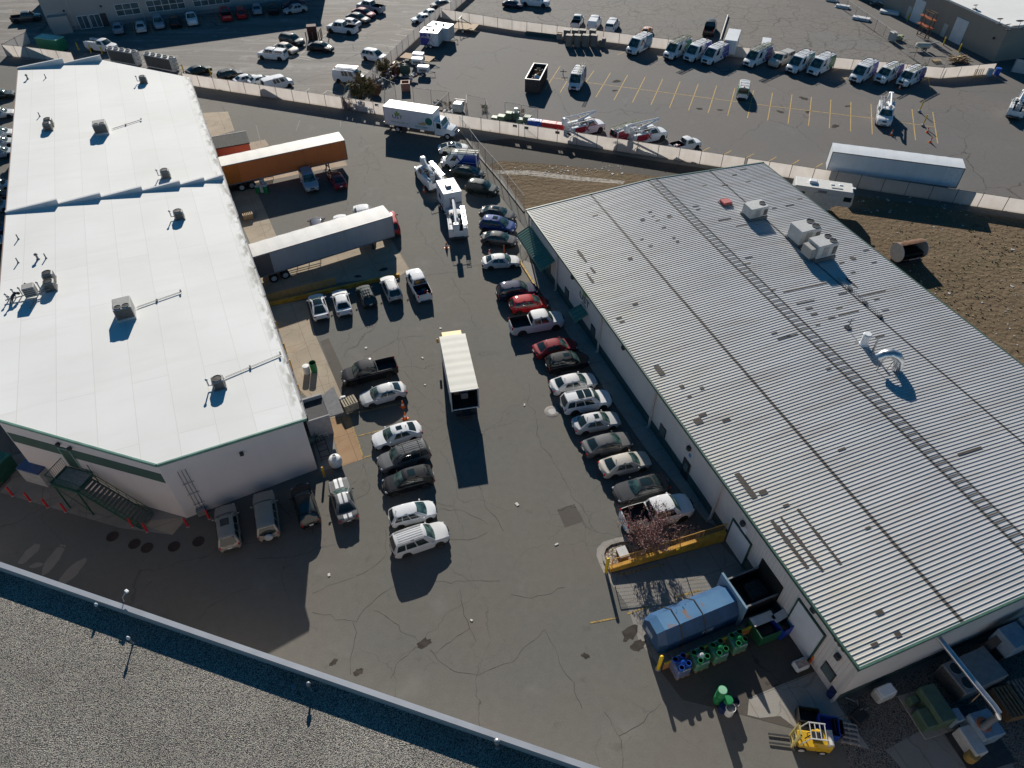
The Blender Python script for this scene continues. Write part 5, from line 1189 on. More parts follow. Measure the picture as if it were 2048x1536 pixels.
for (a, b, nx) in ((q1(920, 100), q1(1125, 92), 3), (q1(1170, 70), q1(1480, 40), 5), (q1(1540, 30), q1(1840, 0), 5)):
    x0, zt = plane_x(a[0], a[1] - 12 + 4); x1, _ = plane_x(b[0], b[1]); wframe(tl, x0, x1, 1.5, 3.5, nx, 2)
x0, _ = plane_x(*q1(425, 230)); MB().box((x0 + 1.6, -.7, 1.5), (3.3, 1.4, 3.0)).build('entry_box', M_TLWALL, tl)
x0, _ = plane_x(*q1(650, 230)); 
for k in range(2): wframe(tl, x0 + 2.1 * k, x0 + 2.1 * k + 1.8, .05, 2.3, 2, 1)
x0, _ = plane_x(*q1(850, 190)); MB().box((x0, -.05, 1.15), (1.1, .06, 2.3)).build('door', DARK, tl)
for q in (q1(545, 60), q1(1120, 40), q1(1500, 30)):
    x0, _ = plane_x(*q); MB().box((x0, -.07, 3.6), (.12, .12, 7.1)).build('downspout', LGREY, tl)
for q in (q1(510, 85), q1(805, 48)):
    x0, z = plane_x(*q); MB().bbox((x0, -.2, z), (.35, .3, .3), .06).build('wall_lamp', DARK, tl)
# tan building, top right
c0 = g(1986, 124); cA = g(1898, 98) if False else g(1820, 48.0)
tr = thing('tan_building', 'tan block building with white roof, two white roll doors and dishes at top right', 'building', c0)
dA = (g(1790, 26) - c0).normalized(); TRA = atan2(-dA.y, -dA.x); tr.rotation_euler = (0, 0, TRA)   # local -x runs along the long side away from the corner
MB().prism([(0, 0), (0, 40), (-70, 40), (-70, 0)], 0, 5.6).build('wall', M_TRWALL, tr)
MB().prism([(.15, -.15), (.15, 40.15), (-70.15, 40.15), (-70.15, -.15)], 5.6, 5.9).build('roof', M_MEMB, tr)
nA = Vector((dA.y, -dA.x, 0))
def plx(px, py):
    c = Vector((0, 0, CAM_H)); r = g(px, py) - c; t = (c0 - c).dot(nA) / r.dot(nA); p = c + r * t; return -(p - c0).dot(dA), p.z
for a, b in ((q4(1430, 350), q4(1515, 405)), (q4(1130, 160), q4(1200, 205))):
    x0, _ = plx(*a); x1, _ = plx(*b); MB().box(((x0 + x1) / 2, -.05, 2.0), (abs(x1 - x0), .08, 4.0)).build('rollup_door', ROLLUP, tr)
for q in (q4(1380, 320), q4(1110, 150)):
    x0, _ = plx(*q); MB().box((x0, -.05, 1.1), (1.0, .08, 2.2)).build('door', LGREY, tr)
x0, z = plx(*q4(1815, 305)); MB().bbox((x0, -.25, z), (.4, .3, .3), .06).build('wall_lamp', DARK, tr)
def disc_dish(loc, s, label):
    t = thing('satellite_dish', label, 'satellite dish', loc, random.uniform(2.6, 3.4), 'dishes on the tan building roof')
    MB().lathe((0, 0, .75 * s), [(.02, 0), (.3 * s, .04 * s), (.5 * s, .12 * s)], 14, cap=False).build('dish', GREYP, t).rotation_euler = (.5, 0, 0)
    MB().tube([(0, 0, 0), (0, 0, .7 * s)], .04, 6).build('mast', DARK, t); MB().box((0, 0, .04), (.9 * s, .7 * s, .08)).build('base', DARK, t)
for q, s, l in ((q4(1845, 195), 1.0, 'round dish nearest the roof edge corner of the tan building'), (q4(1915, 240), 1.0, 'round dish just above the roof corner of the tan building'), (q4(2000, 225), 1.3, 'larger dish farther right on the tan building roof'), (q4(1655, 75), .8, 'small dish farther up the tan building roof edge')):
    disc_dish(g(q[0], q[1], 5.9), s, l)
# ------------------------------------------------------------------ trucks and trailers
def quadfit(pts, z):
    P_ = [g(x, y, z) for x, y in pts]                 # rear-left, front-left, front-right, rear-right (in any consistent turn)
    r = (P_[0] + P_[3]) / 2; f = (P_[1] + P_[2]) / 2; d = f - r; c = (r + f) / 2; w = ((P_[0] - P_[3]).length + (P_[1] - P_[2]).length) / 2
    return Vector((c.x, c.y, .012)), atan2(d.y, d.x), d.length, w
def wheel_at(parent, x, y, r, w=.28, dual=False):
    sg = 1 if y > 0 else -1; q = MB(); q.lathe((0, 0, 0), [(r * .55, -w / 2), (r * .92, -w / 2), (r, -w / 2 + .03), (r, w / 2 - .03), (r * .92, w / 2), (r * .55, w / 2 - .02)], 18, axis='Y')
    o = obj('wheel', q.mesh('wheel', TYRE), parent, (x, y, r)); k = MB(); k.lathe((0, 0, 0), [(.03, sg * w * .35), (r * .25, sg * w * .42), (r * .3, sg * w * .25), (r * .6, sg * (w / 2 + .005))], 14, axis='Y'); obj('rim', k.mesh('rim', LGREY), o)
def sidewall_mat(name, c, metal=0.0, seam=1.2, rough=.5, dirt=.3, streakc=(.2, .15, .1)):
    q = G(name); st = q.noise(1.2, 5, q.mapping(scale=(1, 1, .1))).outputs[0]
    b = q.mix(q.math('MULTIPLY', q.rng(st, .5, .75), dirt), c, streakc)
    b = q.mix(.3, b, q.mix(q.rng(q.noise(.5, 5).outputs[0], .35, .65), tuple(v * .85 for v in c), tuple(min(1, v * 1.12) for v in c)))
    sx = N(q.t, 'ShaderNodeSeparateXYZ'); q.L.new(q.co, sx.inputs[0]); w = q.math('PINGPONG', sx.outputs[0], seam / 2)
    b = q.mix(q.math('MULTIPLY', q.rng(w, 0.0, .03, 1, 0), .45), b, tuple(v * .6 for v in c)); q.b.inputs['Metallic'].default_value = metal
    return q.col(b, rough, .5)
M_TSILV = sidewall_mat('trailer_grey_side', (.40, .43, .48), .25); M_TWHITE = sidewall_mat('trailer_white_side', (.66, .69, .72), .0, 1.6, dirt=.12); M_TORANGE = sidewall_mat('trailer_orange_side', (.72, .185, .045), 0, 1.22, .6, .28, (.30, .10, .035))
M_TROOF = sidewall_mat('trailer_roof', (.66, .645, .60), 0, 1.5, .6, .2, (.4, .38, .34)); M_TROOFG = sidewall_mat('trailer_roof_grey', (.56, .555, .54), 0, 1.5, .6, .4, (.33, .33, .32))
def semi_trailer(pts, z, side, roof, label, rearpanel=None, wheels=True, L=None, name='semi_trailer', W=2.6, zb=1.15):
    c, a, ln, w = quadfit(pts, z); L = L or ln; t = thing(name, label, 'trailer', c, a)
    MB().box((0, 0, (zb + z - .05) / 2), (L, W, z - .05 - zb)).build('box_body', side, t)
    q = MB(); q.grid(lambda u, v: Vector((lerp(-L / 2 - .02, L / 2 + .02, u), lerp(-W / 2 - .02, W / 2 + .02, v), z - .045 + .035 * (1 - (2 * v - 1) ** 2) + .006 * sin(u * 60))), 40, 6); q.build('roof', roof, t)
    q = MB()
    for s in (-1, 1): q.box((0, s * (W / 2 + .015), z - .10), (L + .04, .05, .12)); q.box((0, s * (W / 2 + .012), zb + .07), (L + .02, .045, .14))
    for x in (-1, 1):
        for s in (-1, 1): q.box((x * (L / 2), s * W / 2, (z + zb) / 2), (.09, .09, z - zb - .15))
    q.build('trim_rail', GREYP, t)
    q = MB(); q.box((-L / 2 - .03, 0, (zb + z) / 2), (.03, W - .15, z - zb - .2)); o = q.build('rear_doors', LGREY, t); k = MB()
    for y in (-.6, -.2, .2, .6): k.tube([(-L / 2 - .06, y, zb + .1), (-L / 2 - .06, y, z - .2)], .02, 5)
    k.build('lock_rods', STEEL, o)
    if rearpanel: 
        for s in (-1, 1): MB().box((-L / 2 + 1.0, s * (W / 2 + .004), (zb + z) / 2 - .05), (1.9, .012, z - zb - .32)).build('side_panel', rearpanel, t)
    for s in (-.7, .7):
        q = MB(); q.box((L / 2 - 2.6, s, zb / 2 + .05), (.14, .14, zb - .1)); q.box((L / 2 - 2.6, s, .05), (.3, .25, .1)); q.tube([(L / 2 - 2.6, s, .35), (L / 2 - 3.4, s * .6, zb)], .04, 5); q.build('landing_leg', DARK, t)
    MB().box((-L / 2 + 2.4, 0, .82), (3.6, 1.0, .5)).build('bogie', DARK, t)
    for x in (-L / 2 + 1.7, -L / 2 + 3.0):
        for y in (-W / 2 + .25, W / 2 - .25): wheel_at(t, x, y, .51, .5)
    return t
semi_trailer([(443, 314), (673, 264), (682, 281), (445, 330)], 4.0, M_TORANGE, M_TROOF, 'orange semi trailer with a cream roof backed to the warehouse dock', mat('bright_orange_panel', (.58, .16, .02), .55), L=16.1)
semi_trailer([(497, 490), (763, 411), (777.5, 433), (503, 512)], 4.0, M_TSILV, M_TROOFG, 'long grey semi trailer with a weathered roof backed to the warehouse dock', mat('dark_grey_panel', (.12, .11, .115), .5), L=16.3)
semi_trailer([(1926, 317.5), (1667, 285), (1665, 302.5), (1930, 336)], 4.0, M_TWHITE, M_TWHITE, 'long white semi trailer standing in the service lot beyond the wall', mat('white_door_panel', (.68, .70, .72), .5), L=15.9)
# short reddish container with a dark shingle roof at the dock
c, a, ln, w = quadfit([(423, 274), (491, 262), (500, 285), (430, 297)], 3.4)
t = thing('dock_shed', 'reddish walled dock shed with a flat dark shingle roof above the orange trailer', 'shed', c, a)
MB().box((-1, 0, 1.6), (ln + 1.8, w - .25, 3.2)).build('wall', sidewall_mat('faded_red_wall', (.42, .19, .15), 0, 2.4, .8, .4, (.3, .3, .36)), t)
MB().box((-1, 0, 3.3), (ln + 2.0, w, .16)).build('roof', mat('dark_shingles', (.075, .078, .075), .95, var=.35, scale=7, bump=.4), t)
MB().box((-1, w / 2 + .03, 3.3), (ln + 2.0, .06, .22)).build('roof_edge', LGREY, t)
def cab(t, x0, L, W, zr, m, hood=True):
    """truck cab whose back is at x0, pointing to +x"""
    q = MB(); h = .55 * L if hood else .25 * L
    def sec(x, w, zb, zt): return [(x, -w / 2, zb), (x, w / 2, zb), (x, w / 2, zt * .98), (x, w / 2 * .9, zt), (x, -w / 2 * .9, zt), (x, -w / 2, zt * .98)]
    xs = [(0, W, .55, zr), (L - h - .35, W, .55, zr), (L - h, W * .99, .55, 1.85), (L - h + .02, W * .97, .6, 1.72), (L - .25, W * .82, .6, 1.45), (L, W * .72, .65, 1.15)]
    vs = []; fs = []
    for x, w, zb, zt in xs: vs += [(x0 + p[0], p[1], p[2]) for p in sec(x, w, zb, zt)]
    for i in range(len(xs) - 1):
        for j in range(6): fs.append((i * 6 + j, i * 6 + (j + 1) % 6, (i + 1) * 6 + (j + 1) % 6, (i + 1) * 6 + j))
    fs.append((5, 4, 3, 2, 1, 0)); k = (len(xs) - 1) * 6; fs.append(tuple(range(k, k + 6)))
    q.add(vs, fs, 0, True); o = q.build('cab', m, t)
    a, b = x0 + L - h - .35, x0 + L - h
    w_ = MB().quad([(b + .015, -W * .43, 1.92), (b + .015, W * .43, 1.92), (a + .05, W * .40, zr - .07), (a + .05, -W * .40, zr - .07)]); w_.build('windscreen', WSG, t)
    for s in (-1, 1):
        MB().quad([(x0 + .35, s * (W / 2 + .01), 1.55), (b - .12, s * (W / 2 + .01), 1.55), (a - .05, s * (W / 2 + .005), zr - .22), (x0 + .35, s * (W / 2 + .005), zr - .2)]).build('side_window', CARGLASS, t)
        MB().bbox((b - .05, s * (W / 2 + .24), 1.9), (.12, .22, .55), .04).build('mirror', m, t)
        MB().bbox((x0 + L - .1, s * W * .30, 1.0), (.16, .32, .2), .04).build('headlight', LAMP, t)
    MB().bbox((x0 + L + .03, 0, .62), (.16, W * .92, .28), .05).build('bumper', CHROME, t); MB().bbox((x0 + L - .02, 0, 1.02), (.08, W * .42, .45), .03).build('grille', TRIM, t)
    for s in (-1, 1): wheel_at(t, x0 + L - .95, s * (W / 2 - .16), .48, .28)
    return o
def box_truck(pts, z, paint_cab, label, open_rear=False, L=None, roofm=None, sidem=None, cabL=2.9, W=2.45, hood=True):
    c, a, ln, w = quadfit(pts, z); L = L or ln; t = thing('box_truck', label, 'truck', c, a); zb = 1.05; s = sidem or M_TWHITE
    q = MB(); th = .06
    for y in (-W / 2 + th / 2, W / 2 - th / 2): q.box((0, y, (zb + z) / 2 - .04), (L, th, z - zb - .08))
    q.box((L / 2 - .03, 0, (zb + z) / 2 - .04), (.06, W - .14, z - zb - .1)); q.box((0, 0, zb + .05), (L - .08, W - .13, .1)); q.build('cargo_box', s, t)
    q = MB(); q.grid(lambda u, v: Vector((lerp(-L / 2, L / 2, u), lerp(-W / 2 - .02, W / 2 + .02, v), z - .05 + .03 * (1 - (2 * v - 1) ** 2) + .005 * sin(u * 48))), 48, 6); q.grid(lambda u, v: Vector((lerp(-L / 2, L / 2, u), lerp(-W / 2, W / 2, v), z - .085)), 1, 1); q.build('roof', roofm or M_TROOF, t)
    q = MB()
    for y in (-W / 2, W / 2): q.box((-L / 2 - .02, y, (z + zb) / 2 - .02), (.08, .1, z - zb))
    q.box((-L / 2 - .02, 0, z - .08), (.085, W, .12)); q.build('rear_frame', LGREY, t)
    if open_rear:
        q = MB(); q.box((0, 0, zb + .115), (L - .2, W - .16, .02)); q.box((L / 2 - .1, 0, (zb + z) / 2), (.02, W - .2, z - zb - .3))
        for y in (-1, 1): q.box((0, y * (W / 2 - .075), (zb + z) / 2), (L - .25, .02, z - zb - .26))
        q.box((0, 0, z - .105), (L - .2, W - .18, .02)); q.build('dark_lining', mat('dark_box_lining', (.02, .022, .022), .9, var=.2), t)  # added lining, coloured dark for the shade inside the open box
    if not open_rear: MB().box((-L / 2 + .02, 0, (z + zb) / 2), (.05, W - .14, z - zb - .15)).build('rear_door', ROLLUP, t)
    else:
        MB().bbox((-L / 2 + 1.6, -.1, zb + .5), (.9, .7, .7), .05).build('cargo', GREYP, t)
        MB().bbox((-L / 2 + 2.4, .3, zb + .5), (1.2, 1.0, .8), .05).build('cargo', BROWN, t)
    MB().box((0.3, 0, .78), (L + 2, .9, .35)).build('chassis', DARK, t); MB().bbox((-L / 2 - .22, 0, .62), (.4, W * .8, .12), .03).build('rear_bumper', DARK, t)
    for x in (-L / 2 + 1.9,):
        for y in (-W / 2 + .28, W / 2 - .28): wheel_at(t, x, y, .48, .5)
    cab(t, L / 2 + .06, cabL, 2.25, 2.55, paint_cab, hood)
    return t, L, W, zb
YCAB = mat('yellow_truck_paint', (.62, .36, .03), .4, var=.05)
t, L, W, zb = box_truck([(902, 783), (881, 671), (928, 668), (955, 776)], 3.6, YCAB, 'white box truck with yellow cab and an open empty rear, standing mid yard', True, cabL=1.75, hood=False, roofm=sidewall_mat('translucent_box_roof', (.62, .61, .54), 0, .6, .6, .25, (.45, .44, .38)))
MB().box((L / 2 + .5, 0, 3.0), (1.0, 2.2, .5), taper=.85).build('wind_deflector', YCAB, t)
t, L, W, zb = box_truck([(767, 213), (866, 228), (877, 212), (780, 197.6)], 3.75, paint('truck_white', (.70, .73, .76)), 'white delivery truck with green leaf lettering parked along the alley wall', False, cabL=2.9, roofm=M_TWHITE)
sg_ = bpy.data.objects.new('side_lettering', None); COL.objects.link(sg_); sg_.parent = t; sg_.location = (-L * .23, -W / 2 - .01, zb + 1.35); sg_.rotation_euler = (radians(90), 0, 0)
leaves(sg_, .72, Matrix.Translation((0, .30, 0))); text_obj('UST', .78, CHAR, sg_, (0, 0, 0.01), (0, 0, 0), sx=1.2)
LT = mat('teal_letters', (.08, .33, .22), .5, var=0); TANL = mat('tan_letters', (.48, .36, .20), .5, var=0)
text_obj('WWW.USTCOMP.COM', .27, LT, sg_, (.3, -.78, .01), (0, 0, 0)); text_obj('800-547-8669', .34, LT, sg_, (L * .48, -.95, .01), (0, 0, 0))
q = MB().quad([(L * .44, -.66, .012), (L * .58, -.62, .012), (L * .585, -.25, .012), (L * .52, -.12, .012), (L * .48, -.34, .012), (L * .41, -.42, .012)]); q.build('printed_pile', TANL, sg_)
MB().lathe((L * .64, .02, .0), [(.01, .012), (.55, .012), (.55, 0)], 20, smooth=False).build('printed_disc', mat('green_disc', (.02, .16, .12), .5), sg_)
# enclosed cargo trailers
def cargo_trailer(pts, z, side, label, roof=None, wheels=True, name='cargo_trailer', extra=None, zb=.45):
    c, a, L, W = quadfit(pts, z); t = thing(name, label, 'trailer', c, a)
    MB().bbox((0, 0, (zb + z) / 2 - .02), (L, W, z - zb - .04), .06).build('box_body', side, t); MB().bbox((0, 0, z - .02), (L + .04, W + .04, .06), .02).build('roof', roof or M_TWHITE, t)
    for y in (-W / 2 + .02, W / 2 - .02):
        for x in (-.4, .42): wheel_at(t, x - .2, y, .36, .24)
    q = MB(); q.tube([(L / 2, -W * .3, .5), (L / 2 + 1.2, 0, .5), (L / 2, W * .3, .5)], .05, 5); q.tube([(L / 2 + 1.2, 0, .5), (L / 2 + 1.2, 0, .02)], .04, 5); q.build('tow_bar', DARK, t)
    if extra: extra(t, L, W, z, zb)
    return t
L_NAVY = mat('violet_livery', (.045, .045, .27), .4, var=.05)
def purple_side(word):
    def f(t, L, W, z, zb):
        for s in (-1, 1):
            y = s * (W / 2 + .012); MB().quad([(-L / 2 + .05, y, zb + .1), (0, y, zb + .1), (.35, y, z - .2), (-L / 2 + .05, y, z - .2)]).build('livery_panel', L_NAVY, t)
            q = MB()
            for x0, x1 in ((-.3, .9), (.9, -.3)): q.quad([(x0 - .16, y + s * .012, zb + .25), (x0 + .16, y + s * .012, zb + .25), (x1 + .16, y + s * .012, z - .35), (x1 - .16, y + s * .012, z - .35)])
            q.build('cross_emblem', LGREY if word else P_WHITE, t)
        if word: text_obj(word, .55, P_WHITE, t, (-L * .24, -W / 2 - .03, z - .75), (radians(90), 0, 0))
        for x in (-L * .2, L * .15): MB().lathe((x, 0, z), [(.22, 0), (.26, .12), (.1, .25)], 10).build('roof_vent', DARK if x > 0 else LGREY, t)
        MB().box((L / 2 + .01, 0, (z + zb) / 2), (.03, W - .3, z - zb - .3)).build('end_door', LGREY, t)
    return f
cargo_trailer([(839, 64.5), (874, 67), (885, 56.7), (848, 53.6)], 2.7, M_TWHITE, 'violet and white enclosed trailer with cross mark, nearer of two by the diagonal wall', extra=purple_side('xfinity'))
cargo_trailer([(856, 51), (895, 57.5), (909, 48), (863, 42)], 2.7, M_TWHITE, 'violet and white enclosed trailer with two roof vents, farther of two', extra=purple_side(None))
cargo_trailer([(1474, 83), (1483, 59), (1458, 57.5), (1450, 79)], 2.8, M_TWHITE, 'white box trailer standing behind the wall left of a gap in the vans')
cargo_trailer([(1540, 94), (1543, 76), (1526, 75), (1523, 92)], 2.6, M_TWHITE, 'smaller white box trailer behind the wall over the laddered van')
# camper box trailer
def camper_bits(t, L, W, z, zb):
    MB().bbox((-.2, .1, z + .14), (.75, .7, .3), .07).build('roof_unit', GREYP, t); MB().box((-1.1, -.1, z + .03), (.35, .3, .06)).build('roof_hatch', DARK, t)
    x = -L / 2 - .012; o = MB().box((x, .1, zb + 1.0), (.03, .75, 1.85)).build('door', LGREY, t); MB().box((x - .02, .1, zb + 1.4), (.02, .45, .7)).build('pane', CARGLASS, o)
    MB().box((x, -.72, zb + 1.05), (.03, .65, .25)).build('vent_grille', GREYP, t)
    MB().box((.2, W / 2 + .01, zb + 1.25), (.8, .03, .55)).build('window', CARGLASS, t); MB().box((-.8, W / 2 + .01, zb + .6), (.6, .03, .3)).build('vent_grille', GREYP, t)
cargo_trailer([(887, 389), (871.5, 361), (907, 356), (923, 382)], 3.0, M_TWHITE, 'white splicing camper trailer with a rear door between two bucket trucks', extra=camper_bits, name='camper_trailer')
# travel trailer (fifth wheel)
c, a, L, W = quadfit([(1586, 369), (1709.5, 388), (1713, 369), (1592.5, 354)], 3.3)
t = thing('travel_trailer', 'long cream fifth wheel travel trailer standing between roof and wall', 'trailer', c, a); M_RV = sidewall_mat('camper_cream', (.56, .555, .53), 0, 2.2, .5, .2, (.4, .4, .4))
hw_ = L / 2; pr = [(-hw_, .55), (hw_ - 2.3, .55), (hw_ - 2.1, 1.35), (hw_ - .15, 1.35), (hw_, 1.8), (hw_ - .12, 3.05), (hw_ - .6, 3.28), (-hw_, 3.28)]
q = MB(); q.add([(x, -W / 2, z) for x, z in pr] + [(x, W / 2, z) for x, z in pr], [list(range(8)), list(range(8, 16))[::-1]] + [[i, (i + 1) % 8, 8 + (i + 1) % 8, 8 + i] for i in range(8)]); q.build('body', M_RV, t)
MB().bbox((-.1, 0, 3.33), (L - .5, W + .06, .08), .03).build('roof', mat('camper_roof', (.66, .645, .61), .6, var=.08), t)
MB().bbox((-1.4, .1, 3.52), (.95, .75, .32), .08).build('roof_unit', WHITE, t)
for x, y in ((.9, .2), (1.9, .35), (3.4, -.1)): MB().bbox((x, y, 3.41), (.42, .36, .1), .03).build('roof_hatch', WHITE, t)
MB().box((1.4, -.6, 3.40), (1.3, .2, .08)).build('roof_antenna', LGREY, t); MB().box((-.2, -W / 2 - .08, 2.95), (1.0, .16, .2)).build('awning_case', GREYP, t)
for x, w_ in ((-2.6, .9), (2.9, .9)): MB().box((x, -W / 2 - .012, 2.35), (w_, .03, .6)).build('window', CARGLASS, t)
MB().box((-3.5, -W / 2 - .012, 2.0), (.35, .03, .8)).build('window', CARGLASS, t); MB().box((.3, -W / 2 - .03, 1.95), (2.9, .06, 1.6)).build('slide_out', mat('slide_out_cream', (.52, .52, .50), .5), t)
for x in (-.9, 0.1):
    for y in (-W / 2 + .1, W / 2 - .1): wheel_at(t, x - .4, y, .36, .24)
for y in (-.6, .6): MB().box((hw_ - 2.7, y, .3), (.1, .1, .6)).build('leg', DARK, t)
# flatbed and small generator trailers
c, a, L, W = quadfit([(800, 115), (859, 123), (870, 114), (810, 104.5)], .8)
t = thing('flatbed_trailer', 'tan plank flatbed trailer near the diagonal wall', 'trailer', c, a); MB().box((0, 0, .74), (L, W, .1)).build('deck', mat('plank_deck', (.42, .30, .19), .85, var=.2, scale=5), t); MB().box((0, 0, .6), (L, W * .5, .15)).build('frame', DARK, t)
for y in (-W / 2 + .1, W / 2 - .1):
    for x in (-.8, .1): wheel_at(t, x, y, .36, .25)
q = MB(); q.tube([(L / 2, -.6, .6), (L / 2 + 1.3, 0, .6), (L / 2, .6, .6)], .05, 5); q.build('tow_bar', DARK, t)
t2 = None
for (x, y), lab in (((838, 124), 'white generator trailer behind another beside the flatbed'), ((836, 134), 'white generator trailer, middle of three'), ((848, 150), 'white generator trailer nearest the brick bin, with visible wheel')):
    p = g(x, y); t = thing('generator_trailer', lab, 'generator', p, -.12, 'generators in the service lot'); MB().bbox((0, 0, 1.05), (2.0, 1.1, .95), .08).build('housing', WHITE, t); MB().box((0, -.56, .95), (1.3, .02, .4)).build('vent_grille', GREYP, t)
    for yy in (-.62, .62): wheel_at(t, -.1, yy, .33, .2)
    q = MB(); q.tube([(1.0, -.4, .5), (2.0, 0, .5), (1.0, .4, .5)], .04, 5); q.tube([(1.9, 0, .5), (1.9, 0, .02)], .03, 5); q.build('tow_bar', DARK, t)
# open flat trailer with a loader arm in the corner, junk and reels
c, a, L, W = quadfit([(913, 56), (958, 60), (948, 49), (905, 44)], .8); t = thing('equipment_trailer', 'low equipment trailer with a green loader frame in the wall corner', 'trailer', c, a)
MB().box((0, 0, .74), (L, W, .12)).build('deck', WOOD, t); q = MB(); q.tube([(-1, -.9, .8), (-1, -.9, 2.2), (-1, .9, 2.2), (-1, .9, .8)], .07, 6); q.tube([(-1, 0, 2.2), (1.2, 0, 1.2)], .07, 6); q.build('loader_frame', GREEN, t)
for y in (-W / 2 + .1, W / 2 - .1): wheel_at(t, 0, y, .36, .25)
# ------------------------------------------------------------------ bucket trucks
def boom(stow='rear', ladder=True, z0=1.5, ln=4.6):
    def f(t, V):
        s = -1 if stow == 'rear' else 1
        MB().lathe((-1.3, 0, .75), [(.34, 0), (.30, 1.1), (.22, 1.15)], 12).build('boom_turret', P_WHITE, t)
        base = Vector((-1.3, 0, 1.95)); tip = Vector((-1.3 + 2.7, .12, 2.45)); end = Vector((tip.x - ln, .22, 2.55)) if s < 0 else Vector((tip.x - .35, .1, 2.75))
        q = MB(); q.tube([base, tip], [.17, .13], 8); q.build('lower_boom', P_WHITE, t); q = MB()
        st = base + Vector((0, .25, .25)) if s > 0 else tip + Vector((0, .05, .12))
        q.tube([st, end], [.13, .10], 8); q.build('upper_boom', WHITE, t)
        MB().bbox((end.x, end.y, end.z - .45), (.6, .6, .95), .08).build('bucket', WHITE, t)
        MB().tube([base + Vector((.4, -.1, -.1)), base.lerp(tip, .6)], .06, 6).build('lift_ram', STEEL, t)
        if ladder:
            l = obj('ladder', ladder_mb(3.6, .4).mesh('ladder', LADW), t); l.location = (-1.0, -.75, 2.12)
        MB().lathe((-.1, .5, 1.83), [(.1, 0), (.1, .12), (.05, .16)], 8).build('beacon', ORANGE, t)
        MB().bbox((-2.75, 0, .55), (.35, 1.9, .12), .03).build('rear_step', DARK, t)
    return f
BK = 'bucket trucks'
def bucket(rear, front, label, stow='rear', extra=(), sc=1.13):
    return V_('regpickup', P_WHITE, rear, front, label, BK, 'bucket truck', name='bucket_truck', zmid=.9, scale=sc, fit=False, extras=[utilitybody, boom(stow)] + list(extra))
bucket((874, 373), (840, 333), 'white bucket truck with ladder on top, angled ahead of the camper trailer', 'front')
bucket((918, 476), (908, 412), 'white bucket truck seen from behind with its bucket over the tailboard', 'rear')
bucket((1771, 206), (1768, 254), 'white bucket truck facing out across the stalls beside a cone', 'rear')
bucket((2026, 240), (2044, 192), 'white bucket truck cut by the right edge of the picture', 'front')
def redmark(t, V):
    for sg in (1, -1):
        y = sg * (V.S['W'] / 2 + .045); MB().quad([(-2.5, y, .7), (-.9, y, .7), (-.6, y, 1.5), (-2.3, y, 1.5)]).build('livery_panel', MATS['red_livery'], t)
        q = MB()
        for x0, x1 in ((-.9, -.2), (-.2, -.9)): q.quad([(x0 - .1, y + sg * .012, .75), (x0 + .1, y + sg * .012, .75), (x1 + .1, y + sg * .012, 1.5), (x1 - .1, y + sg * .012, 1.5)])
        q.build('cross_emblem', MATS['red_livery'], t)
bucket((1140, 262), (1204, 246), 'white bucket truck with red side mark beside the red and blue crates', 'rear', [redmark])
bucket((1264, 277), (1328, 262), 'white bucket truck with red side mark and long boom between van and pickup', 'rear', [redmark])
# ------------------------------------------------------------------ roll-off full of junk, tank, containers
c, a, L, W = quadfit([(1050, 159), (1068, 127.5), (1095, 129), (1079.5, 160)], 2.3)
t = thing('junk_container', 'dark open roll-off container full of mixed junk beside the empty stalls', 'container', c, a); q = MB()
for s in (-1, 1): q.box((0, s * W / 2, 1.25), (L, .08, 2.1)); q.box((s * L / 2, 0, 1.25), (.08, W - .1, 2.1))
q.box((0, 0, .25), (L, W, .12)); q.build('shell', mat('dark_container_steel', (.055, .05, .048), .7, .2, var=.4), t); q = MB()
for s in (-1, 1): q.box((0, s * W / 2, 2.33), (L + .15, .16, .1)); q.box((s * L / 2, 0, 2.335), (.16, W, .1))
q.build('rim', LGREY, t); q = MB()
for x in [i * .6 - L / 2 + .3 for i in range(int(L / .6))]:
    for s in (-1, 1): q.box((x, s * (W / 2 + .07), 1.2), (.09, .08, 2.0))
q.build('side_ribs', DARK, t); cols_ = [LGREY, GREYP, BROWN, P_BLUE, WHITE, DARK, RED, GREEN, WOOD]
for k in range(26):
    s = [random.uniform(.25, .8) for _ in range(3)]; o = MB().bbox((0, 0, 0), s, .04).build('junk', random.choice(cols_), t); o.location = (random.uniform(-L / 2 + .5, L / 2 - .5), random.uniform(-W / 2 + .45, W / 2 - .45), random.uniform(1.4, 1.95)); o.rotation_euler = [random.uniform(-.6, .6), random.uniform(-.6, .6), random.uniform(0, 3)]
MB().bbox((0, 0, 1.0), (L - .3, W - .3, 1.1), .1).build('junk', BROWN, t)
c, a, L, W = quadfit([(67.5, 75), (110, 81), (129, 72.5), (84, 67.5)], 2.2); t = thing('green_container', 'green waste container with ribbed end inside the block enclosure', 'container', c, a)
MB().box((0, 0, 1.15), (L, W, 1.9), taper=.97).build('shell', mat('container_green', (.02, .21, .10), .5, var=.15), t); MB().bbox((0, 0, 2.15), (L + .06, W + .04, .1), .03).build('lid', mat('pale_green_lid', (.30, .55, .42), .5, var=.1), t)
q = MB()
for z in (.5, .85, 1.2, 1.55): q.box((L / 2 + .03, 0, z), (.08, W * .95, .12))
q.build('end_ribs', mat('container_green', (0, 0, 0)), t)
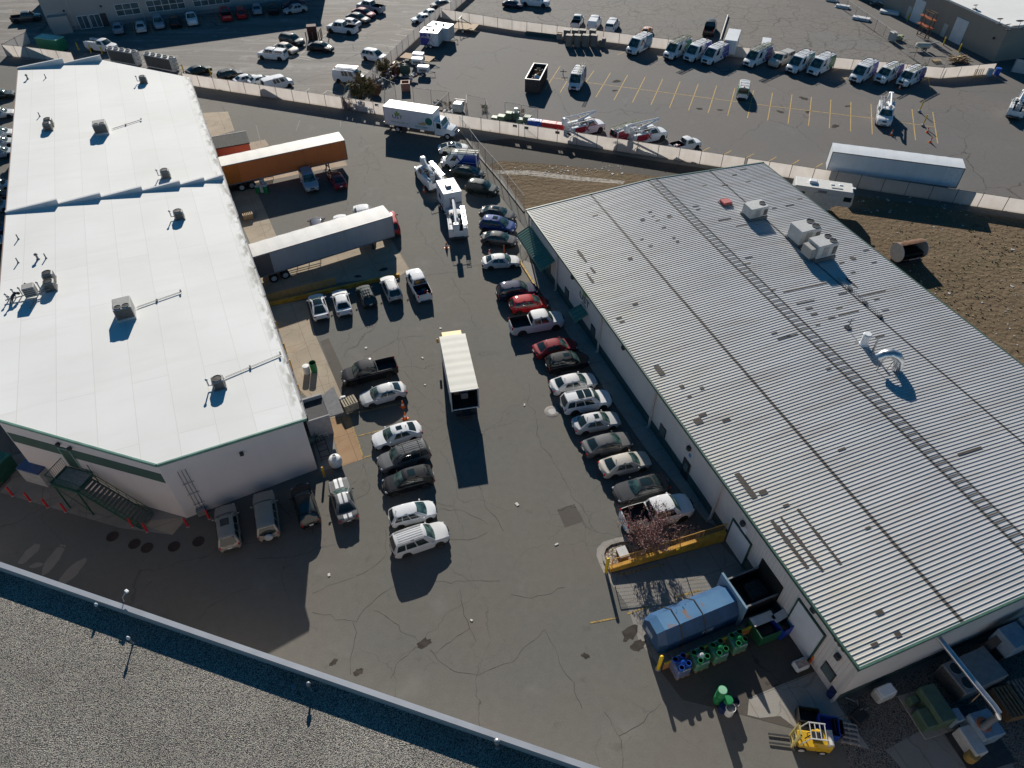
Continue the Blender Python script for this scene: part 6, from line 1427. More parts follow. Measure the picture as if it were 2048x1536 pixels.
# half-open rusty tank on the dirt
p = g(1809, 520); t = thing('rusty_tank', 'rusty half-open cylinder bin with pale ends standing on the dirt', 'container', p, g(1800, 520).xy.angle_signed(Vector((1, 0))) if False else heading(g(1785, 515), g(1838, 505)))
q = MB(); n = 20; R_ = 1.1; Lh = 1.6
def cyl(u, v):
    th = lerp(radians(-68), radians(196), v); return Vector((lerp(-Lh, Lh, u), R_ * sin(th), 1.35 - R_ * cos(th + radians(0)) * 1.0))
q.grid(cyl, 4, 24); q.grid(lambda u, v: Vector((cyl(u, v).x, cyl(u, v).y * .96, 1.35 + (cyl(u, v).z - 1.35) * .96)), 4, 24); q.build('shell', RUST, t, fix=False); MB().box((0, 0, 1.0), (2 * Lh - .1, 1.3, .5)).build('dark_contents', BLACK, t)  # black block added as the shade inside the open tank
for s in (-1, 1): MB().lathe((s * (Lh + .0), 0, 1.35), [(R_, -.03), (R_, .03)], 24, axis='X').build('end_plate', LGREY, t)
MB().box((0, -.2, .14), (3.4, 1.2, .28)).build('skid', DARK, t); text_obj('WASTE', .42, WHITE, t, (0, -R_ * .93 - .1, .85), (radians(105), 0, 0))
# ------------------------------------------------------------------ chillers
def chiller(a_, b_, label):
    A, B = g(*a_), g(*b_); d = B - A; L = d.length; c = (A + B) / 2 + Vector((-d.y, d.x, 0)).normalized() * .65; t = thing('air_chiller', label, 'air chiller', c, heading(A, B), 'air chillers behind the warehouse')
    MB().bbox((0, 0, 1.15), (L, 1.25, 2.1), .04).build('cabinet', LGREY, t); MB().box((-.1, -.64, 1.2), (L * .88, .03, 1.7)).build('coil_panel', COIL, t)
    for i in range(5):
        x = lerp(-L / 2 + .45, L / 2 - .45, i / 4); f = MB().lathe((x, 0, 2.2), [(.40, 0), (.42, .22), (.36, .22), (.34, .05)], 14, cap=False).build('fan_ring', LGREY, t); MB().lathe((x, 0, 2.22), [(.02, .08), (.34, .06)], 14).build('fan', BLACK, f)
    q = MB()
    for z in (.5, 1.1, 1.7): q.tube([(L / 2, -.3, z), (L / 2 + .8, -.3, z), (L / 2 + .8, .3, z)], .06, 6)
    q.build('pipes', STEEL, t)
chiller((221, 124), (276, 133), 'large air chiller with five fans nearer the white truck'); chiller((294, 135), (350, 146), 'large air chiller with five fans nearer the dark parked car')
# ------------------------------------------------------------------ rooftop equipment
def condenser(loc, rz, label, s=.92, h=.82, group='condensers on the white roof', pipe=True):
    t = thing('condenser_unit', label, 'condenser', loc, rz, group); MB().bbox((0, 0, .08 + h / 2), (s, s, h), .10).build('cabinet', HVACM, t)
    q = MB()
    for k in range(4):
        a = k * pi / 2; q.box((cos(a) * (s / 2 + .008), sin(a) * (s / 2 + .008), .08 + h * .48), (.02, s * .8, h * .75), rz=a)
    q.build('coil_panel', COIL, t); f = MB().lathe((0, 0, .08 + h), [(s * .40, -.02), (s * .42, .06), (s * .36, .06)], 16, cap=False).build('fan_ring', DARK, t)
    MB().lathe((0, 0, .085 + h), [(.02, .03), (s * .37, .02)], 16).build('fan', BLACK, f); MB().box((0, 0, .05), (s * 1.1, s * 1.1, .1)).build('base', GREYP, t)
    if pipe:
        q = MB(); q.tube([(-s * .5, .1, .3), (-s * .85, .1, .3), (-s * .85, .1, 1.0), (-s * .85, .1, .95)], .06, 6); q.lathe((-s * .85, .1, .9), [(.09, 0), (.13, .12), (.02, .2)], 8); q.build('pipe', LGREY, t)
    return t
def lbz(x, y): return lw(x, y, 6.6 - .05 * x)
for x, y, l in ((-6.0, 73.3, 'single fan condenser near the far end of the white roof'), (-5.9, 43.8, 'single fan condenser just beyond the stepped roof seam'), (-5.5, 34.0, 'single fan condenser just before the stepped roof seam'), (-5.5, 6.1, 'single fan condenser close to the dock side roof corner'), (-18.0, 61.2, 'front condenser of the pair on the far roof section'), (-17.9, 62.4, 'rear condenser of the pair on the far roof section'), (-17.7, 25.1, 'front condenser of the pair near the pipe cluster'), (-17.8, 26.6, 'rear condenser of the pair near the pipe cluster')):
    condenser(lbz(x, y), LBA, l, pipe='pair' not in l)
def package_unit(loc, rz, label, L=2.1, W=1.9, h=1.35, fans=2, group='package air units', fanside=-1):
    t = thing('rooftop_unit', label, 'rooftop unit', loc, rz, group); MB().bbox((0, 0, .25 + h / 2), (W, L, h), .05).build('cabinet', HVACM, t); MB().box((0, 0, .12), (W * 1.02, L * 1.02, .26)).build('curb', LGREY, t)
    MB().box((0, fanside * (L / 2 + .01), .25 + h * .5), (W * .92, .03, h * .85)).build('coil_panel', COIL, t)
    for i in range(fans):
        x = (i - (fans - 1) / 2) * W * .44; f = MB().lathe((x, fanside * L * .28, .25 + h), [(W * .20, -.01), (W * .21, .06), (W * .18, .06)], 16, cap=False).build('fan_ring', GREYP, t); MB().lathe((x, fanside * L * .28, .255 + h), [(.02, .03), (W * .185, .02)], 16).build('fan', BLACK, f)
    MB().box((-W / 2 - .06, .2, .7), (.1, .5, .6)).build('panel_box', GREYP, t)
    return t
package_unit(lbz(-12, 58.3), LBA, 'package unit with two fans on the far section of the white roof', 1.7, 1.5, 1.05); package_unit(lbz(-11.7, 18.6), LBA, 'large package unit with two fans on the near section of the white roof', 1.85, 1.5, 1.1)
def pipe_run(pts, label, r=.02, two=True):
    P_ = [lbz(*p) + Vector((0, 0, .10)) for p in pts]; o = P_[0]; t = thing('roof_pipe', label, 'pipe', o); q = MB(); q.tube([p - o for p in P_], r, 6); q.tube([p - o + Vector((.1, .22, 0)) for p in P_], r, 6); q.build('pipe_pair', GREYP, t)
    d = P_[-1] - P_[0]
    for k in (.45, 1.0):
        p = d * k; MB().box((p.x + .05, p.y + .11, -.08), (.14, .36, .09), rz=LBA + pi / 2 - pi / 2).build('support', DARK, t)
pipe_run([(-10.9, 58.7), (-7.4, 60.4)], 'pair of gas pipes from the far package unit'); pipe_run([(-10.9, 19.2), (-7.0, 20.2)], 'pair of gas pipes from the large package unit'); pipe_run([(-5.1, 6.8), (-.3, 8.0)], 'pale pipe run from the corner condenser to the dock edge')
def roofvent(loc, label, r=.09, h=.55, m=None, group='vent pipes on the white roof', cap_=False):
    t = thing('vent_pipe', label, 'vent pipe', loc, 0, group); MB().lathe((0, 0, 0), [(r * (2 if r < .2 else 1.3), 0), (r * 1.2, .1), (r, .12), (r, h)], 10).build('pipe', m or GREYP, t)
    if cap_: MB().lathe((0, 0, h), [(r * (1.8 if r < .2 else 1.12), -.05), (r * (1.9 if r < .2 else 1.15), .02), (r * .9, .13)], 12).build('cap', m or GREYP, t)
for x, y, l, cp in ((-20.69, 79.4, 'goose neck vent in the far west corner of the white roof', 1), (-18.43, 79.1, 'thin vent pipe beside the goose neck at the far roof end', 0), (-19.07, 65.7, 'thin vent pipe beyond the far condenser pair', 0), (-20.7, 35.3, 'thin vent pipe nearest the stepped seam on the west side', 0), (-20.6, 30.8, 'thin vent pipe closest to the west edge of the near roof', 0), (-18.9, 30.8, 'curved vent next to a thin pipe on the near roof', 1), (-18.2, 30.7, 'thin vent pipe right beside the curved vent', 0)):
    roofvent(lbz(x, y), l, .10 if cp else .06, .55, cap_=bool(cp))
t = thing('pipe_cluster', 'cluster of pipes, valves and a louvred air box near the west roof edge', 'pipes', lbz(-19.3, 24.4), LBA)
MB().bbox((0.1, 0, .75), (1.0, .9, 1.0), .05).build('air_box', HVACM, t); q = MB()
for z in (.5, .7, .9, 1.1): q.box((.1, -.47, z), (.85, .05, .05))
q.build('louvre', DARK, t)
for x, y, h in ((-.8, .6, .8), (-1.3, .4, .9), (-1.9, .2, .7), (-.2, .9, .9), (.7, .8, .8), (-1.6, -.4, .8)):
    q = MB(); q.tube([(x, y, 0), (x, y, h)], .06, 6); q.lathe((x, y, h), [(.08, 0), (.12, .1), (.02, .2)], 8); q.build('pipe', LGREY, t)
q = MB(); q.tube([(.6, .1, .35), (1.6, .4, .35)], .05, 6); q.tube([(.6, -.2, .35), (1.6, .1, .35)], .05, 6); q.tube([(-2.1, .0, .3), (-.4, .1, .3)], .05, 6); q.tube([(.4, -.5, .1), (-.1, -1.9, .1)], .05, 6); q.build('pipe_run', GREYP, t)
q = MB(); q.tube([(-1.7, -.3, .1), (-1.4, -.2, .6), (-1.1, .1, .75), (-.9, .3, .5)], .14, 8); q.build('curved_duct', DARK, t)
# metal roof equipment
def rbz(px, py): x, y = rpx(px, py); return rl(x, y, rzf(x) + .03), x, y
p, _, _ = rbz(1451, 407); t = thing('roof_hatch', 'small red roof hatch on the ribbed metal roof', 'roof hatch', p, RA); MB().bbox((0, 0, .2), (1.1, 1.0, .4), .05).build('lid', mat('faded_red_paint', (.45, .09, .09), .6, var=.15), t); MB().box((0, 0, .06), (1.3, 1.2, .12)).build('curb', GREYP, t)
def gable_unit(px, py, label, hood=False, L=2.3, W=1.7, h=1.25, dz=0.3, fans=2):
    p, _, _ = rbz(px, py); t = thing('rooftop_unit', label, 'rooftop unit', p, RA, 'air units on the metal roof'); MB().bbox((0, 0, dz + h / 2), (L, W, h), .04).build('cabinet', LGREY, t); MB().box((0, 0, dz / 2), (L * 1.05, W * 1.1, dz)).build('curb', mat('dark_curb', (.12, .13, .14), .7), t)
    for i in range(fans):
        y = (i - (fans - 1) / 2) * W * .46; f = MB().lathe((L * .32, y, dz + h), [(W * .21, -.01), (W * .22, .08), (W * .19, .08)], 16, cap=False).build('fan_ring', GREYP, t); MB().lathe((L * .32, y, dz + h + .005), [(.02, .03), (W * .195, .02)], 16).build('fan', BLACK, f)
    MB().box((-L * .1, -W / 2 - .01, dz + h * .5), (L * .3, .02, h * .7)).build('access_panel', HVACM, t); MB().box((L * .35, -W / 2 - .012, dz + h * .45), (L * .2, .03, h * .6)).build('vent_grille', COIL, t)
    if hood: MB().bbox((-L / 2 - .35, 0, dz + h * .4), (.7, W * .8, h * .75), .05).build('intake_hood', HVACM, t)
gable_unit(1507, 432, 'grey rooftop unit with one fan nearest the red hatch', fans=1, L=2.2, W=1.6, h=1.15)
gable_unit(1603, 481, 'taller grey rooftop unit with two fans, rear of the adjoining pair', h=1.6, L=2.5, W=2.0)
gable_unit(1637, 512, 'grey rooftop unit with an intake hood, front of the adjoining pair', True, h=1.5, dz=.45, L=2.4, W=1.8)
p, _, _ = rbz(1727, 688); roofvent(p, 'white capped exhaust stack on the metal roof', .34, 1.1, WHITE, 'stacks on the metal roof', True)
p, _, _ = rbz(1745, 703); roofvent(p, 'thin steel exhaust pipe beside the silver elbow duct', .10, 1.4, STEEL, 'stacks on the metal roof')
p, _, _ = rbz(1780, 738); t = thing('elbow_duct', 'shiny silver elbow duct arching out of the metal roof', 'duct', p, RA); q = MB(); q.tube([(.5, -.2, 0), (.5, -.2, .5), (.45, -.1, .95), (.2, .1, 1.4), (-.2, .35, 1.55), (-.7, .6, 1.4), (-.95, .75, 1.0)], .42, 14); q.build('duct', mat('shiny_duct', (.62, .63, .65), .28, .85, var=.1), t)
q = MB()
for a, b in (((-.4, 0, 0), (.2, .1, 1.0)), ((-1.3, .2, 0), (-.6, .5, 1.1)), ((-.2, -.9, 0), (.3, -.2, .8))): q.tube([a, b], .03, 5)
q.build('brace', DARK, t)
p, _, _ = rbz(1696, 656); t = thing('roof_antenna', 'thin antenna mast with stubby arms on the metal roof', 'antenna', p, RA); q = MB(); q.tube([(0, 0, 0), (0, 0, 1.1)], .03, 5); q.tube([(-.35, 0, .9), (.35, 0, .9)], .03, 5); q.tube([(0, -.3, .6), (0, .3, .6)], .03, 5); q.build('mast', DARK, t); MB().box((0, 0, .05), (.5, .5, .1)).build('base', DARK, t)
t = thing('roof_conduit', 'thin conduit pair running along the metal roof below the paired units', 'pipe', (0, 0, 0)); q = MB()
xs_ = [rbz(*q8(550, 700)), rbz(*q8(650, 780)), rbz(*q8(770, 890)), rbz(*q8(890, 1000))]
q.tube([v[0] + Vector((0, 0, .12)) for v in xs_], .025, 5); q.tube([v[0] + Vector((.2, .1, .12)) for v in xs_], .025, 5); q.build('pipe_pair', GREYP, t)
for v in xs_[1:]: MB().box(v[0] + Vector((.1, .05, .06)), (.4, .4, .12)).build('support', DARK, t)
# gravel roof vents
GV = 'vents on the gravel roof'
def gz(px, py, h): return Vector((*g(px, py, 6.2 + h).xy, 6.2))
for px, py, h, r, l in ((192, 1209.5, .7, .11, 'white capped vent in the parapet shade at the upper left of the gravel'), (256, 1276, .8, .11, 'white capped vent casting a thin shadow on sunlit gravel'), (617, 1368, .8, .15, 'silver domed vent standing half in the parapet shade'), (994, 1483, .9, .2, 'larger silver domed vent near the bottom right of the gravel')):
    r *= .62; t = thing('roof_vent', l, 'roof vent', gz(px, py, h), 0, GV); MB().lathe((0, 0, 0), [(r * 1.3, 0), (r * .7, .1), (r * .7, h - .05)], 12).build('pipe', GREYP, t); MB().lathe((0, 0, h - .12), [(r * .7, 0), (r * 1.35, .02), (r * 1.4, .12), (r * 1.0, .24), (r * .3, .29)], 16).build('cap', WHITE if r < .09 else STEEL, t)
for px, py, l in ((120, 1214, 'flat round vent flush in the gravel at the left'), (564, 1366, 'small flat round vent left of its twin near the domed vent'), (587, 1373, 'flat round vent between its twin and the silver dome')):
    t = thing('roof_drain', l, 'roof vent', gz(px, py, .1), 0, GV); MB().lathe((0, 0, 0), [(.16, 0), (.17, .12), (.12, .15)], 12).build('cap', GREYP, t)
p = g(248, 1203, 6.95); t = thing('parapet_bracket', 'little pale bracket light clamped on the parapet cap', 'bracket', p); q = MB(); q.tube([(0, 0, 0), (0, .1, .35), (.15, .35, .5)], .045, 6); q.build('arm', BEIGEP, t); MB().bbox((.2, .42, .52), (.3, .18, .1), .03, rz=-.6).build('head', WHITE, t)
# ------------------------------------------------------------------ dock side objects
def LP(v):  # world -> warehouse local xy
    d = Vector((v.x, v.y, 0)) - LBO; return Matrix.Rotation(-LBA, 3, 'Z') @ d
CONC_PAINT = mat('grey_concrete_wall', (.34, .34, .35), .85, var=.12)
t = thing('dock_shelter', 'grey dock shelter box with a dark recessed top at the warehouse corner', 'dock shelter', LBO, LBA)
a = LP(g(617, 841, 2.4)); b = LP(g(658, 830, 2.4)); c_ = LP(g(647, 790, 2.4)); x0, x1, y0, y1 = .12, b.x, min(a.y, b.y), c_.y + .2
MB().box(((x0 + x1) / 2, y0 + .06, 1.2), (x1 - x0, .12, 2.4)).build('side_wall', CONC_PAINT, t); MB().box(((x0 + x1) / 2, y1 - .1, 1.27), (x1 - x0, .2, 2.54)).build('side_wall', CONC_PAINT, t)
MB().box(((x0 + x1) / 2, (y0 + y1) / 2, 2.1), (x1 - x0 - .01, y1 - y0 - .34, .12)).build('roof', mat('dark_rubber_roof', (.05, .05, .055), .8, var=.2), t)
q = MB(); q.add([(x1, y0, 2.2), (x1, y1, 2.2), (x1 + 1.25, y1 + .35, 2.55), (x1 + 1.25, y0 - .35, 2.55), (x1, y0, 2.08), (x1, y1, 2.08), (x1 + 1.25, y1 + .35, 2.43), (x1 + 1.25, y0 - .35, 2.43)], [(0, 1, 2, 3), (7, 6, 5, 4), (0, 3, 7, 4), (1, 5, 6, 2), (3, 2, 6, 7)]); q.build('flared_hood', GREYP, t)
def railing(pts, h, n, label, m=None, bars=5, name='guard_rail', z0=0.0, low=None):
    t = thing(name, label, 'railing', pts[0]); m = m or YELLOW; o = pts[0]; pr = MB().tube([(0, 0, 0), (0, 0, h)], .04, 6).mesh('post', m)
    q = MB()
    for a, b in zip(pts, pts[1:]):
        for i in range(n + 1): obj('post', pr, t, (a - o).lerp(b - o, i / n) + Vector((0, 0, z0)))
        for k in range(bars):
            z = z0 + (low or .2) + (h - (low or .2)) * k / max(1, bars - 1); q.tube([a - o + Vector((0, 0, z)), b - o + Vector((0, 0, z))], .035, 6)
    q.build('rails', m, t); return t
ORR = mat('orange_yellow_rail', (.56, .29, .05), .55, var=.12)
railing([g(533, 607), g(672, 571)], 1.05, 6, 'yellow barred guard rail beside the dock well of the grey trailer', ORR, 8)
railing([g(458, 373), g(547, 357)], 1.0, 4, 'yellow barred guard rail under the orange trailer', ORR, 8)
railing([g(572, 540), g(642, 522)], .8, 3, 'bare dark guard rail in the shade under the grey trailer', DARK, 4)
t = thing('painted_curb_wall', 'long ochre painted curb wall along the dock well behind the parked row', 'wall', g(538, 612)); o = g(538, 612); q = MB()
for a, b, w in ((g(538, 612), g(758, 562), .3), (g(758, 562), g(799, 553), .35)):
    d = b - a; n = Vector((-d.y, d.x, 0)).normalized() * w / 2; q.prism([(p.x, p.y) for p in (a - o - n, b - o - n, b - o + n, a - o + n)], 0, .42)
q.build('curb', OCHRE, t)
def bollard(px, py, h, m, label, r=.09, group='bollards', lean=0, z=0, cap=None):
    p = g(px, py); t = thing('bollard', label, 'bollard', p, 0, group); MB().lathe((0, 0, 0), [(r, 0), (r, h - r * .6), (r * .75, h - r * .2), (r * .3, h)], 12).build('post', m, t); MB().lathe((0, 0, 0), [(r * 1.6, 0), (r * 1.5, .03)], 12).build('footing', CONC_PAINT, t); return t
for (x, y), l in (((556, 662), 'yellow post nearest the parked row at the warehouse side'), ((572, 706), 'yellow post by the dock edge above the green barrel pair'), ((584, 739), 'yellow post beside the green barrel pair'), ((600, 788), 'yellow post just above the dock shelter')):
    bollard(x, y, 1.3, YELLOW, l, .10, 'yellow posts along the docks')
bollard(649, 953, 1.25, YELLOW, 'yellow post at the outer warehouse corner beside the striped car', .1)
for (x, y), l in (((26, 991), 'red post at the far left of the stair pad'), ((61, 1002), 'red post second from the left on the stair pad'), ((96, 1014), 'red post third from the left, below the stair landing'), ((132, 1023), 'red post fourth from the left, beside the stair legs'), ((266, 1053), 'red post against the foot of the green stairs'), ((295, 1063), 'red post right of the stair foot'), ((376, 1053), 'red post at the tip of the warehouse corner slab'), ((419, 1037), 'red post closest to the tan crossover')):
    bollard(x, y, 1.15, RED, l, .09, 'red posts at the warehouse corner')
YB = mat('bright_yellow_post', (.72, .47, .01), .5, var=.08)
bollard(1212, 1144, 1.9, YB, 'tall bright yellow post at the planter corner', .13, 'tall yellow posts'); bollard(1316, 1337, 1.9, YB, 'tall bright yellow post beside the blue barrel basket', .13, 'tall yellow posts')
bollard(1619, 1325, 1.0, ORANGE, 'orange post beside the small white cart', .1)
PG = mat('green_plastic', (.02, .215, .075), .4, var=.08); PB = mat('blue_plastic', (.015, .09, .45), .4, var=.08); PW = mat('white_plastic', (.68, .69, .68), .45, var=.06); PDB = mat('dark_blue_plastic', (.012, .025, .10), .4, var=.1)
def drum(loc, m, label, r=.29, h=.9, open_=False, group='loose drums', top=None, name='drum', parent=None):
    t = thing(name, label, 'drum', loc, 0, group) if parent is None else None
    q = MB().lathe((0, 0, 0), [(r * .92, 0), (r * .96, h * .05), (r, h * .3), (r * .97, h * .33), (r, h * .36), (r, h * .64), (r * .97, h * .67), (r, h * .7), (r * .96, h * .95), (r * 1.02, h * .96), (r * 1.02, h)], 18, cap=not open_)
    q.build('barrel', m, t)
    if open_: MB().lathe((0, 0, h * .8), [(.01, 0), (r * .9, .01)], 18).build('inside', mat('drum_inside', (.2, .2, .2), .8) if m is PW else BLACK, t)
    else: MB().lathe((0, 0, h), [(r * .9, -.02), (r * .9, .015), (.02, .025)], 18).build('lid', top or m, t)
    return t
# drums and tools by the docks
drum(g(615, 746), PW, 'white drum with green base and a white lid by the docks', .32, .95, group='drum pair by the docks'); drum(g(629, 742), PG, 'open green drum beside the white one by the docks', .32, 1.15, True, group='drum pair by the docks')
for (x, y), m, h, l in (((517, 385), PG, .9, 'green drum at the left of the cluster by the orange trailer'), ((526, 371), PW, 1.0, 'tall white drum at the back of the cluster by the orange trailer'), ((525, 383), PW, .8, 'white drum in the middle of the cluster by the orange trailer'), ((533, 385), PG, 1.0, 'green drum at the right of the cluster by the orange trailer'), ((530, 376), PB, .7, 'blue drum tucked inside the cluster by the orange trailer')):
    drum(g(x, y), m, l, .33, h, group='drum cluster by the orange trailer', top=PW)
def pallet_box(loc, rz, s, m, label, name='wooden_crate'):
    t = thing(name, label, 'crate', loc, rz); q = MB()
    L, W, H_ = s
    for k in range(5):
        for sg in (-1, 1): q.box((0, sg * W / 2, .14 + (H_ - .2) * k / 4.0), (L, .03, (H_ - .1) / 5.6)); q.box((sg * L / 2, 0, .14 + (H_ - .2) * k / 4.0), (.03, W - .04, (H_ - .1) / 5.6))
    for x in (-1, 1):
        for y in (-1, 1): q.box((x * (L / 2 - .06), y * (W / 2 - .06), H_ / 2), (.08, .08, H_))
    q.build('slats', m, t); q = MB()
    for k in range(6): q.box((lerp(-L / 2 + .08, L / 2 - .08, k / 5), 0, H_ + .0), (L / 9, W, .03))
    q.build('top_boards', m, t); return t
pallet_box(g(497, 436), LBA, (1.2, 1.0, .7), WOOD, 'small wooden crate standing alone on the dock slab')
pallet_box(g(701, 815), LBA + .1, (1.3, 1.1, .9), mat('weathered_wood', (.36, .31, .23), .85, var=.3, scale=4), 'slatted wooden crate loaded with scraps beside the silver sedan')
t = thing('scrap_pile', 'dark bundle of scrap leaning beside the slatted crate', 'scrap', g(683, 812), .3); MB().lathe((0, 0, 0), [(.5, 0), (.62, .3), (.5, .75), (.15, .95)], 9).build('bundle', BLACK, t); MB().bbox((.3, .2, .9), (.5, .3, .15), .04).build('scrap', LGREY, t); MB().bbox((-.2, -.2, .8), (.4, .3, .2), .05).build('scrap', BROWN, t)
t = thing('gas_tank', 'white gas tank in the shade at the warehouse corner', 'gas tank', g(673, 930), .4); MB().lathe((0, 0, 0), [(.35, 0), (.37, .1), (.5, .14), (.56, .35), (.56, .75), (.46, .98), (.22, 1.1), (.02, 1.13)], 18).build('tank', PW, t); MB().lathe((0, 0, 1.08), [(.18, 0), (.18, .2), (.14, .2), (.14, .02)], 12, cap=False).build('collar', PW, t)
t = thing('frame_cart', 'dark metal frame cart lying beside the warehouse wall', 'cart', g(648, 905), LBA); q = MB()
for y in (-.9, -.2, .5, 1.0): q.tube([(-.4, y, .5), (.4, y, .5)], .04, 5)
for x in (-.4, .4): q.tube([(x, -.9, .5), (x, 1.0, .5)], .04, 5); q.tube([(x, -.9, 0), (x, -.9, .9)], .04, 5)
q.tube([(-.4, 1.0, .5), (-.3, 1.5, .6), (.3, 1.5, .6), (.4, 1.0, .5)], .04, 5); q.build('frame', BLACK, t)
t = thing('bike_rack', 'thin white pipe frame with a green panel beside the warehouse wall', 'rack', g(640, 885), LBA); q = MB(); q.tube([(0, 0, 0), (0, 0, .9), (.7, 0, 1.0), (.9, .2, .1)], .03, 5); q.tube([(-.4, .5, 0), (-.2, .5, .9), (.5, .5, .9)], .03, 5); q.build('frame', LGREY, t); MB().bbox((-.5, .3, .3), (1.3, .5, .5), .1).build('panel', mat('dull_green', (.12, .17, .16), .7), t)
# ------------------------------------------------------------------ green stairs at the south-west wall
ST = thing('metal_stairs', 'dark green metal stairs with an open landing below the warehouse door', 'stairs', LBO + Matrix.Rotation(LBA, 3, 'Z') @ Aw, atan2(*(Matrix.Rotation(LBA, 3, 'Z') @ dgw).yx))
# local x runs along the wall from the corner to the door; local y sign: outward
osgn = -1 if (Matrix.Rotation(-ST.rotation_euler.z, 3, 'Z') @ (Matrix.Rotation(LBA, 3, 'Z') @ nw)).y < 0 else 1
GST = mat('green_stair_steel', (.018, .085, .055), .5, var=.2); zL = 3.3; xa, xb, y0, y1 = 7.3, 9.75, .2, 2.0
def Y_(v): return v * osgn
q = MB()
for x in (xa, xb): q.box((x, Y_((y0 + y1) / 2), zL - .12), (.1, y1 - y0, .24))
for y in (y0, y1): q.box(((xa + xb) / 2, Y_(y), zL - .12), (xb - xa - .1, .1, .24))
q.build('landing_frame', GST, ST); MB().box(((xa + xb) / 2, Y_((y0 + y1) / 2), zL - .05), (xb - xa - .12, y1 - y0 - .12, .03)).build('landing_grate', mat('grey_green_grate', (.30, .29, .26), .8, var=.2, scale=6), ST)
for x in (xa + .1, xb - .1):
    MB().box((x, Y_(y1 - .05), (zL - .24) / 2), (.1, .1, zL - .25)).build('leg', GST, ST)
q = MB(); q.tube([(xa + .1, Y_(y1 - .05), .5), (xb - .1, Y_(y1 - .05), zL - .4)], .03, 5); q.tube([(xb - .1, Y_(y1 - .05), .5), (xa + .1, Y_(y1 - .05), zL - .4)], .03, 5); q.build('brace', GST, ST)
q = MB()
for x, ya, yb in ((xb, y0, y1),):
    for z in (zL + 1.05, zL + .1): q.tube([(x, Y_(ya), z), (x, Y_(yb), z)], .035, 5)
    for i in range(13): q.tube([(x, Y_(lerp(ya, yb, i / 12)), zL), (x, Y_(lerp(ya, yb, i / 12)), zL + 1.05)], .014, 4)
for z in (zL + 1.05, zL + .1): q.tube([(xa, Y_(y1), z), (xb, Y_(y1), z)], .035, 5)
for i in range(17): q.tube([(lerp(xa, xb, i / 16), Y_(y1), zL), (lerp(xa, xb, i / 16), Y_(y1), zL + 1.05)], .014, 4)
q.tube([(xa, Y_(y0), zL + 1.05), (xa, Y_(y0), 0)], .035, 5); q.build('landing_rail', GST, ST)
xe = 2.7; ns_ = 17; yi0, yi1 = .55, 1.95
for y in (yi0, yi1):
    q = MB(); q.add([(xa, Y_(y - .03), zL - .05), (xa, Y_(y + .03), zL - .05), (xe, Y_(y + .03), .05), (xe, Y_(y - .03), .05), (xa, Y_(y - .03), zL - .35), (xa, Y_(y + .03), zL - .35), (xe + .35, Y_(y + .03), .0), (xe + .35, Y_(y - .03), .0)], [(0, 1, 2, 3), (7, 6, 5, 4), (0, 3, 7, 4), (1, 5, 6, 2), (3, 2, 6, 7)]); q.build('stringer', GST, ST)
    q = MB(); q.tube([(xa, Y_(y), zL + .95), (xe + .1, Y_(y), 1.0), (xe + .1, Y_(y), 0)], .035, 6)
    for i in range(1, 7): x = lerp(xa, xe, i / 6.5); z = lerp(zL, 0.05, i / 6.5); q.tube([(x, Y_(y), z - .1), (x, Y_(y), z + .95)], .02, 5)
    q.tube([(xa, Y_(y), zL + .5), (xe + .1, Y_(y), .55)], .02, 5); q.build('hand_rail', GST, ST)
pr = MB().box((0, 0, 0), (.27, yi1 - yi0 - .08, .035)).mesh('tread', mat('stair_tread', (.13, .15, .13), .8, var=.15))
for i in range(ns_): obj('tread', pr, ST, (lerp(xa - .15, xe + .12, i / (ns_ - 1)), Y_((yi0 + yi1) / 2), lerp(zL - .19, .18, i / (ns_ - 1))))
t = thing('storage_cabinet', 'grey cabinet with a dark blue lid left of the green stairs', 'cabinet', g(88, 955), ST.rotation_euler.z); MB().box((0, 0, .85), (2.3, 1.5, 1.7)).build('cabinet', CONC_PAINT, t); MB().bbox((0, .3, 1.78), (2.2, 1.1, .14), .04).build('lid', mat('blue_tarp', (.05, .085, .19), .5, var=.2), t); MB().box((.9, .0, 1.74), (.5, 1.5, .07)).build('side_shelf', CONC_PAINT, t)
t = thing('green_dumpster', 'green dumpster with a ribbed lid at the far left warehouse wall', 'dumpster', g(0, 945), ST.rotation_euler.z); MB().box((0, 0, .9), (2.4, 1.8, 1.6), taper=1.05).build('bin', GST, t); q = MB()
for k in range(9): q.box((lerp(-1.15, 1.15, k / 8), 0, 1.86), (.12, 1.9, .06))
q.box((0, 0, 1.76), (2.5, 1.9, .1)); q.build('lid', mat('teal_lid', (.04, .19, .16), .5, var=.1), t)
tag(MB().sheet(gp([(-30, 905), (24, 912), (22, 950), (2, 975), (-30, 985)]), .018).build('dead_leaves', mat('dark_leaf_litter', (.05, .035, .03), .95, var=.6, scale=3, bump=.8, bscale=6), fix=False), 'strip of dark dead leaves beside the stair pad', 'leaves', kind='stuff')
tag(MB().sheet([lw(-24, 41), lw(-22.6, 41), lw(-22.6, 46), lw(-24, 46)], .02).build('grass_strip', mat('green_grass', (.05, .13, .02), .95, var=.4, scale=4, bump=.8, bscale=20), fix=False), 'small bright grass strip at the west edge', 'grass', kind='stuff')
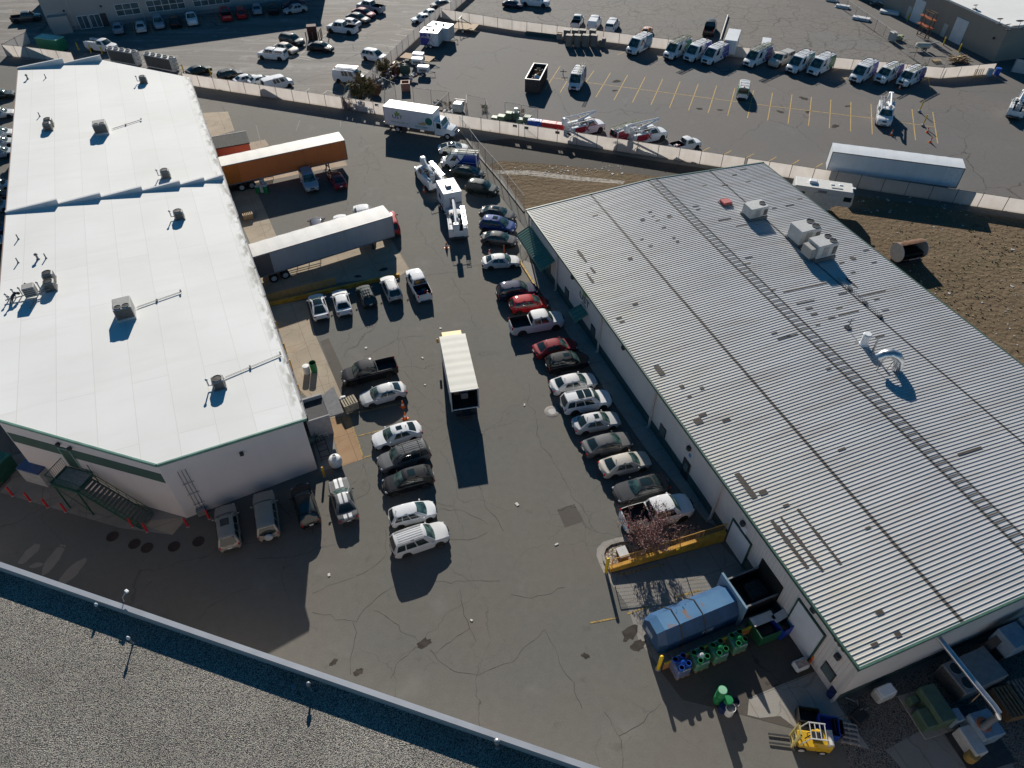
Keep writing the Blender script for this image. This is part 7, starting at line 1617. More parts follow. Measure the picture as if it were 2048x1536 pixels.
# manhole covers
MH = mat('brown_iron_cover', (.045, .028, .024), .8, .2, var=.3, scale=4)
for (x, y), l in (((225, 1073), 'round iron cover, leftmost of the line in the shaded alley'), ((269, 1088), 'round iron cover, upper of the close pair in the alley'), ((294, 1095.5), 'round iron cover, lower of the close pair in the alley'), ((348, 1093), 'round iron cover, fourth along the shaded alley'), ((397, 1083), 'round iron cover nearest the tan crossover')):
    t = tag(MB().lathe((0, 0, 0), [(.46, 0), (.46, .022), (.40, .026), (.38, .02), (.02, .024)], 22).build('manhole_cover', MH, loc=g(x, y)), l, 'manhole', 'iron covers in the alley')
t = thing('manhole_cover', 'round iron cover in a pale concrete collar in the sunny yard', 'manhole', g(1104, 823)); MB().lathe((0, 0, 0), [(.72, 0), (.70, .014), (.36, .016)], 20, cap=False).build('collar', M_CONC_GREY, t); MB().lathe((0, 0, 0), [(.36, 0), (.36, .02), (.02, .022)], 20).build('cover', GREYP, t)
# ------------------------------------------------------------------ guard wall, planter and bare tree
A, B = g(1219, 1142), g(1445, 1080); d = (B - A).normalized(); n = Vector((-d.y, d.x, 0)); L_ = (B - A).length
t = thing('yellow_guard_wall', 'ochre retaining wall with a wire mesh rail beside the bare tree', 'wall', A, atan2(d.y, d.x))
MB().add([(0, -.15, 0), (L_, -.15, 0), (L_, .15, 0), (0, .15, 0), (0, -.15, .5), (L_, -.15, 1.25), (L_, .15, 1.25), (0, .15, .5)], [(3, 2, 1, 0), (4, 5, 6, 7), (0, 1, 5, 4), (1, 2, 6, 5), (2, 3, 7, 6), (3, 0, 4, 7)]).build('wall', OCHRE, t)
q = MB(); zt = lambda x: .5 + .75 * x / L_
for i in range(6): x = lerp(.15, L_ - .1, i / 5); q.tube([(x, .05, zt(x) - .1), (x, .05, zt(x) + 1.0)], .035, 6)
q.tube([(.15, .05, zt(.15) + 1.0), (L_ - .1, .05, zt(L_) + 1.0)], .035, 6); q.build('rail', ORR, t); q = MB()
for i in range(int(L_ / .14)): x = .15 + i * .14; q.tube([(x, .05, zt(x)), (x, .05, zt(x) + 1.0)], .006, 3, cap=False, smooth=False)
for k in range(7): z = .08 + k * .14; q.tube([(.15, .05, zt(.15) + z), (L_ - .1, .05, zt(L_) + z)], .006, 3, cap=False, smooth=False)
q.build('wire_mesh', ORR, t, fix=False); MB().bbox((L_ * .57, -.2, .8), (.3, .12, .22), .03).build('marker', YB, t)
# planter: kerb loop filled with rock
def ring(ptsl, w, z0, z1, name, m, parent=None):
    q = MB(); P_ = [g(*p) for p in ptsl]; I = []; 
    for i, p in enumerate(P_):
        a = P_[max(0, i - 1)]; b = P_[min(len(P_) - 1, i + 1)]; d = (b - a).normalized(); n = Vector((-d.y, d.x, 0)) * w; I.append(p + n)
    k = len(P_); vs = [(v.x, v.y, z) for z in (z0, z1) for L2 in (P_, I) for v in L2]
    for i in range(k - 1):
        q.add([vs[2 * k + i], vs[2 * k + i + 1], vs[3 * k + i + 1], vs[3 * k + i]], [(0, 1, 2, 3)]); q.add([vs[i], vs[i + 1], vs[2 * k + i + 1], vs[2 * k + i]], [(0, 1, 2, 3)]); q.add([vs[k + i], vs[k + i + 1], vs[3 * k + i + 1], vs[3 * k + i]], [(0, 1, 2, 3)])
    return q
pl = [(1256, 1084), (1240, 1086), (1222, 1091), (1212, 1099), (1208, 1110), (1210, 1121), (1216, 1131), (1221, 1139)]
struct('planter_kerb', ring(pl, -.18, 0, .16, '', None), M_CONC_GREY)
struct('planter_apron', MB().sheet(gp([(1256, 1072), (1232, 1076), (1206, 1084), (1194, 1097), (1193, 1112), (1200, 1130), (1210, 1150), (1228, 1176), (1233, 1170), (1221, 1139), (1216, 1131), (1210, 1121), (1208, 1110), (1212, 1099), (1222, 1091), (1240, 1086), (1256, 1084)]), .013), M_CONC_GREY)
struct('planter_gravel', MB().sheet(gp([(1256, 1084), (1400, 1050), (1410, 1085), (1221, 1140), (1210, 1121), (1208, 1110), (1212, 1099), (1222, 1091), (1240, 1086)]), .05), M_ROCK)
t = thing('utility_box', 'brown utility box with a tilted lid in the planter rock', 'box', g(1244, 1112), .3); MB().bbox((0, 0, .3), (.7, .9, .6), .04).build('box', mat('brown_box_paint', (.17, .12, .09), .7), t); MB().add([(-.4, -.45, .62), (.36, -.45, .66), (.36, .45, .66), (-.4, .45, .62), (-.4, -.45, .58), (.36, -.45, .62), (.36, .45, .62), (-.4, .45, .58)], [(0, 1, 2, 3), (7, 6, 5, 4), (0, 4, 5, 1), (1, 5, 6, 2), (2, 6, 7, 3), (3, 7, 4, 0)]).build('lid', LGREY, t)
def tree(loc, h, spread, label, leafm, barkm, nl, seed, name='bare_tree', stems=5, lsize=.09, cat='tree', thr=.45):
    rnd = random.Random(seed); t = thing(name, label, cat, loc); q = MB(); tips = []
    def branch(p, d, ln, r, depth):
        k = 4; pts = [p]; dd = d.copy()
        for i in range(k):
            dd = (dd + Vector((rnd.gauss(0, .16), rnd.gauss(0, .16), rnd.gauss(.03, .1)))).normalized(); pts.append(pts[-1] + dd * ln / k)
        q.tube(pts, [lerp(r, r * .5, i / k) for i in range(k + 1)], 5 if depth else 7)
        if depth >= 1: tips.extend([(pts[j], depth) for j in range(1, k + 1)])
        if depth < 3:
            for j in range(rnd.choice((3, 4)) if depth else 5):
                s_ = pts[rnd.randint(1 if depth else 2, k)]; a = rnd.uniform(0, 2 * pi); nd = (dd + Vector((cos(a), sin(a), rnd.uniform(-.1, .5))) * rnd.uniform(.5, 1.0)).normalized(); branch(s_, nd, ln * rnd.uniform(.5, .75), r * .5, depth + 1)
    for s in range(stems):
        a = 2 * pi * s / stems + rnd.uniform(-.4, .4); d = Vector((cos(a) * spread, sin(a) * spread, 1)).normalized(); branch(Vector((cos(a) * .08, sin(a) * .08, 0)), d, h * rnd.uniform(.45, .6), .07 * h / 4, 0)
    q.build('trunk', barkm, t, fix=False); lf = MB()
    for i in range(nl):
        p, dp = rnd.choice(tips); p = p + Vector((rnd.gauss(0, .10), rnd.gauss(0, .10), rnd.gauss(0, .10))); a = Vector((rnd.gauss(0, 1), rnd.gauss(0, 1), rnd.gauss(0, 1))).normalized(); b = a.orthogonal().normalized() * lsize * rnd.uniform(.6, 1.3); c = a.cross(b).normalized() * lsize * rnd.uniform(.4, .8)
        lf.add([p - b, p - c, p + b, p + c], [(0, 1, 2, 3)], rnd.choice((0, 0, 1, 2)) if len(leafm) > 2 else 0)
    lf.build('crown', leafm, t, fix=False); return t
LR = [mat('dusty_red_leaves', (.27, .125, .12), .8, var=.3, scale=3), mat('pale_pink_leaves', (.38, .22, .205), .8, var=.3), mat('brown_leaves', (.12, .062, .035), .8, var=.3)]
BARK = mat('dark_bark', (.085, .06, .05), .9, var=.3)
tree(g(1290, 1092), 3.9, .55, 'small tree with sparse dusty red leaves over the white pickup bed', LR, mat('grey_bark', (.16, .125, .11), .9, var=.3), 4200, 5, stems=6, lsize=.062)
LO = [mat('olive_dry_leaves', (.20, .15, .045), .8, var=.3), mat('tan_dry_leaves', (.30, .22, .09), .8, var=.3), mat('dark_olive_leaves', (.09, .075, .03), .8, var=.3)]
tree(g(722, 198), 3.6, .8, 'big olive brown shrub by the cable spools at the wall corner', LO, BARK, 5200, 9, 'dry_shrub', 7, .13, 'shrub')
tree(g(768, 150), 2.6, .4, 'narrow dry shrub against the diagonal wall', LO, BARK, 1500, 11, 'dry_shrub', 5, .13, 'shrub')
for i, ((x, y), l) in enumerate((((895, 213), 'small rusty weed at the wire fence corner'), ((968, 220), 'small tan weed at the foot of the gate panel'), ((1040, 228), 'rusty weed between the green boxes'))): tree(g(x, y), .9, .9, l, LO, BARK, 160, 20 + i, 'weed', 5, .09, 'weed')
# ------------------------------------------------------------------ compactor and bins
Cb = mat('compactor_blue', (.022, .08, .185), .5, .1, var=.22, scale=.9); q_ = G('compactor_blue_top')  # sides darker, top lighter: the fall of light is put into the blues
sp_ = q_.rng(q_.noise(.9, 6).outputs[0], .58, .64); q_.col(q_.mix(sp_, q_.mix(q_.rng(q_.noise(.5, 5).outputs[0], .3, .7), (.06, .17, .33), (.11, .25, .42)), (.23, .14, .095)), .55, .4)
A, B = g(1303, 1266, 1.3), g(1460, 1201, 1.3); d = B - A; L_ = d.length
t = thing('compactor_container', 'blue chamfered compactor container with a rust patch on its top', 'compactor', ((A + B) / 2).xy.to_3d() + Vector((0, 0, .02)), atan2(d.y, d.x)); W = 2.45
sec = [(-W / 2, .25), (-W / 2, 1.45), (-W / 2 + .65, 2.35), (W / 2 - .65, 2.35), (W / 2, 1.45), (W / 2, .25)]
def hull(x0, x1, s0, s1, m, nm, top=None):
    q = MB(); k = len(sec); a = [(x0, y * s0, .25 + (z - .25) * s0) for y, z in sec]; b = [(x1, y * s1, .25 + (z - .25) * s1) for y, z in sec]
    q.add(a + b, [[i, (i + 1) % k, k + (i + 1) % k, k + i] for i in range(k) if i != 2] + [list(range(k))[::-1], list(range(k, 2 * k))]); q.add(a + b, [[2, 3, k + 3, k + 2]], 1); return q.build(nm, [m, top or m], t)
hull(-L_ / 2 + .55, L_ / 2 - .1, 1, 1, Cb, 'container_body', MATS['compactor_blue_top']); hull(-L_ / 2, -L_ / 2 + .549, .86, 1, Cb, 'sloped_end', MATS['compactor_blue_top'])
for x in (-L_ / 2 + 1.7, .35, ):
    q = MB(); k = len(sec); e = 1.02
    for i in range(k - 1):
        (y0, z0), (y1, z1) = sec[i], sec[i + 1]; q.tube([(x, y0 * e, z0 + .01), (x, y1 * e, z1 + (.03 if z1 > 2 else .01))], .045, 5)
    q.build('band', DARK, t)
MB().box((L_ / 2 + .0, 0, 1.45), (.16, W + .5, 2.6)).build('end_flange', mat('pale_blue_flange', (.16, .27, .37), .5, var=.15), t); MB().box((.6, -W / 2 - .012, 1.0), (.9, .02, .45)).build('worn_decal', mat('faded_decal', (.30, .36, .42), .7, var=.5, scale=3), t)
MB().box((-L_ / 2 - .02, .2, 1.0), (.03, .8, .5)).build('worn_decal', mat('faded_decal', (0, 0, 0)), t)
for x in (-L_ / 2 + .4, L_ / 2 - .5):
    for y in (-.8, .8): MB().lathe((x, y, .14), [(.14, -.1), (.14, .1)], 12, axis='Y').build('roller', BLACK, t)
A, B = g(1468, 1196, 1.2), g(1545, 1165, 1.2); d = B - A; t = thing('compactor_ram', 'black open hopper of the compactor against the metal building', 'compactor', ((A + B) / 2).xy.to_3d() + Vector((0, 0, .02)), atan2(d.y, d.x)); L2 = d.length; q = MB()
for s in (-1, 1): q.box((0, s * 1.15, .95), (L2, .1, 1.8)); q.box((s * L2 / 2, 0, .95), (.1, 2.2, 1.8))
q.box((0, 0, .5), (L2, 2.2, .2)); q.build('hopper', BLACK, t); q = MB()
for s in (-1, 1): q.box((0, s * 1.15, 1.88), (L2 + .1, .12, .06))
q.box((-L2 / 2, 0, 1.885), (.12, 2.2, .06)); q.build('rim', GREYP, t); MB().bbox((.3, 0, .9), (1.5, 1.6, .7), .2).build('trash', mat('dark_trash', (.03, .035, .035), .8, var=.6, scale=3), t)
LP_ = mat('plastic_wrap', (.33, .40, .42), .3, var=.25, scale=3)
def basket(px, py, m, label, mwrap, topw=None, seed=0):
    rnd = random.Random(seed); p = g(px, py, .55); t = thing('drum_basket', label, 'drum basket', (p.x, p.y, .012), RA, 'wrapped drum pallets by the yellow barrier'); s = 1.12
    MB().bbox((0, 0, .62), (s, s, 1.0), .12).build('wrap', mwrap, t); q = MB()
    for x in (-.4, 0, .4): q.box((x, 0, .07), (.12, s, .12))
    q.box((0, 0, .145), (s, s, .03)); q.build('pallet', WOOD, t)
    MB().box((0, s / 2 - .03, 1.13), (s * .7, .04, .05)).build('cardboard_edge', PW, t); MB().box((.1, -s / 2 + .03, 1.13), (s * .5, .04, .05)).build('cardboard_edge', PW, t)
    for i, (x, y) in enumerate(((-.33, .30), (.30, .36), (.36, -.24), (-.22, -.34), (.03, .0))):
        mm = topw if (i == 4 and topw) else m; z = 1.26 if i != 4 else 1.14; r = .19
        if i < 4:
            o = MB().lathe((x, y, z - .1), [(r * .92, -.2), (r, .2), (r, .24), (r * .86, .24), (r * .82, .14)], 16, cap=False).build('pail', mm, t); MB().lathe((x, y, z + .06), [(.02, .0), (r * .83, .0)], 16, cap=True).build('inside', m, o)
        else:
            o = MB().lathe((0, 0, 0), [(r * .95, -.25), (r * 1.05, .2), (r * .6, .24), (.02, .25)], 16).build('pail', mm, t); o.location = (x, y, z + .05); o.rotation_euler = (.5, .4, 0)
WG = mat('green_tinted_wrap', (.10, .235, .16), .35, var=.25, scale=3); WB = mat('blue_tinted_wrap', (.12, .15, .26), .35, var=.25, scale=3)
basket(1360, 1334, PB, 'wrapped pallet of bright blue pails beside the yellow post', WB); basket(1397, 1320, PG, 'wrapped pallet of green pails with one white pail on top', WG, PW); basket(1434, 1305, PG, 'wrapped pallet of green pails in the middle of the three', WG); basket(1472, 1286, PG, 'wrapped pallet of green pails nearest the green dumpster', WG)
A, B = g(1325, 1339), g(1505, 1262); d = B - A
t = thing('plywood_barrier', 'low plywood barrier with a yellow top edge behind the wrapped pallets', 'barrier', A, atan2(d.y, d.x)); MB().box((d.length / 2, 0, .45), (d.length, .08, .9)).build('panel', mat('orange_plywood', (.36, .18, .06), .8, var=.3, scale=2), t); MB().box((d.length / 2, 0, .935), (d.length, .12, .06)).build('top_edge', YB, t)
def dumpster(px, py, m, label, lidm, rz, s=(1.7, 1.2, 1.1)):
    t = thing('small_dumpster', label, 'dumpster', g(px, py), rz); L, W, H_ = s; q = MB()
    for sg in (-1, 1): q.box((0, sg * W / 2, H_ / 2 + .1), (L, .06, H_)); q.box((sg * L / 2, 0, H_ / 2 + .1), (.06, W - .06, H_))
    q.box((0, 0, .2), (L, W, .08)); q.build('bin', m, t); MB().box((0, W * .28, H_ + .16), (L * 1.02, W * .45, .05)).build('lid', lidm, t); MB().bbox((0, -.1, .6), (L * .8, W * .7, .5), .15).build('trash', BLACK, t); return t
dumpster(1523, 1266, mat('dumpster_green', (.015, .10, .05), .5, var=.2), 'dark green dumpster half open beside the wrapped pallets', LGREY, RA, (1.7, 1.5, 1.2)); dumpster(1561, 1256, mat('dumpster_blue', (.01, .045, .33), .45, var=.15), 'blue dumpster by the white roll door', LGREY, RA + .15, (1.5, 1.3, 1.2))
drum(g(1434, 1402), PG, 'green drum at the bottom of a stack of two in the yard', .30, .9, group='drums standing in the yard')
drum(g(1434, 1402) + Vector((0, 0, .92)), PG, 'green drum stacked on top of another in the yard', .30, .9, group='drums standing in the yard', top=mat('pale_green_lid2', (.25, .50, .33), .5))
drum(g(1451, 1411), PG, 'single green drum in front of the stacked pair', .30, .95, group='drums standing in the yard'); drum(g(1464, 1414), PDB, 'open dark blue drum at the right of the yard group', .31, .9, True, group='drums standing in the yard'); drum(g(1444, 1420), PDB, 'closed dark blue drum at the lower left of the yard group', .29, .7, group='drums standing in the yard'); drum(g(1456, 1426), PW, 'open white drum at the front of the yard group', .31, .95, True, group='drums standing in the yard')
# forklift
p = g(1614, 1487); t = thing('forklift', 'yellow forklift with its forks toward the yard', 'forklift', p, radians(173)); FY = mat('forklift_yellow', (.50, .31, .015), .45, var=.08)
q = MB(); q.bbox((-.75, 0, .75), (1.1, 1.15, .95), .16); q.build('counterweight', FY, t); q = MB(); q.bbox((.2, 0, .5), (1.2, 1.05, .5), .08); q.bbox((-.35, 0, 1.15), (.75, .9, .18), .06); q.build('body', FY, t); MB().bbox((-.15, 0, 1.35), (.5, .55, .14), .05).build('seat', BLACK, t); MB().bbox((-.4, 0, 1.6), (.12, .5, .5), .05).build('backrest', BLACK, t)
q = MB()
for y in (-.48, .48): q.tube([(-.85, y, 1.2), (-.55, y, 2.15), (.45, y, 2.15), (.75, y, 1.0)], .045, 6)
for x in (-.5, -.2, .1, .4): q.tube([(x, -.48, 2.15), (x, .48, 2.15)], .03, 5)
q.build('overhead_guard', LGREY, t); MB().tube([(.35, 0, .8), (.2, 0, 1.35)], .04, 6).build('steering_column', BLACK, t); MB().lathe((.2, 0, 1.38), [(.2, 0), (.2, .03), (.16, .03), (.16, 0)], 14, cap=False).build('steering_wheel', BLACK, t)
q = MB()
for y in (-.35, .35): q.box((1.0, y, 1.05), (.12, .12, 2.1)); q.box((1.0, y * .7, 1.0), (.08, .08, 1.9))
for z in (.4, 1.2, 2.05): q.box((1.0, 0, z), (.1, .8, .1))
q.build('mast', mat('mast_yellow_grey', (.40, .33, .12), .6, var=.3), t)
for y in (-.27, .27): MB().box((1.75, y, .1), (1.3, .11, .05)).build('fork', DARK, t)
for x, r in ((.55, .33), (-.75, .28)):
    for y in (-.5, .5): wheel_at(t, x, y, r, .22)
MB().lathe((-1.05, 0, 1.3), [(.17, -.45), (.17, .45)], 12, axis='Y').build('gas_bottle', LGREY, t)
t = thing('blue_bin', 'deep blue plastic pallet bin behind the forklift', 'bin', g(1651, 1460), RA - .55); q = MB()
for s in (-1, 1): q.box((0, s * .6, .45), (1.2, .05, .75)); q.box((s * .6, 0, .45), (.05, 1.15, .75))
q.box((0, 0, .14), (1.2, 1.2, .08)); q.build('bin', mat('deep_blue_bin', (.01, .055, .33), .45, var=.1), t)
for dx, l, (x, y) in ((0, 'black bin partly hidden behind the forklift mast', (1612, 1438)), (1, 'black bin just right of the blue bin', (1671, 1462))):
    t = thing('black_bin', l, 'bin', g(x, y), RA - .5); q = MB()
    for s in (-1, 1): q.box((0, s * .45, .4), (1.3 if not dx else .5, .05, .7)); q.box((s * (.65 if not dx else .25), 0, .4), (.05, .86, .7))
    q.box((0, 0, .12), (1.3 if not dx else .5, .9, .08)); q.build('bin', BLACK, t)
t = thing('wooden_pallet', 'pale wooden pallet lying flat beside the black bin', 'pallet', g(1698, 1468), RA - .55); q = MB()
for k in range(5): q.box((0, lerp(-.6, .6, k / 4), .13), (1.15, .10, .03))
for x in (-.52, 0, .52): q.box((x, 0, .06), (.09, 1.3, .1))
q.build('boards', mat('grey_wood', (.36, .32, .30), .85, var=.2, scale=5), t)
t = thing('hand_cart', 'small white tub cart beside the orange post', 'cart', g(1597, 1336), RA); MB().bbox((0, 0, .5), (1.0, .7, .45), .08).build('tub', PW, t); MB().bbox((0, 0, .74), (.8, .5, .06), .02).build('contents', mat('pinkish_contents', (.45, .33, .28), .8, var=.4, scale=6), t)
for x in (-.35, .35):
    for y in (-.3, .3): MB().lathe((x, y, .12), [(.12, -.03), (.12, .03)], 12, axis='Y').build('caster', BLACK, t)
t = thing('wrapped_box', 'white wrapped box beside the south wall of the metal building', 'box', g(1762, 1392), RA); MB().bbox((0, 0, .45), (1.35, .8, .9), .12).build('box', LGREY, t); MB().bbox((.05, 0, .93), (1.15, .65, .08), .03).build('cover', WHITE, t)
drum(g(1661, 1390), PDB, 'dark blue drum at the corner downspout', .30, .85, group='drums at the corner'); 
t = thing('scrap_pile', 'dark jumble of pipes and racks by the south corner', 'scrap', g(1712, 1412), .2)
for k in range(9):
    a = random.uniform(0, 6); MB().tube([(random.uniform(-.5, .5), random.uniform(-.5, .5), random.uniform(.05, .3)), (random.uniform(-.8, .8), random.uniform(-.8, .8), random.uniform(.3, .9))], .035, 5).build('pipe', random.choice([STEEL, DARK, GREYP]), t)
t = thing('black_trolley', 'black low trolley lying in the shaded gravel', 'trolley', g(1715, 1435), .6); q = MB().bbox((0, 0, .3), (1.1, .8, .3), .06); q.build('deck', BLACK, t)
for x in (-.4, .4): MB().lathe((x, -.4, .16), [(.16, -.04), (.16, .04)], 12, axis='Y').build('wheel', BLACK, t)
# south yard machines
EG = mat('transformer_green', (.075, .125, .085), .6, var=.15)
t = thing('transformer_box', 'dull green transformer cabinet in the shaded gravel yard', 'transformer', g(1858, 1428), RA - .1); MB().bbox((.1, .15, .75), (1.1, 2.3, 1.5), .05).build('cabinet', EG, t); MB().bbox((-.85, -.35, .5), (.8, 1.2, 1.0), .05).build('front_cabinet', EG, t); MB().bbox((-.8, .9, .4), (.6, .5, .8), .05).build('side_cabinet', EG, t); MB().box((0, .1, .05), (2.6, 2.8, .1)).build('pad', M_CONC_GREY, t)
t = thing('ground_air_unit', 'long grey ground air unit with two dark fans under the silver duct', 'air unit', g(1928, 1360), RA); MB().bbox((0, 0, .95), (3.6, 2.1, 1.5), .05).build('cabinet', GREYP, t); MB().box((-1.82, 0, .95), (.04, 1.9, 1.3)).build('coil_panel', COIL, t)
for y in (-.5, .5): f = MB().lathe((-1.2, y, 1.7), [(.42, -.01), (.44, .06), (.38, .06)], 16, cap=False).build('fan_ring', GREYP, t); MB().lathe((-1.2, y, 1.71), [(.02, .03), (.40, .02)], 16).build('fan', BLACK, f)
t = thing('silver_duct', 'long silver duct running out of the south wall and bending down', 'duct', g(1880, 1277, 4.6)); o = t.location; pts = [g(1872, 1268, 4.6), g(1915, 1322, 4.5), g(1955, 1372, 4.4), g(1988, 1412, 4.3), g(1997, 1425, 4.25), g(1996, 1434, 4.0), g(1985, 1440, 3.4), g(1966, 1456, 2.3)]; MB().tube([p - o for p in pts], .19, 14).build('duct', mat('shiny_duct', (0, 0, 0)), t)
k = g(1962, 1385, 4.35) - o; MB().tube([k, g(1935, 1412, 0) - o], .04, 6).build('prop', WOOD, t)
t = thing('dust_collector', 'pale blue dust collector machine with an orange ring under the duct', 'machine', g(1945, 1475), RA - .1); BLM = mat('pale_blue_steel', (.22, .30, .38), .5, var=.15)
MB().bbox((.4, .2, .8), (1.5, 1.6, 1.6), .06).build('cabinet', BLM, t); MB().bbox((-.75, -.3, .55), (.85, 1.7, 1.1), .05).build('motor_box', LGREY, t); MB().bbox((-.8, 1.2, .7), (.6, .8, 1.2), .05).build('control_box', BLM, t); MB().lathe((.1, .2, 1.6), [(.42, 0), (.45, .12), (.36, .14)], 18).build('ring', mat('rust_orange', (.40, .12, .05), .6), t); MB().lathe((.1, .2, 1.7), [(.25, 0), (.2, .25), (.05, .3)], 12).build('motor', DARK, t); MB().lathe((-1.1, -1.0, 0), [(.35, 0), (.35, .8), (.1, .82)], 16).build('drum', mat('mustard_drum', (.30, .20, .06), .6), t); MB().box((0, -.1, .03), (3.2, 3.6, .06)).build('base_frame', DARK, t)
t = thing('wall_air_unit', 'pair of grey air boxes with a slanted dark duct on the south wall', 'air unit', rl(12.5, -1.2, 0), RA); MB().bbox((0, 0, 2.2), (1.6, 1.5, 1.5), .05).build('air_box', BLM, t); MB().bbox((1.75, .1, 2.4), (1.4, 1.4, 1.5), .05).build('air_box', BLM, t); q = MB(); q.box((-1.0, .3, 1.6), (.5, .5, 2.6), rot=Matrix.Rotation(.55, 3, 'Y')); q.build('slanted_duct', DARK, t); MB().box((.8, 0, .7), (3.0, 1.2, 1.4)).build('stand', DARK, t)
t = thing('ground_air_unit', 'grey green air cabinet near the right picture edge by the south wall', 'air unit', rl(16.5, -3.0), RA); MB().bbox((0, 0, .8), (2.4, 1.8, 1.5), .05).build('cabinet', EG, t); MB().box((0, 0, .05), (2.7, 2.1, .1)).build('pad', M_CONC_GREY, t)
for (x, y), l, m in (((2010, 1412), 'brown wooden crate stack at the right edge of the shaded yard', BROWN), ((2040, 1398), 'grey brown crate beside the brown stack at the right edge', mat('grey_brown_wood', (.22, .18, .16), .85, var=.3, scale=4))): pallet_box(g(x, y), RA - .15, (1.5, 1.9, .9), m, l)
# ------------------------------------------------------------------ cones and small yard things
def cone(px, py, label, s=1.0, group='orange cones'):
    t = thing('traffic_cone', label, 'traffic cone', g(px, py), random.uniform(0, 1), group); MB().lathe((0, 0, 0), [(.16 * s, .03), (.12 * s, .25 * s), (.09 * s, .40 * s), (.03 * s, .72 * s)], 12).build('cone', ORANGE, t); MB().bbox((0, 0, .02), (.42 * s, .42 * s, .04), .01).build('base', ORANGE, t); MB().lathe((0, 0, 0), [(.123 * s, .26 * s), (.094 * s, .41 * s)], 12, cap=False).build('collar', WHITE, t)
for x, y, l in ((806, 814, 'orange cone beside the silver sedan'), (811, 837, 'orange cone just below another, above the white sedan'), (893, 496, 'red and white cone behind the bucket truck tailboard'), (848, 384, 'red and white cone left of the camper trailer'), (1782, 270, 'orange cone at the corner of the bucket truck in the stalls'), (1798, 178, 'orange cone before the last van in the row'), (1854, 265, 'small orange cone between yellow post and another cone'), (1860, 285, 'orange cone lowest in the line by the yellow posts'), (979, 511, 'orange cone by the trunk of the lone silver sedan')): cone(x, y, l, 1.15)
t = thing('delineator_post', 'slim tall orange post beside the lone silver sedan', 'post', g(1008, 506)); MB().lathe((0, 0, 0), [(.07, .05), (.05, 1.0), (.02, 1.05)], 8).build('post', ORANGE, t); MB().lathe((0, 0, 0), [(.18, 0), (.17, .05)], 10).build('base', BLACK, t)
for (x, y), l in (((1838, 224), 'yellow leaning post on a grey base, upper of two in the stalls'), ((1845, 252), 'yellow post lower of two in the stalls')):
    t = thing('marker_post', l, 'post', g(x, y), 0, 'yellow marker posts'); MB().tube([(0, 0, .1), (.12, .1, 1.7)], .09, 8).build('post', YB, t); MB().bbox((0, 0, .15), (.5, .4, .3), .05).build('base', CONC_PAINT, t)
# litter specks
LM = mat('litter_paper', (.6, .58, .52), .8)
for i, (x, y) in enumerate(((732, 696), (881, 657), (943, 1241), (658, 1150), (845, 716), (1049, 810), (1113, 1089), (850, 770), (1034, 1009))):
    tag(MB().bbox((0, 0, .03), (random.uniform(.15, .35), random.uniform(.12, .25), .05), .01).build('litter', LM, loc=g(x, y), rz=random.uniform(0, 3)), ('pale scrap of litter lying on the open yard asphalt'), 'litter', 'litter scraps on the yard')
dd = MB(); rnd = random.Random(4)
for i in range(260):
    c = rnd.choice([q8(rnd.uniform(700, 2040), rnd.uniform(20, 200)), q8(rnd.uniform(850, 2040), rnd.uniform(250, 1400)), q3(rnd.uniform(0, 900), rnd.uniform(1330, 1400))]); p = g(*c)
    if rb(0, 0).z == 0 and (Vector((p.x, p.y)) - RO).dot(RX) < 31.2 and (Vector((p.x, p.y)) - RO).dot(RY) < 56.5: continue
    s = rnd.uniform(.06, .28) * (1.6 if rnd.random() < .12 else 1); dd.bbox((p.x, p.y, .03), (s, s * .7, .05), .01, rz=rnd.uniform(0, 3), mi=rnd.choice((0, 0, 1)))
tag(dd.build('ground_litter', [mat('bleached_litter', (.42, .41, .39), .8), mat('tan_litter', (.28, .21, .14), .9)], fix=False), 'scattered pale litter and stones across the dirt field', 'litter', kind='stuff')
wd_ = MB(); rnd = random.Random(8)
for i in range(1500):
    c = q8(rnd.uniform(880, 2300), rnd.triangular(150, 1450, 500)); p = g(*c); u = (Vector((p.x, p.y)) - RO).dot(RX)
    if u < 31.2: continue
    if rnd.random() > .35 + .65 * max(0, sin(p.x * .35) * sin(p.y * .27 + 1)): continue
    hh = rnd.uniform(.03, .09); w = rnd.uniform(.05, .16); a = rnd.uniform(0, 3.14)
    for k in range(2):
        b = a + k * 1.57; wd_.add([(p.x - cos(b) * w, p.y - sin(b) * w, .005), (p.x + cos(b) * w, p.y + sin(b) * w, .005), (p.x + cos(b) * w * .9 - sin(b) * .09, p.y + sin(b) * w * .9 + cos(b) * .09, hh), (p.x - cos(b) * w * .9 - sin(b) * .09, p.y - sin(b) * w * .9 + cos(b) * .09, hh * .8)], [(0, 1, 2, 3)], rnd.choice((0, 1, 1)))
tag(wd_.build('dry_grass', [mat('dull_green_grass', (.12, .125, .05), .95, var=.3), mat('dry_tan_grass', (.25, .195, .115), .95, var=.3)], fix=False), 'thin dull grass tufts over the dirt field', 'grass', kind='stuff')
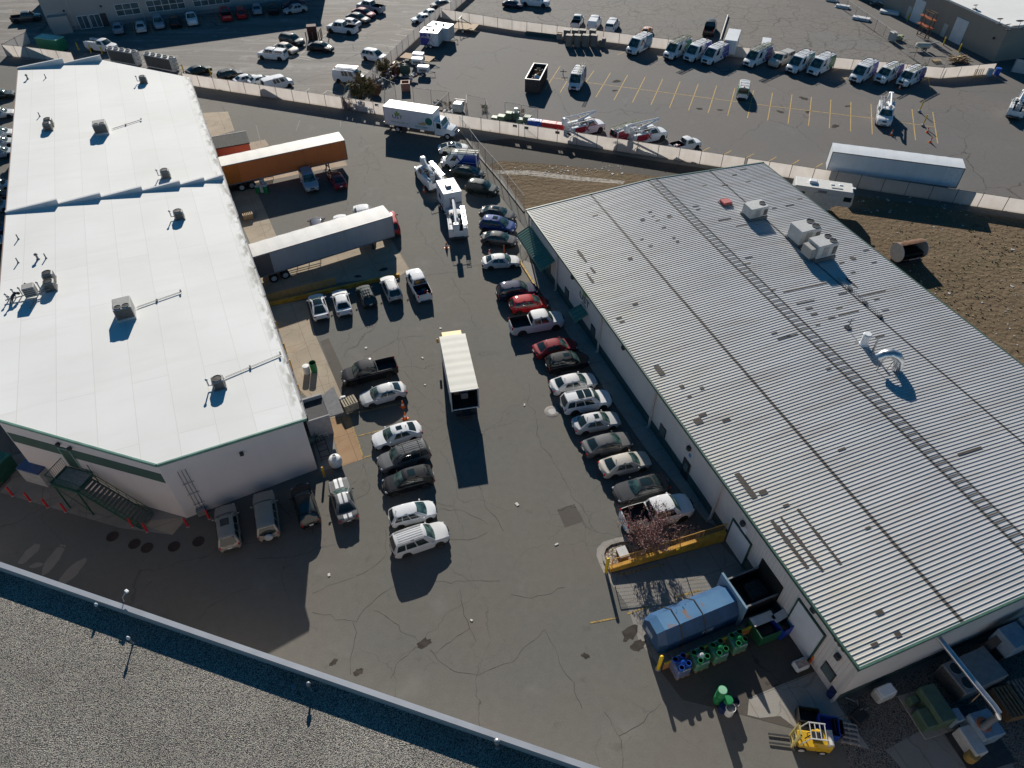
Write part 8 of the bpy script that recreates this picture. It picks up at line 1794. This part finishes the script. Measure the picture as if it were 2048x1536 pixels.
# ------------------------------------------------------------------ service lot clutter
CBN = mat('taupe_cabinet', (.17, .15, .13), .7, var=.15); TAU = mat('taupe_cabinet_top', (.21, .19, .165), .7, var=.15)
for r, (xs_, yy) in enumerate((((438, 502, 562, 640), 330), ((455, 520, 585, 652), 372))):
    for i, x in enumerate(xs_):
        t = thing('steel_cabinet', 'tall taupe cabinet in the block of eight beside the wall', 'cabinet', g(*q3(x, yy)), -.3, 'block of eight tall taupe cabinets'); MB().bbox((0, 0, 1.0), (1.15, .95, 2.0), .04).build('body', CBN, t); MB().bbox((0, 0, 2.02), (1.2, 1.0, .06), .02).build('top', TAU, t); MB().box((0, -.49, 1.0), (.9, .02, 1.7)).build('door', TAU, t)
t = thing('steel_cabinet', 'low taupe cabinet with a notched top right of the cabinet block', 'cabinet', g(*q3(722, 372)), -.3); MB().bbox((0, 0, .6), (1.1, .9, 1.2), .04).build('body', CBN, t); MB().bbox((.2, 0, 1.35), (.6, .8, .3), .04).build('top', TAU, t)
t = thing('wooden_crate', 'small tan crate left of the cabinet block', 'crate', g(*q3(378, 312)), -.3); MB().bbox((0, 0, .5), (.9, .8, 1.0), .04).build('crate_body', mat('tan_crate', (.40, .33, .27), .8), t); MB().bbox((0, 0, 1.03), (.98, .88, .06), .01).build('lid', WOOD, t)
t = thing('pipe_stack', 'stack of dark green pipes lying along the wall', 'pipes', g(*q3(250, 288)), -.32); 
for k, (y, z) in enumerate(((-.45, .12), (-.15, .12), (.15, .12), (.45, .12), (-.3, .33), (0, .33), (.3, .33))): MB().tube([(-3.4, y, z), (3.2, y, z)], .11, 8).build('pipe', mat('greenish_pipe', (.07, .10, .085), .6), t)
def spool(px, py, r, w, m, label, rz, tilt=False):
    t = thing('cable_spool', label, 'cable spool', g(px, py), rz, 'cable spools behind the wall'); 
    for s in (-1, 1): MB().lathe((0, s * w / 2, r), [(r, -.04), (r, .04)], 22, axis='Y').build('flange', m, t)
    MB().lathe((0, 0, r), [(r * .5, -w / 2), (r * .5, w / 2)], 16, axis='Y').build('core', BROWN, t)
spool(705, 198, 1.15, .8, mat('grey_green_spool', (.20, .28, .26), .7, var=.15), 'large grey green spool leaning at the wall corner', .9); spool(752, 190, .85, .7, RUST, 'dark rusty spool right of the big shrub', .5); spool(744, 180, .8, .7, BROWN, 'brown spool behind the rusty one', 1.3); spool(811, 150, .9, .7, GREEN, 'dark green spool among the junk by the generators', .2); spool(793, 152, .8, .6, RUST, 'rusty spool left of the dark green one in the junk', 1.0)
JK = [YELLOW, LGREY, RUST, GREYP, DARK, BROWN, STEEL]
for i, ((x, y), l) in enumerate((((775, 145), 'pile of yellow and rusty parts by the diagonal wall'), ((800, 136), 'jumble of machine parts with a yellow frame near the flatbed'), ((783, 158), 'red and white scrap heap near the fence'), ((760, 170), 'grey pipe frame jumble behind the spools'), ((818, 160), 'tow frame and drum jumble beside the brick bin'))):
    t = thing('scrap_pile', l, 'scrap', g(x, y), i * .7, 'scrap piles in the service lot'); rnd = random.Random(i)
    for k in range(11):
        o = (MB().bbox((0, 0, 0), (rnd.uniform(.3, .9), rnd.uniform(.2, .6), rnd.uniform(.15, .5)), .05) if k % 3 else MB().tube([(-.9, 0, 0), (.9, 0, 0)], .05, 6)).build('scrap' if k % 3 else 'bar', rnd.choice(JK + ([RED, WHITE] if i == 2 else [])), t); o.location = (rnd.uniform(-1.0, 1.0), rnd.uniform(-.8, .8), rnd.uniform(.2, .9)); o.rotation_euler = (rnd.uniform(-.5, .5), rnd.uniform(-.6, .6), rnd.uniform(0, 3))
t = thing('brick_bin', 'pinkish square open bin casting a shadow by the wire fence', 'bin', g(812, 180), .1); q = MB()
for s in (-1, 1): q.box((0, s * .65, .65), (1.4, .12, 1.2)); q.box((s * .65, 0, .65), (.12, 1.2, 1.2))
q.build('shell', mat('pink_brick_paint', (.34, .16, .12), .8, var=.2, scale=3), t); q = MB()
for s in (-1, 1): q.box((0, s * .65, 1.28), (1.5, .18, .07)); q.box((s * .65, 0, 1.281), (.18, 1.2, .07))
q.build('rim', mat('pale_rim', (.50, .36, .28), .8), t); MB().bbox((0, 0, .7), (1.1, 1.1, .5), .1).build('contents', LGREY, t)
t = thing('tarped_tank', 'white tank bin with a black opening beside the gate panel', 'tank', g(917, 222), -.2); MB().bbox((0, -.2, .7), (1.6, 1.3, 1.3), .2).build('tank', mat('milky_tank', (.50, .53, .50), .5, var=.1), t); MB().bbox((.1, .55, .95), (1.4, .5, .7), .08).build('opening', BLACK, t); q = MB(); q.tube([(-.7, .8, 0), (-.7, .8, 1.5), (.9, .8, 1.5), (.9, .8, 0)], .05, 6); q.build('frame', WHITE, t)
WBAG = mat('white_bags', (.55, .55, .53), .7, var=.2)
for (x, y), l, nb in (((895, 226), 'heap of white bags and scrap behind the delivery truck cab', 14), ((872, 206), 'white bundle of pipes on the fenced strip', 7), ((900, 238), 'low heap of pale debris right behind the wall', 9)):
    t = thing('debris_heap', l, 'debris', g(x, y), .3, 'debris heaps behind the wall'); rnd = random.Random(nb)
    for k in range(nb): o = MB().bbox((0, 0, 0), (rnd.uniform(.3, .9), rnd.uniform(.2, .5), rnd.uniform(.1, .3)), .07).build('debris', rnd.choice([WBAG, WBAG, LGREY, GREYP, BROWN]), t); o.location = (rnd.uniform(-1.1, 1.1), rnd.uniform(-.7, .7), rnd.uniform(.15, .55)); o.rotation_euler = (rnd.uniform(-.4, .4), rnd.uniform(-.4, .4), rnd.uniform(0, 3))
EGP = mat('pedestal_green', (.14, .21, .13), .6, var=.15)
for (x, y), s, l in (((990, 243), (1.0, .9, .7), 'low green box just behind the wall'), ((1003, 243), (1.1, 1.0, .9), 'green box in the middle of the pair behind the wall'), ((1018, 238), (1.0, .9, 1.0), 'green box at the fence post behind the wall'), ((1032, 238), (.9, .9, 1.0), 'green box with a white drum on it'), ((1040, 248), (1.0, .9, .8), 'green box in front of the drum box'), ((1055, 247), (1.1, 1.0, 1.1), 'tall green box beside the fence corner'), ((1051, 256), (.8, .7, .5), 'small pale green box at the wall foot')):
    t = thing('utility_pedestal', l, 'utility box', g(x, y), -.3, 'green utility boxes behind the wall'); MB().bbox((0, 0, s[2] / 2), s, .06).build('body', EGP, t); MB().bbox((0, 0, s[2] + .03), (s[0] * .98, s[1] * .98, .07), .02).build('lid', mat('pale_green_top', (.25, .33, .24), .6), t)
drum(g(1032, 238) + Vector((0, 0, 1.08)), PW, 'white drum standing on a green box behind the wall', .3, .6, group='drum on a green box')
for (x, y), m, l in (((1063, 253), PB, 'blue crate, left of two in the flat crate row'), ((1076, 255), PB, 'blue crate, right of two in the flat crate row'), ((1091, 257), RED, 'red crate, left of three in the flat crate row'), ((1105, 259), RED, 'red crate, middle of three in the flat crate row'), ((1120, 261), RED, 'red crate, right of three beside the bucket truck')):
    t = thing('flat_crate', l, 'crate', g(x, y), -.3, 'row of red and blue crates behind the wall'); MB().bbox((0, 0, .55), (1.15, 1.0, 1.1), .04).build('crate_body', m, t); MB().box((0, -.25, 1.11), (.8, .12, .02)).build('marking', WHITE, t); MB().box((0, .15, 1.11), (.8, .12, .02)).build('marking', WHITE, t)
# brown post shelter in the staff lot
t = thing('post_shelter', 'dark brown wooden enclosure with round posts in the staff lot', 'shelter', g(627, 78), .2); q = MB(); q.box((0, 0, 1.2), (1.7, 1.4, 2.4)); q.build('panels', mat('dark_brown_boards', (.075, .03, .022), .8, var=.2, scale=3), t)
for x, y in ((-1.2, -.9), (1.1, -1.0), (1.4, 0), (1.6, .8), (2.9, .6), (0, -1.1)): MB().tube([(x, y, 0), (x, y, 1.6)], .09, 7).build('post', BROWN, t)
for i, (x, y) in enumerate((q1(630, 400), q1(730, 420), q1(820, 430), q1(1470, 575), q1(1690, 610))): bollard(x, y, 1.3, YB, 'yellow post in the strip behind the warehouse by the chillers', .1, 'yellow posts behind the warehouse')
# ------------------------------------------------------------------ tan building yard
t = thing('pipe_rack', 'tall rack with orange pipes against the tan building', 'rack', g(*q4(1235, 295)), TRA); q = MB()
for x in (-1.1, 1.1):
    for y in (-.4, .4): q.box((x, y, 2.2), (.12, .12, 4.4))
for z in (.3, 1.6, 3.0, 4.3): q.box((0, -.4, z), (2.2, .1, .1)); q.box((0, .4, z), (2.2, .1, .1))
q.build('frame', BROWN, t); OP = mat('orange_pipe', (.45, .11, .03), .6)
for z in (3.15, 1.75):
    for k in range(5): MB().tube([(-2.2, -.4 + .2 * k, z + .1), (1.6, -.4 + .2 * k, z + .1)], .08, 6).build('pipe', OP, t)
t = thing('lumber_pile', 'heap of split lumber against the tan building corner', 'lumber', g(*q4(1515, 500)), .1); rnd = random.Random(2)
for k in range(34): o = MB().box((0, 0, 0), (rnd.uniform(1.2, 2.6), .14, .12)).build('board', rnd.choice([WOOD, BROWN, mat('pale_split_wood', (.55, .42, .22), .8)]), t); h_ = rnd.uniform(0, 1); o.location = (rnd.gauss(0, .9) * (1.2 - h_ * .6), rnd.gauss(0, .5), .1 + h_ * .9); o.rotation_euler = (0, rnd.uniform(-.2, .2), rnd.gauss(0, .5))
pallet_box(g(*q4(1345, 497)), .1, (1.3, .9, .35), mat('pale_wood', (.52, .38, .2), .8, var=.2), 'pale wooden box alone on the paving near the lumber pile')
t = thing('compressor_trailer', 'cream towed sprayer trailer before the tan building doors', 'trailer', g(*q4(1225, 405)), -.05); MB().lathe((0, 0, .85), [(.2, -1.3), (.5, -1.15), (.5, 1.1), (.2, 1.3)], 14, axis='X').build('tank', mat('cream_tank', (.55, .52, .44), .5), t); q = MB(); q.tube([(-1.3, 0, .5), (-2.6, 0, .5)], .06, 6); q.tube([(1.0, 0, 1.2), (2.8, .3, 1.5)], .09, 6); q.build('boom_arm', LGREY, t)
for y in (-.6, .6): wheel_at(t, .3, y, .34, .2)
t = thing('site_generator', 'grey generator set with yellow vest bundle near the fence', 'generator', g(*q4(985, 330)), .2); MB().bbox((0, 0, .9), (1.0, 1.2, 1.5), .06).build('housing', LGREY, t); MB().bbox((1.5, .2, .5), (1.6, .9, .8), .15).build('bundle', mat('yellow_green_bundle', (.35, .38, .20), .7, var=.4, scale=4), t)
for (x, y), l, s in ((q4(595, 62), 'white panel stack leaning on the long wire fence, upper', (2.6, 1.0, .5)), (q4(740, 158), 'white panel stack by the long wire fence, lower', (3.2, 1.2, .5)), (q4(970, 108), 'pile of white sheets beside the tan building', (3.6, 1.6, .5)), (q4(510, 8), 'white panel stack cut by the top edge', (2.4, 1.0, .5))):
    t = thing('panel_stack', l, 'panels', g(x, y), -.55, 'white panel stacks near the wire fence')
    for k in range(4): MB().box((random.uniform(-.1, .1), random.uniform(-.1, .1), .08 + k * .12), (s[0], s[1], .09)).build('panel', WHITE, t)
t = thing('scrap_pile', 'dark heap of frames and sheet metal up by the tan building wall', 'scrap', g(*q4(905, 45)), -.5); rnd = random.Random(12)
for k in range(14): o = MB().box((0, 0, 0), (rnd.uniform(.8, 2.4), rnd.uniform(.2, .8), .1)).build('sheet', rnd.choice([LGREY, GREYP, DARK, WHITE, BROWN]), t); o.location = (rnd.uniform(-2, 2), rnd.uniform(-.9, .9), rnd.uniform(.1, .9)); o.rotation_euler = (rnd.uniform(-.4, .4), rnd.uniform(-.4, .4), rnd.uniform(-.5, .5))
for x, l in ((1400, 'yellow post left of the near roll door of the tan building'), (1525, 'yellow post right of the near roll door of the tan building'), (1112, 'yellow post beside the far roll door of the tan building')):
    xx, yy = q4(x, {1400: 360, 1525: 415, 1112: 165}[x]); bollard(xx, yy, 1.4, YB, l, .12, 'yellow posts at the tan building')
PLB = mat('pale_blue_drum', (.30, .42, .52), .5)
drum(g(*q4(1762, 605)), PLB, 'pale blue drum beside the wall end', .45, 1.1, group='drums at the wall end'); drum(g(*q4(1825, 598)), PB, 'bright blue drum beside the pale one at the wall end', .45, 1.1, group='drums at the wall end')
t = thing('barricade_stack', 'stack of yellow barricade legs leaning on the wall end', 'barricades', g(*q4(1675, 620)), .1)
for k in range(5): MB().tube([(-.8 + k * .35, 0, 0), (-.6 + k * .35, .35, 1.3)], .06, 5).build('barricade_leg', YELLOW, t)
t = thing('metal_gate', 'grey sheet gate at the right end beside the tan building', 'gate', g(*q4(1945, 575)), -.55); MB().box((2.2, 0, 1.1), (4.6, .08, 2.1)).build('gate_leaf', LGREY, t); q = MB()
for x in (0, 2.2, 4.5): q.box((x, -.06, 1.15), (.09, .06, 2.3))
q.build('gate_frame', GREYP, t)
p = g(*q3(1665, 330)); o_ = g(*q3(1728, 130)); t = thing('barrier_pole', 'long grey pole lying across the cracked rear lot', 'pole', p); MB().tube([(0, 0, .25), o_ - p + Vector((0, 0, .25))], .14, 7).build('pole', GREYP, t); MB().box((0, 0, .12), (.5, .5, .24)).build('support', CONC_PAINT, t)
t = thing('hose_reel', 'thin dark wire arrow frame standing in the stalls beside the van', 'stand', g(*q3(408, 600)), 0); q = MB(); q.tube([(0, 0, 0), (0, 0, 1.0)], .06, 5); q.tube([(-.5, 0, .6), (.6, 0, .55)], .06, 5); q.build('frame', DARK, t)
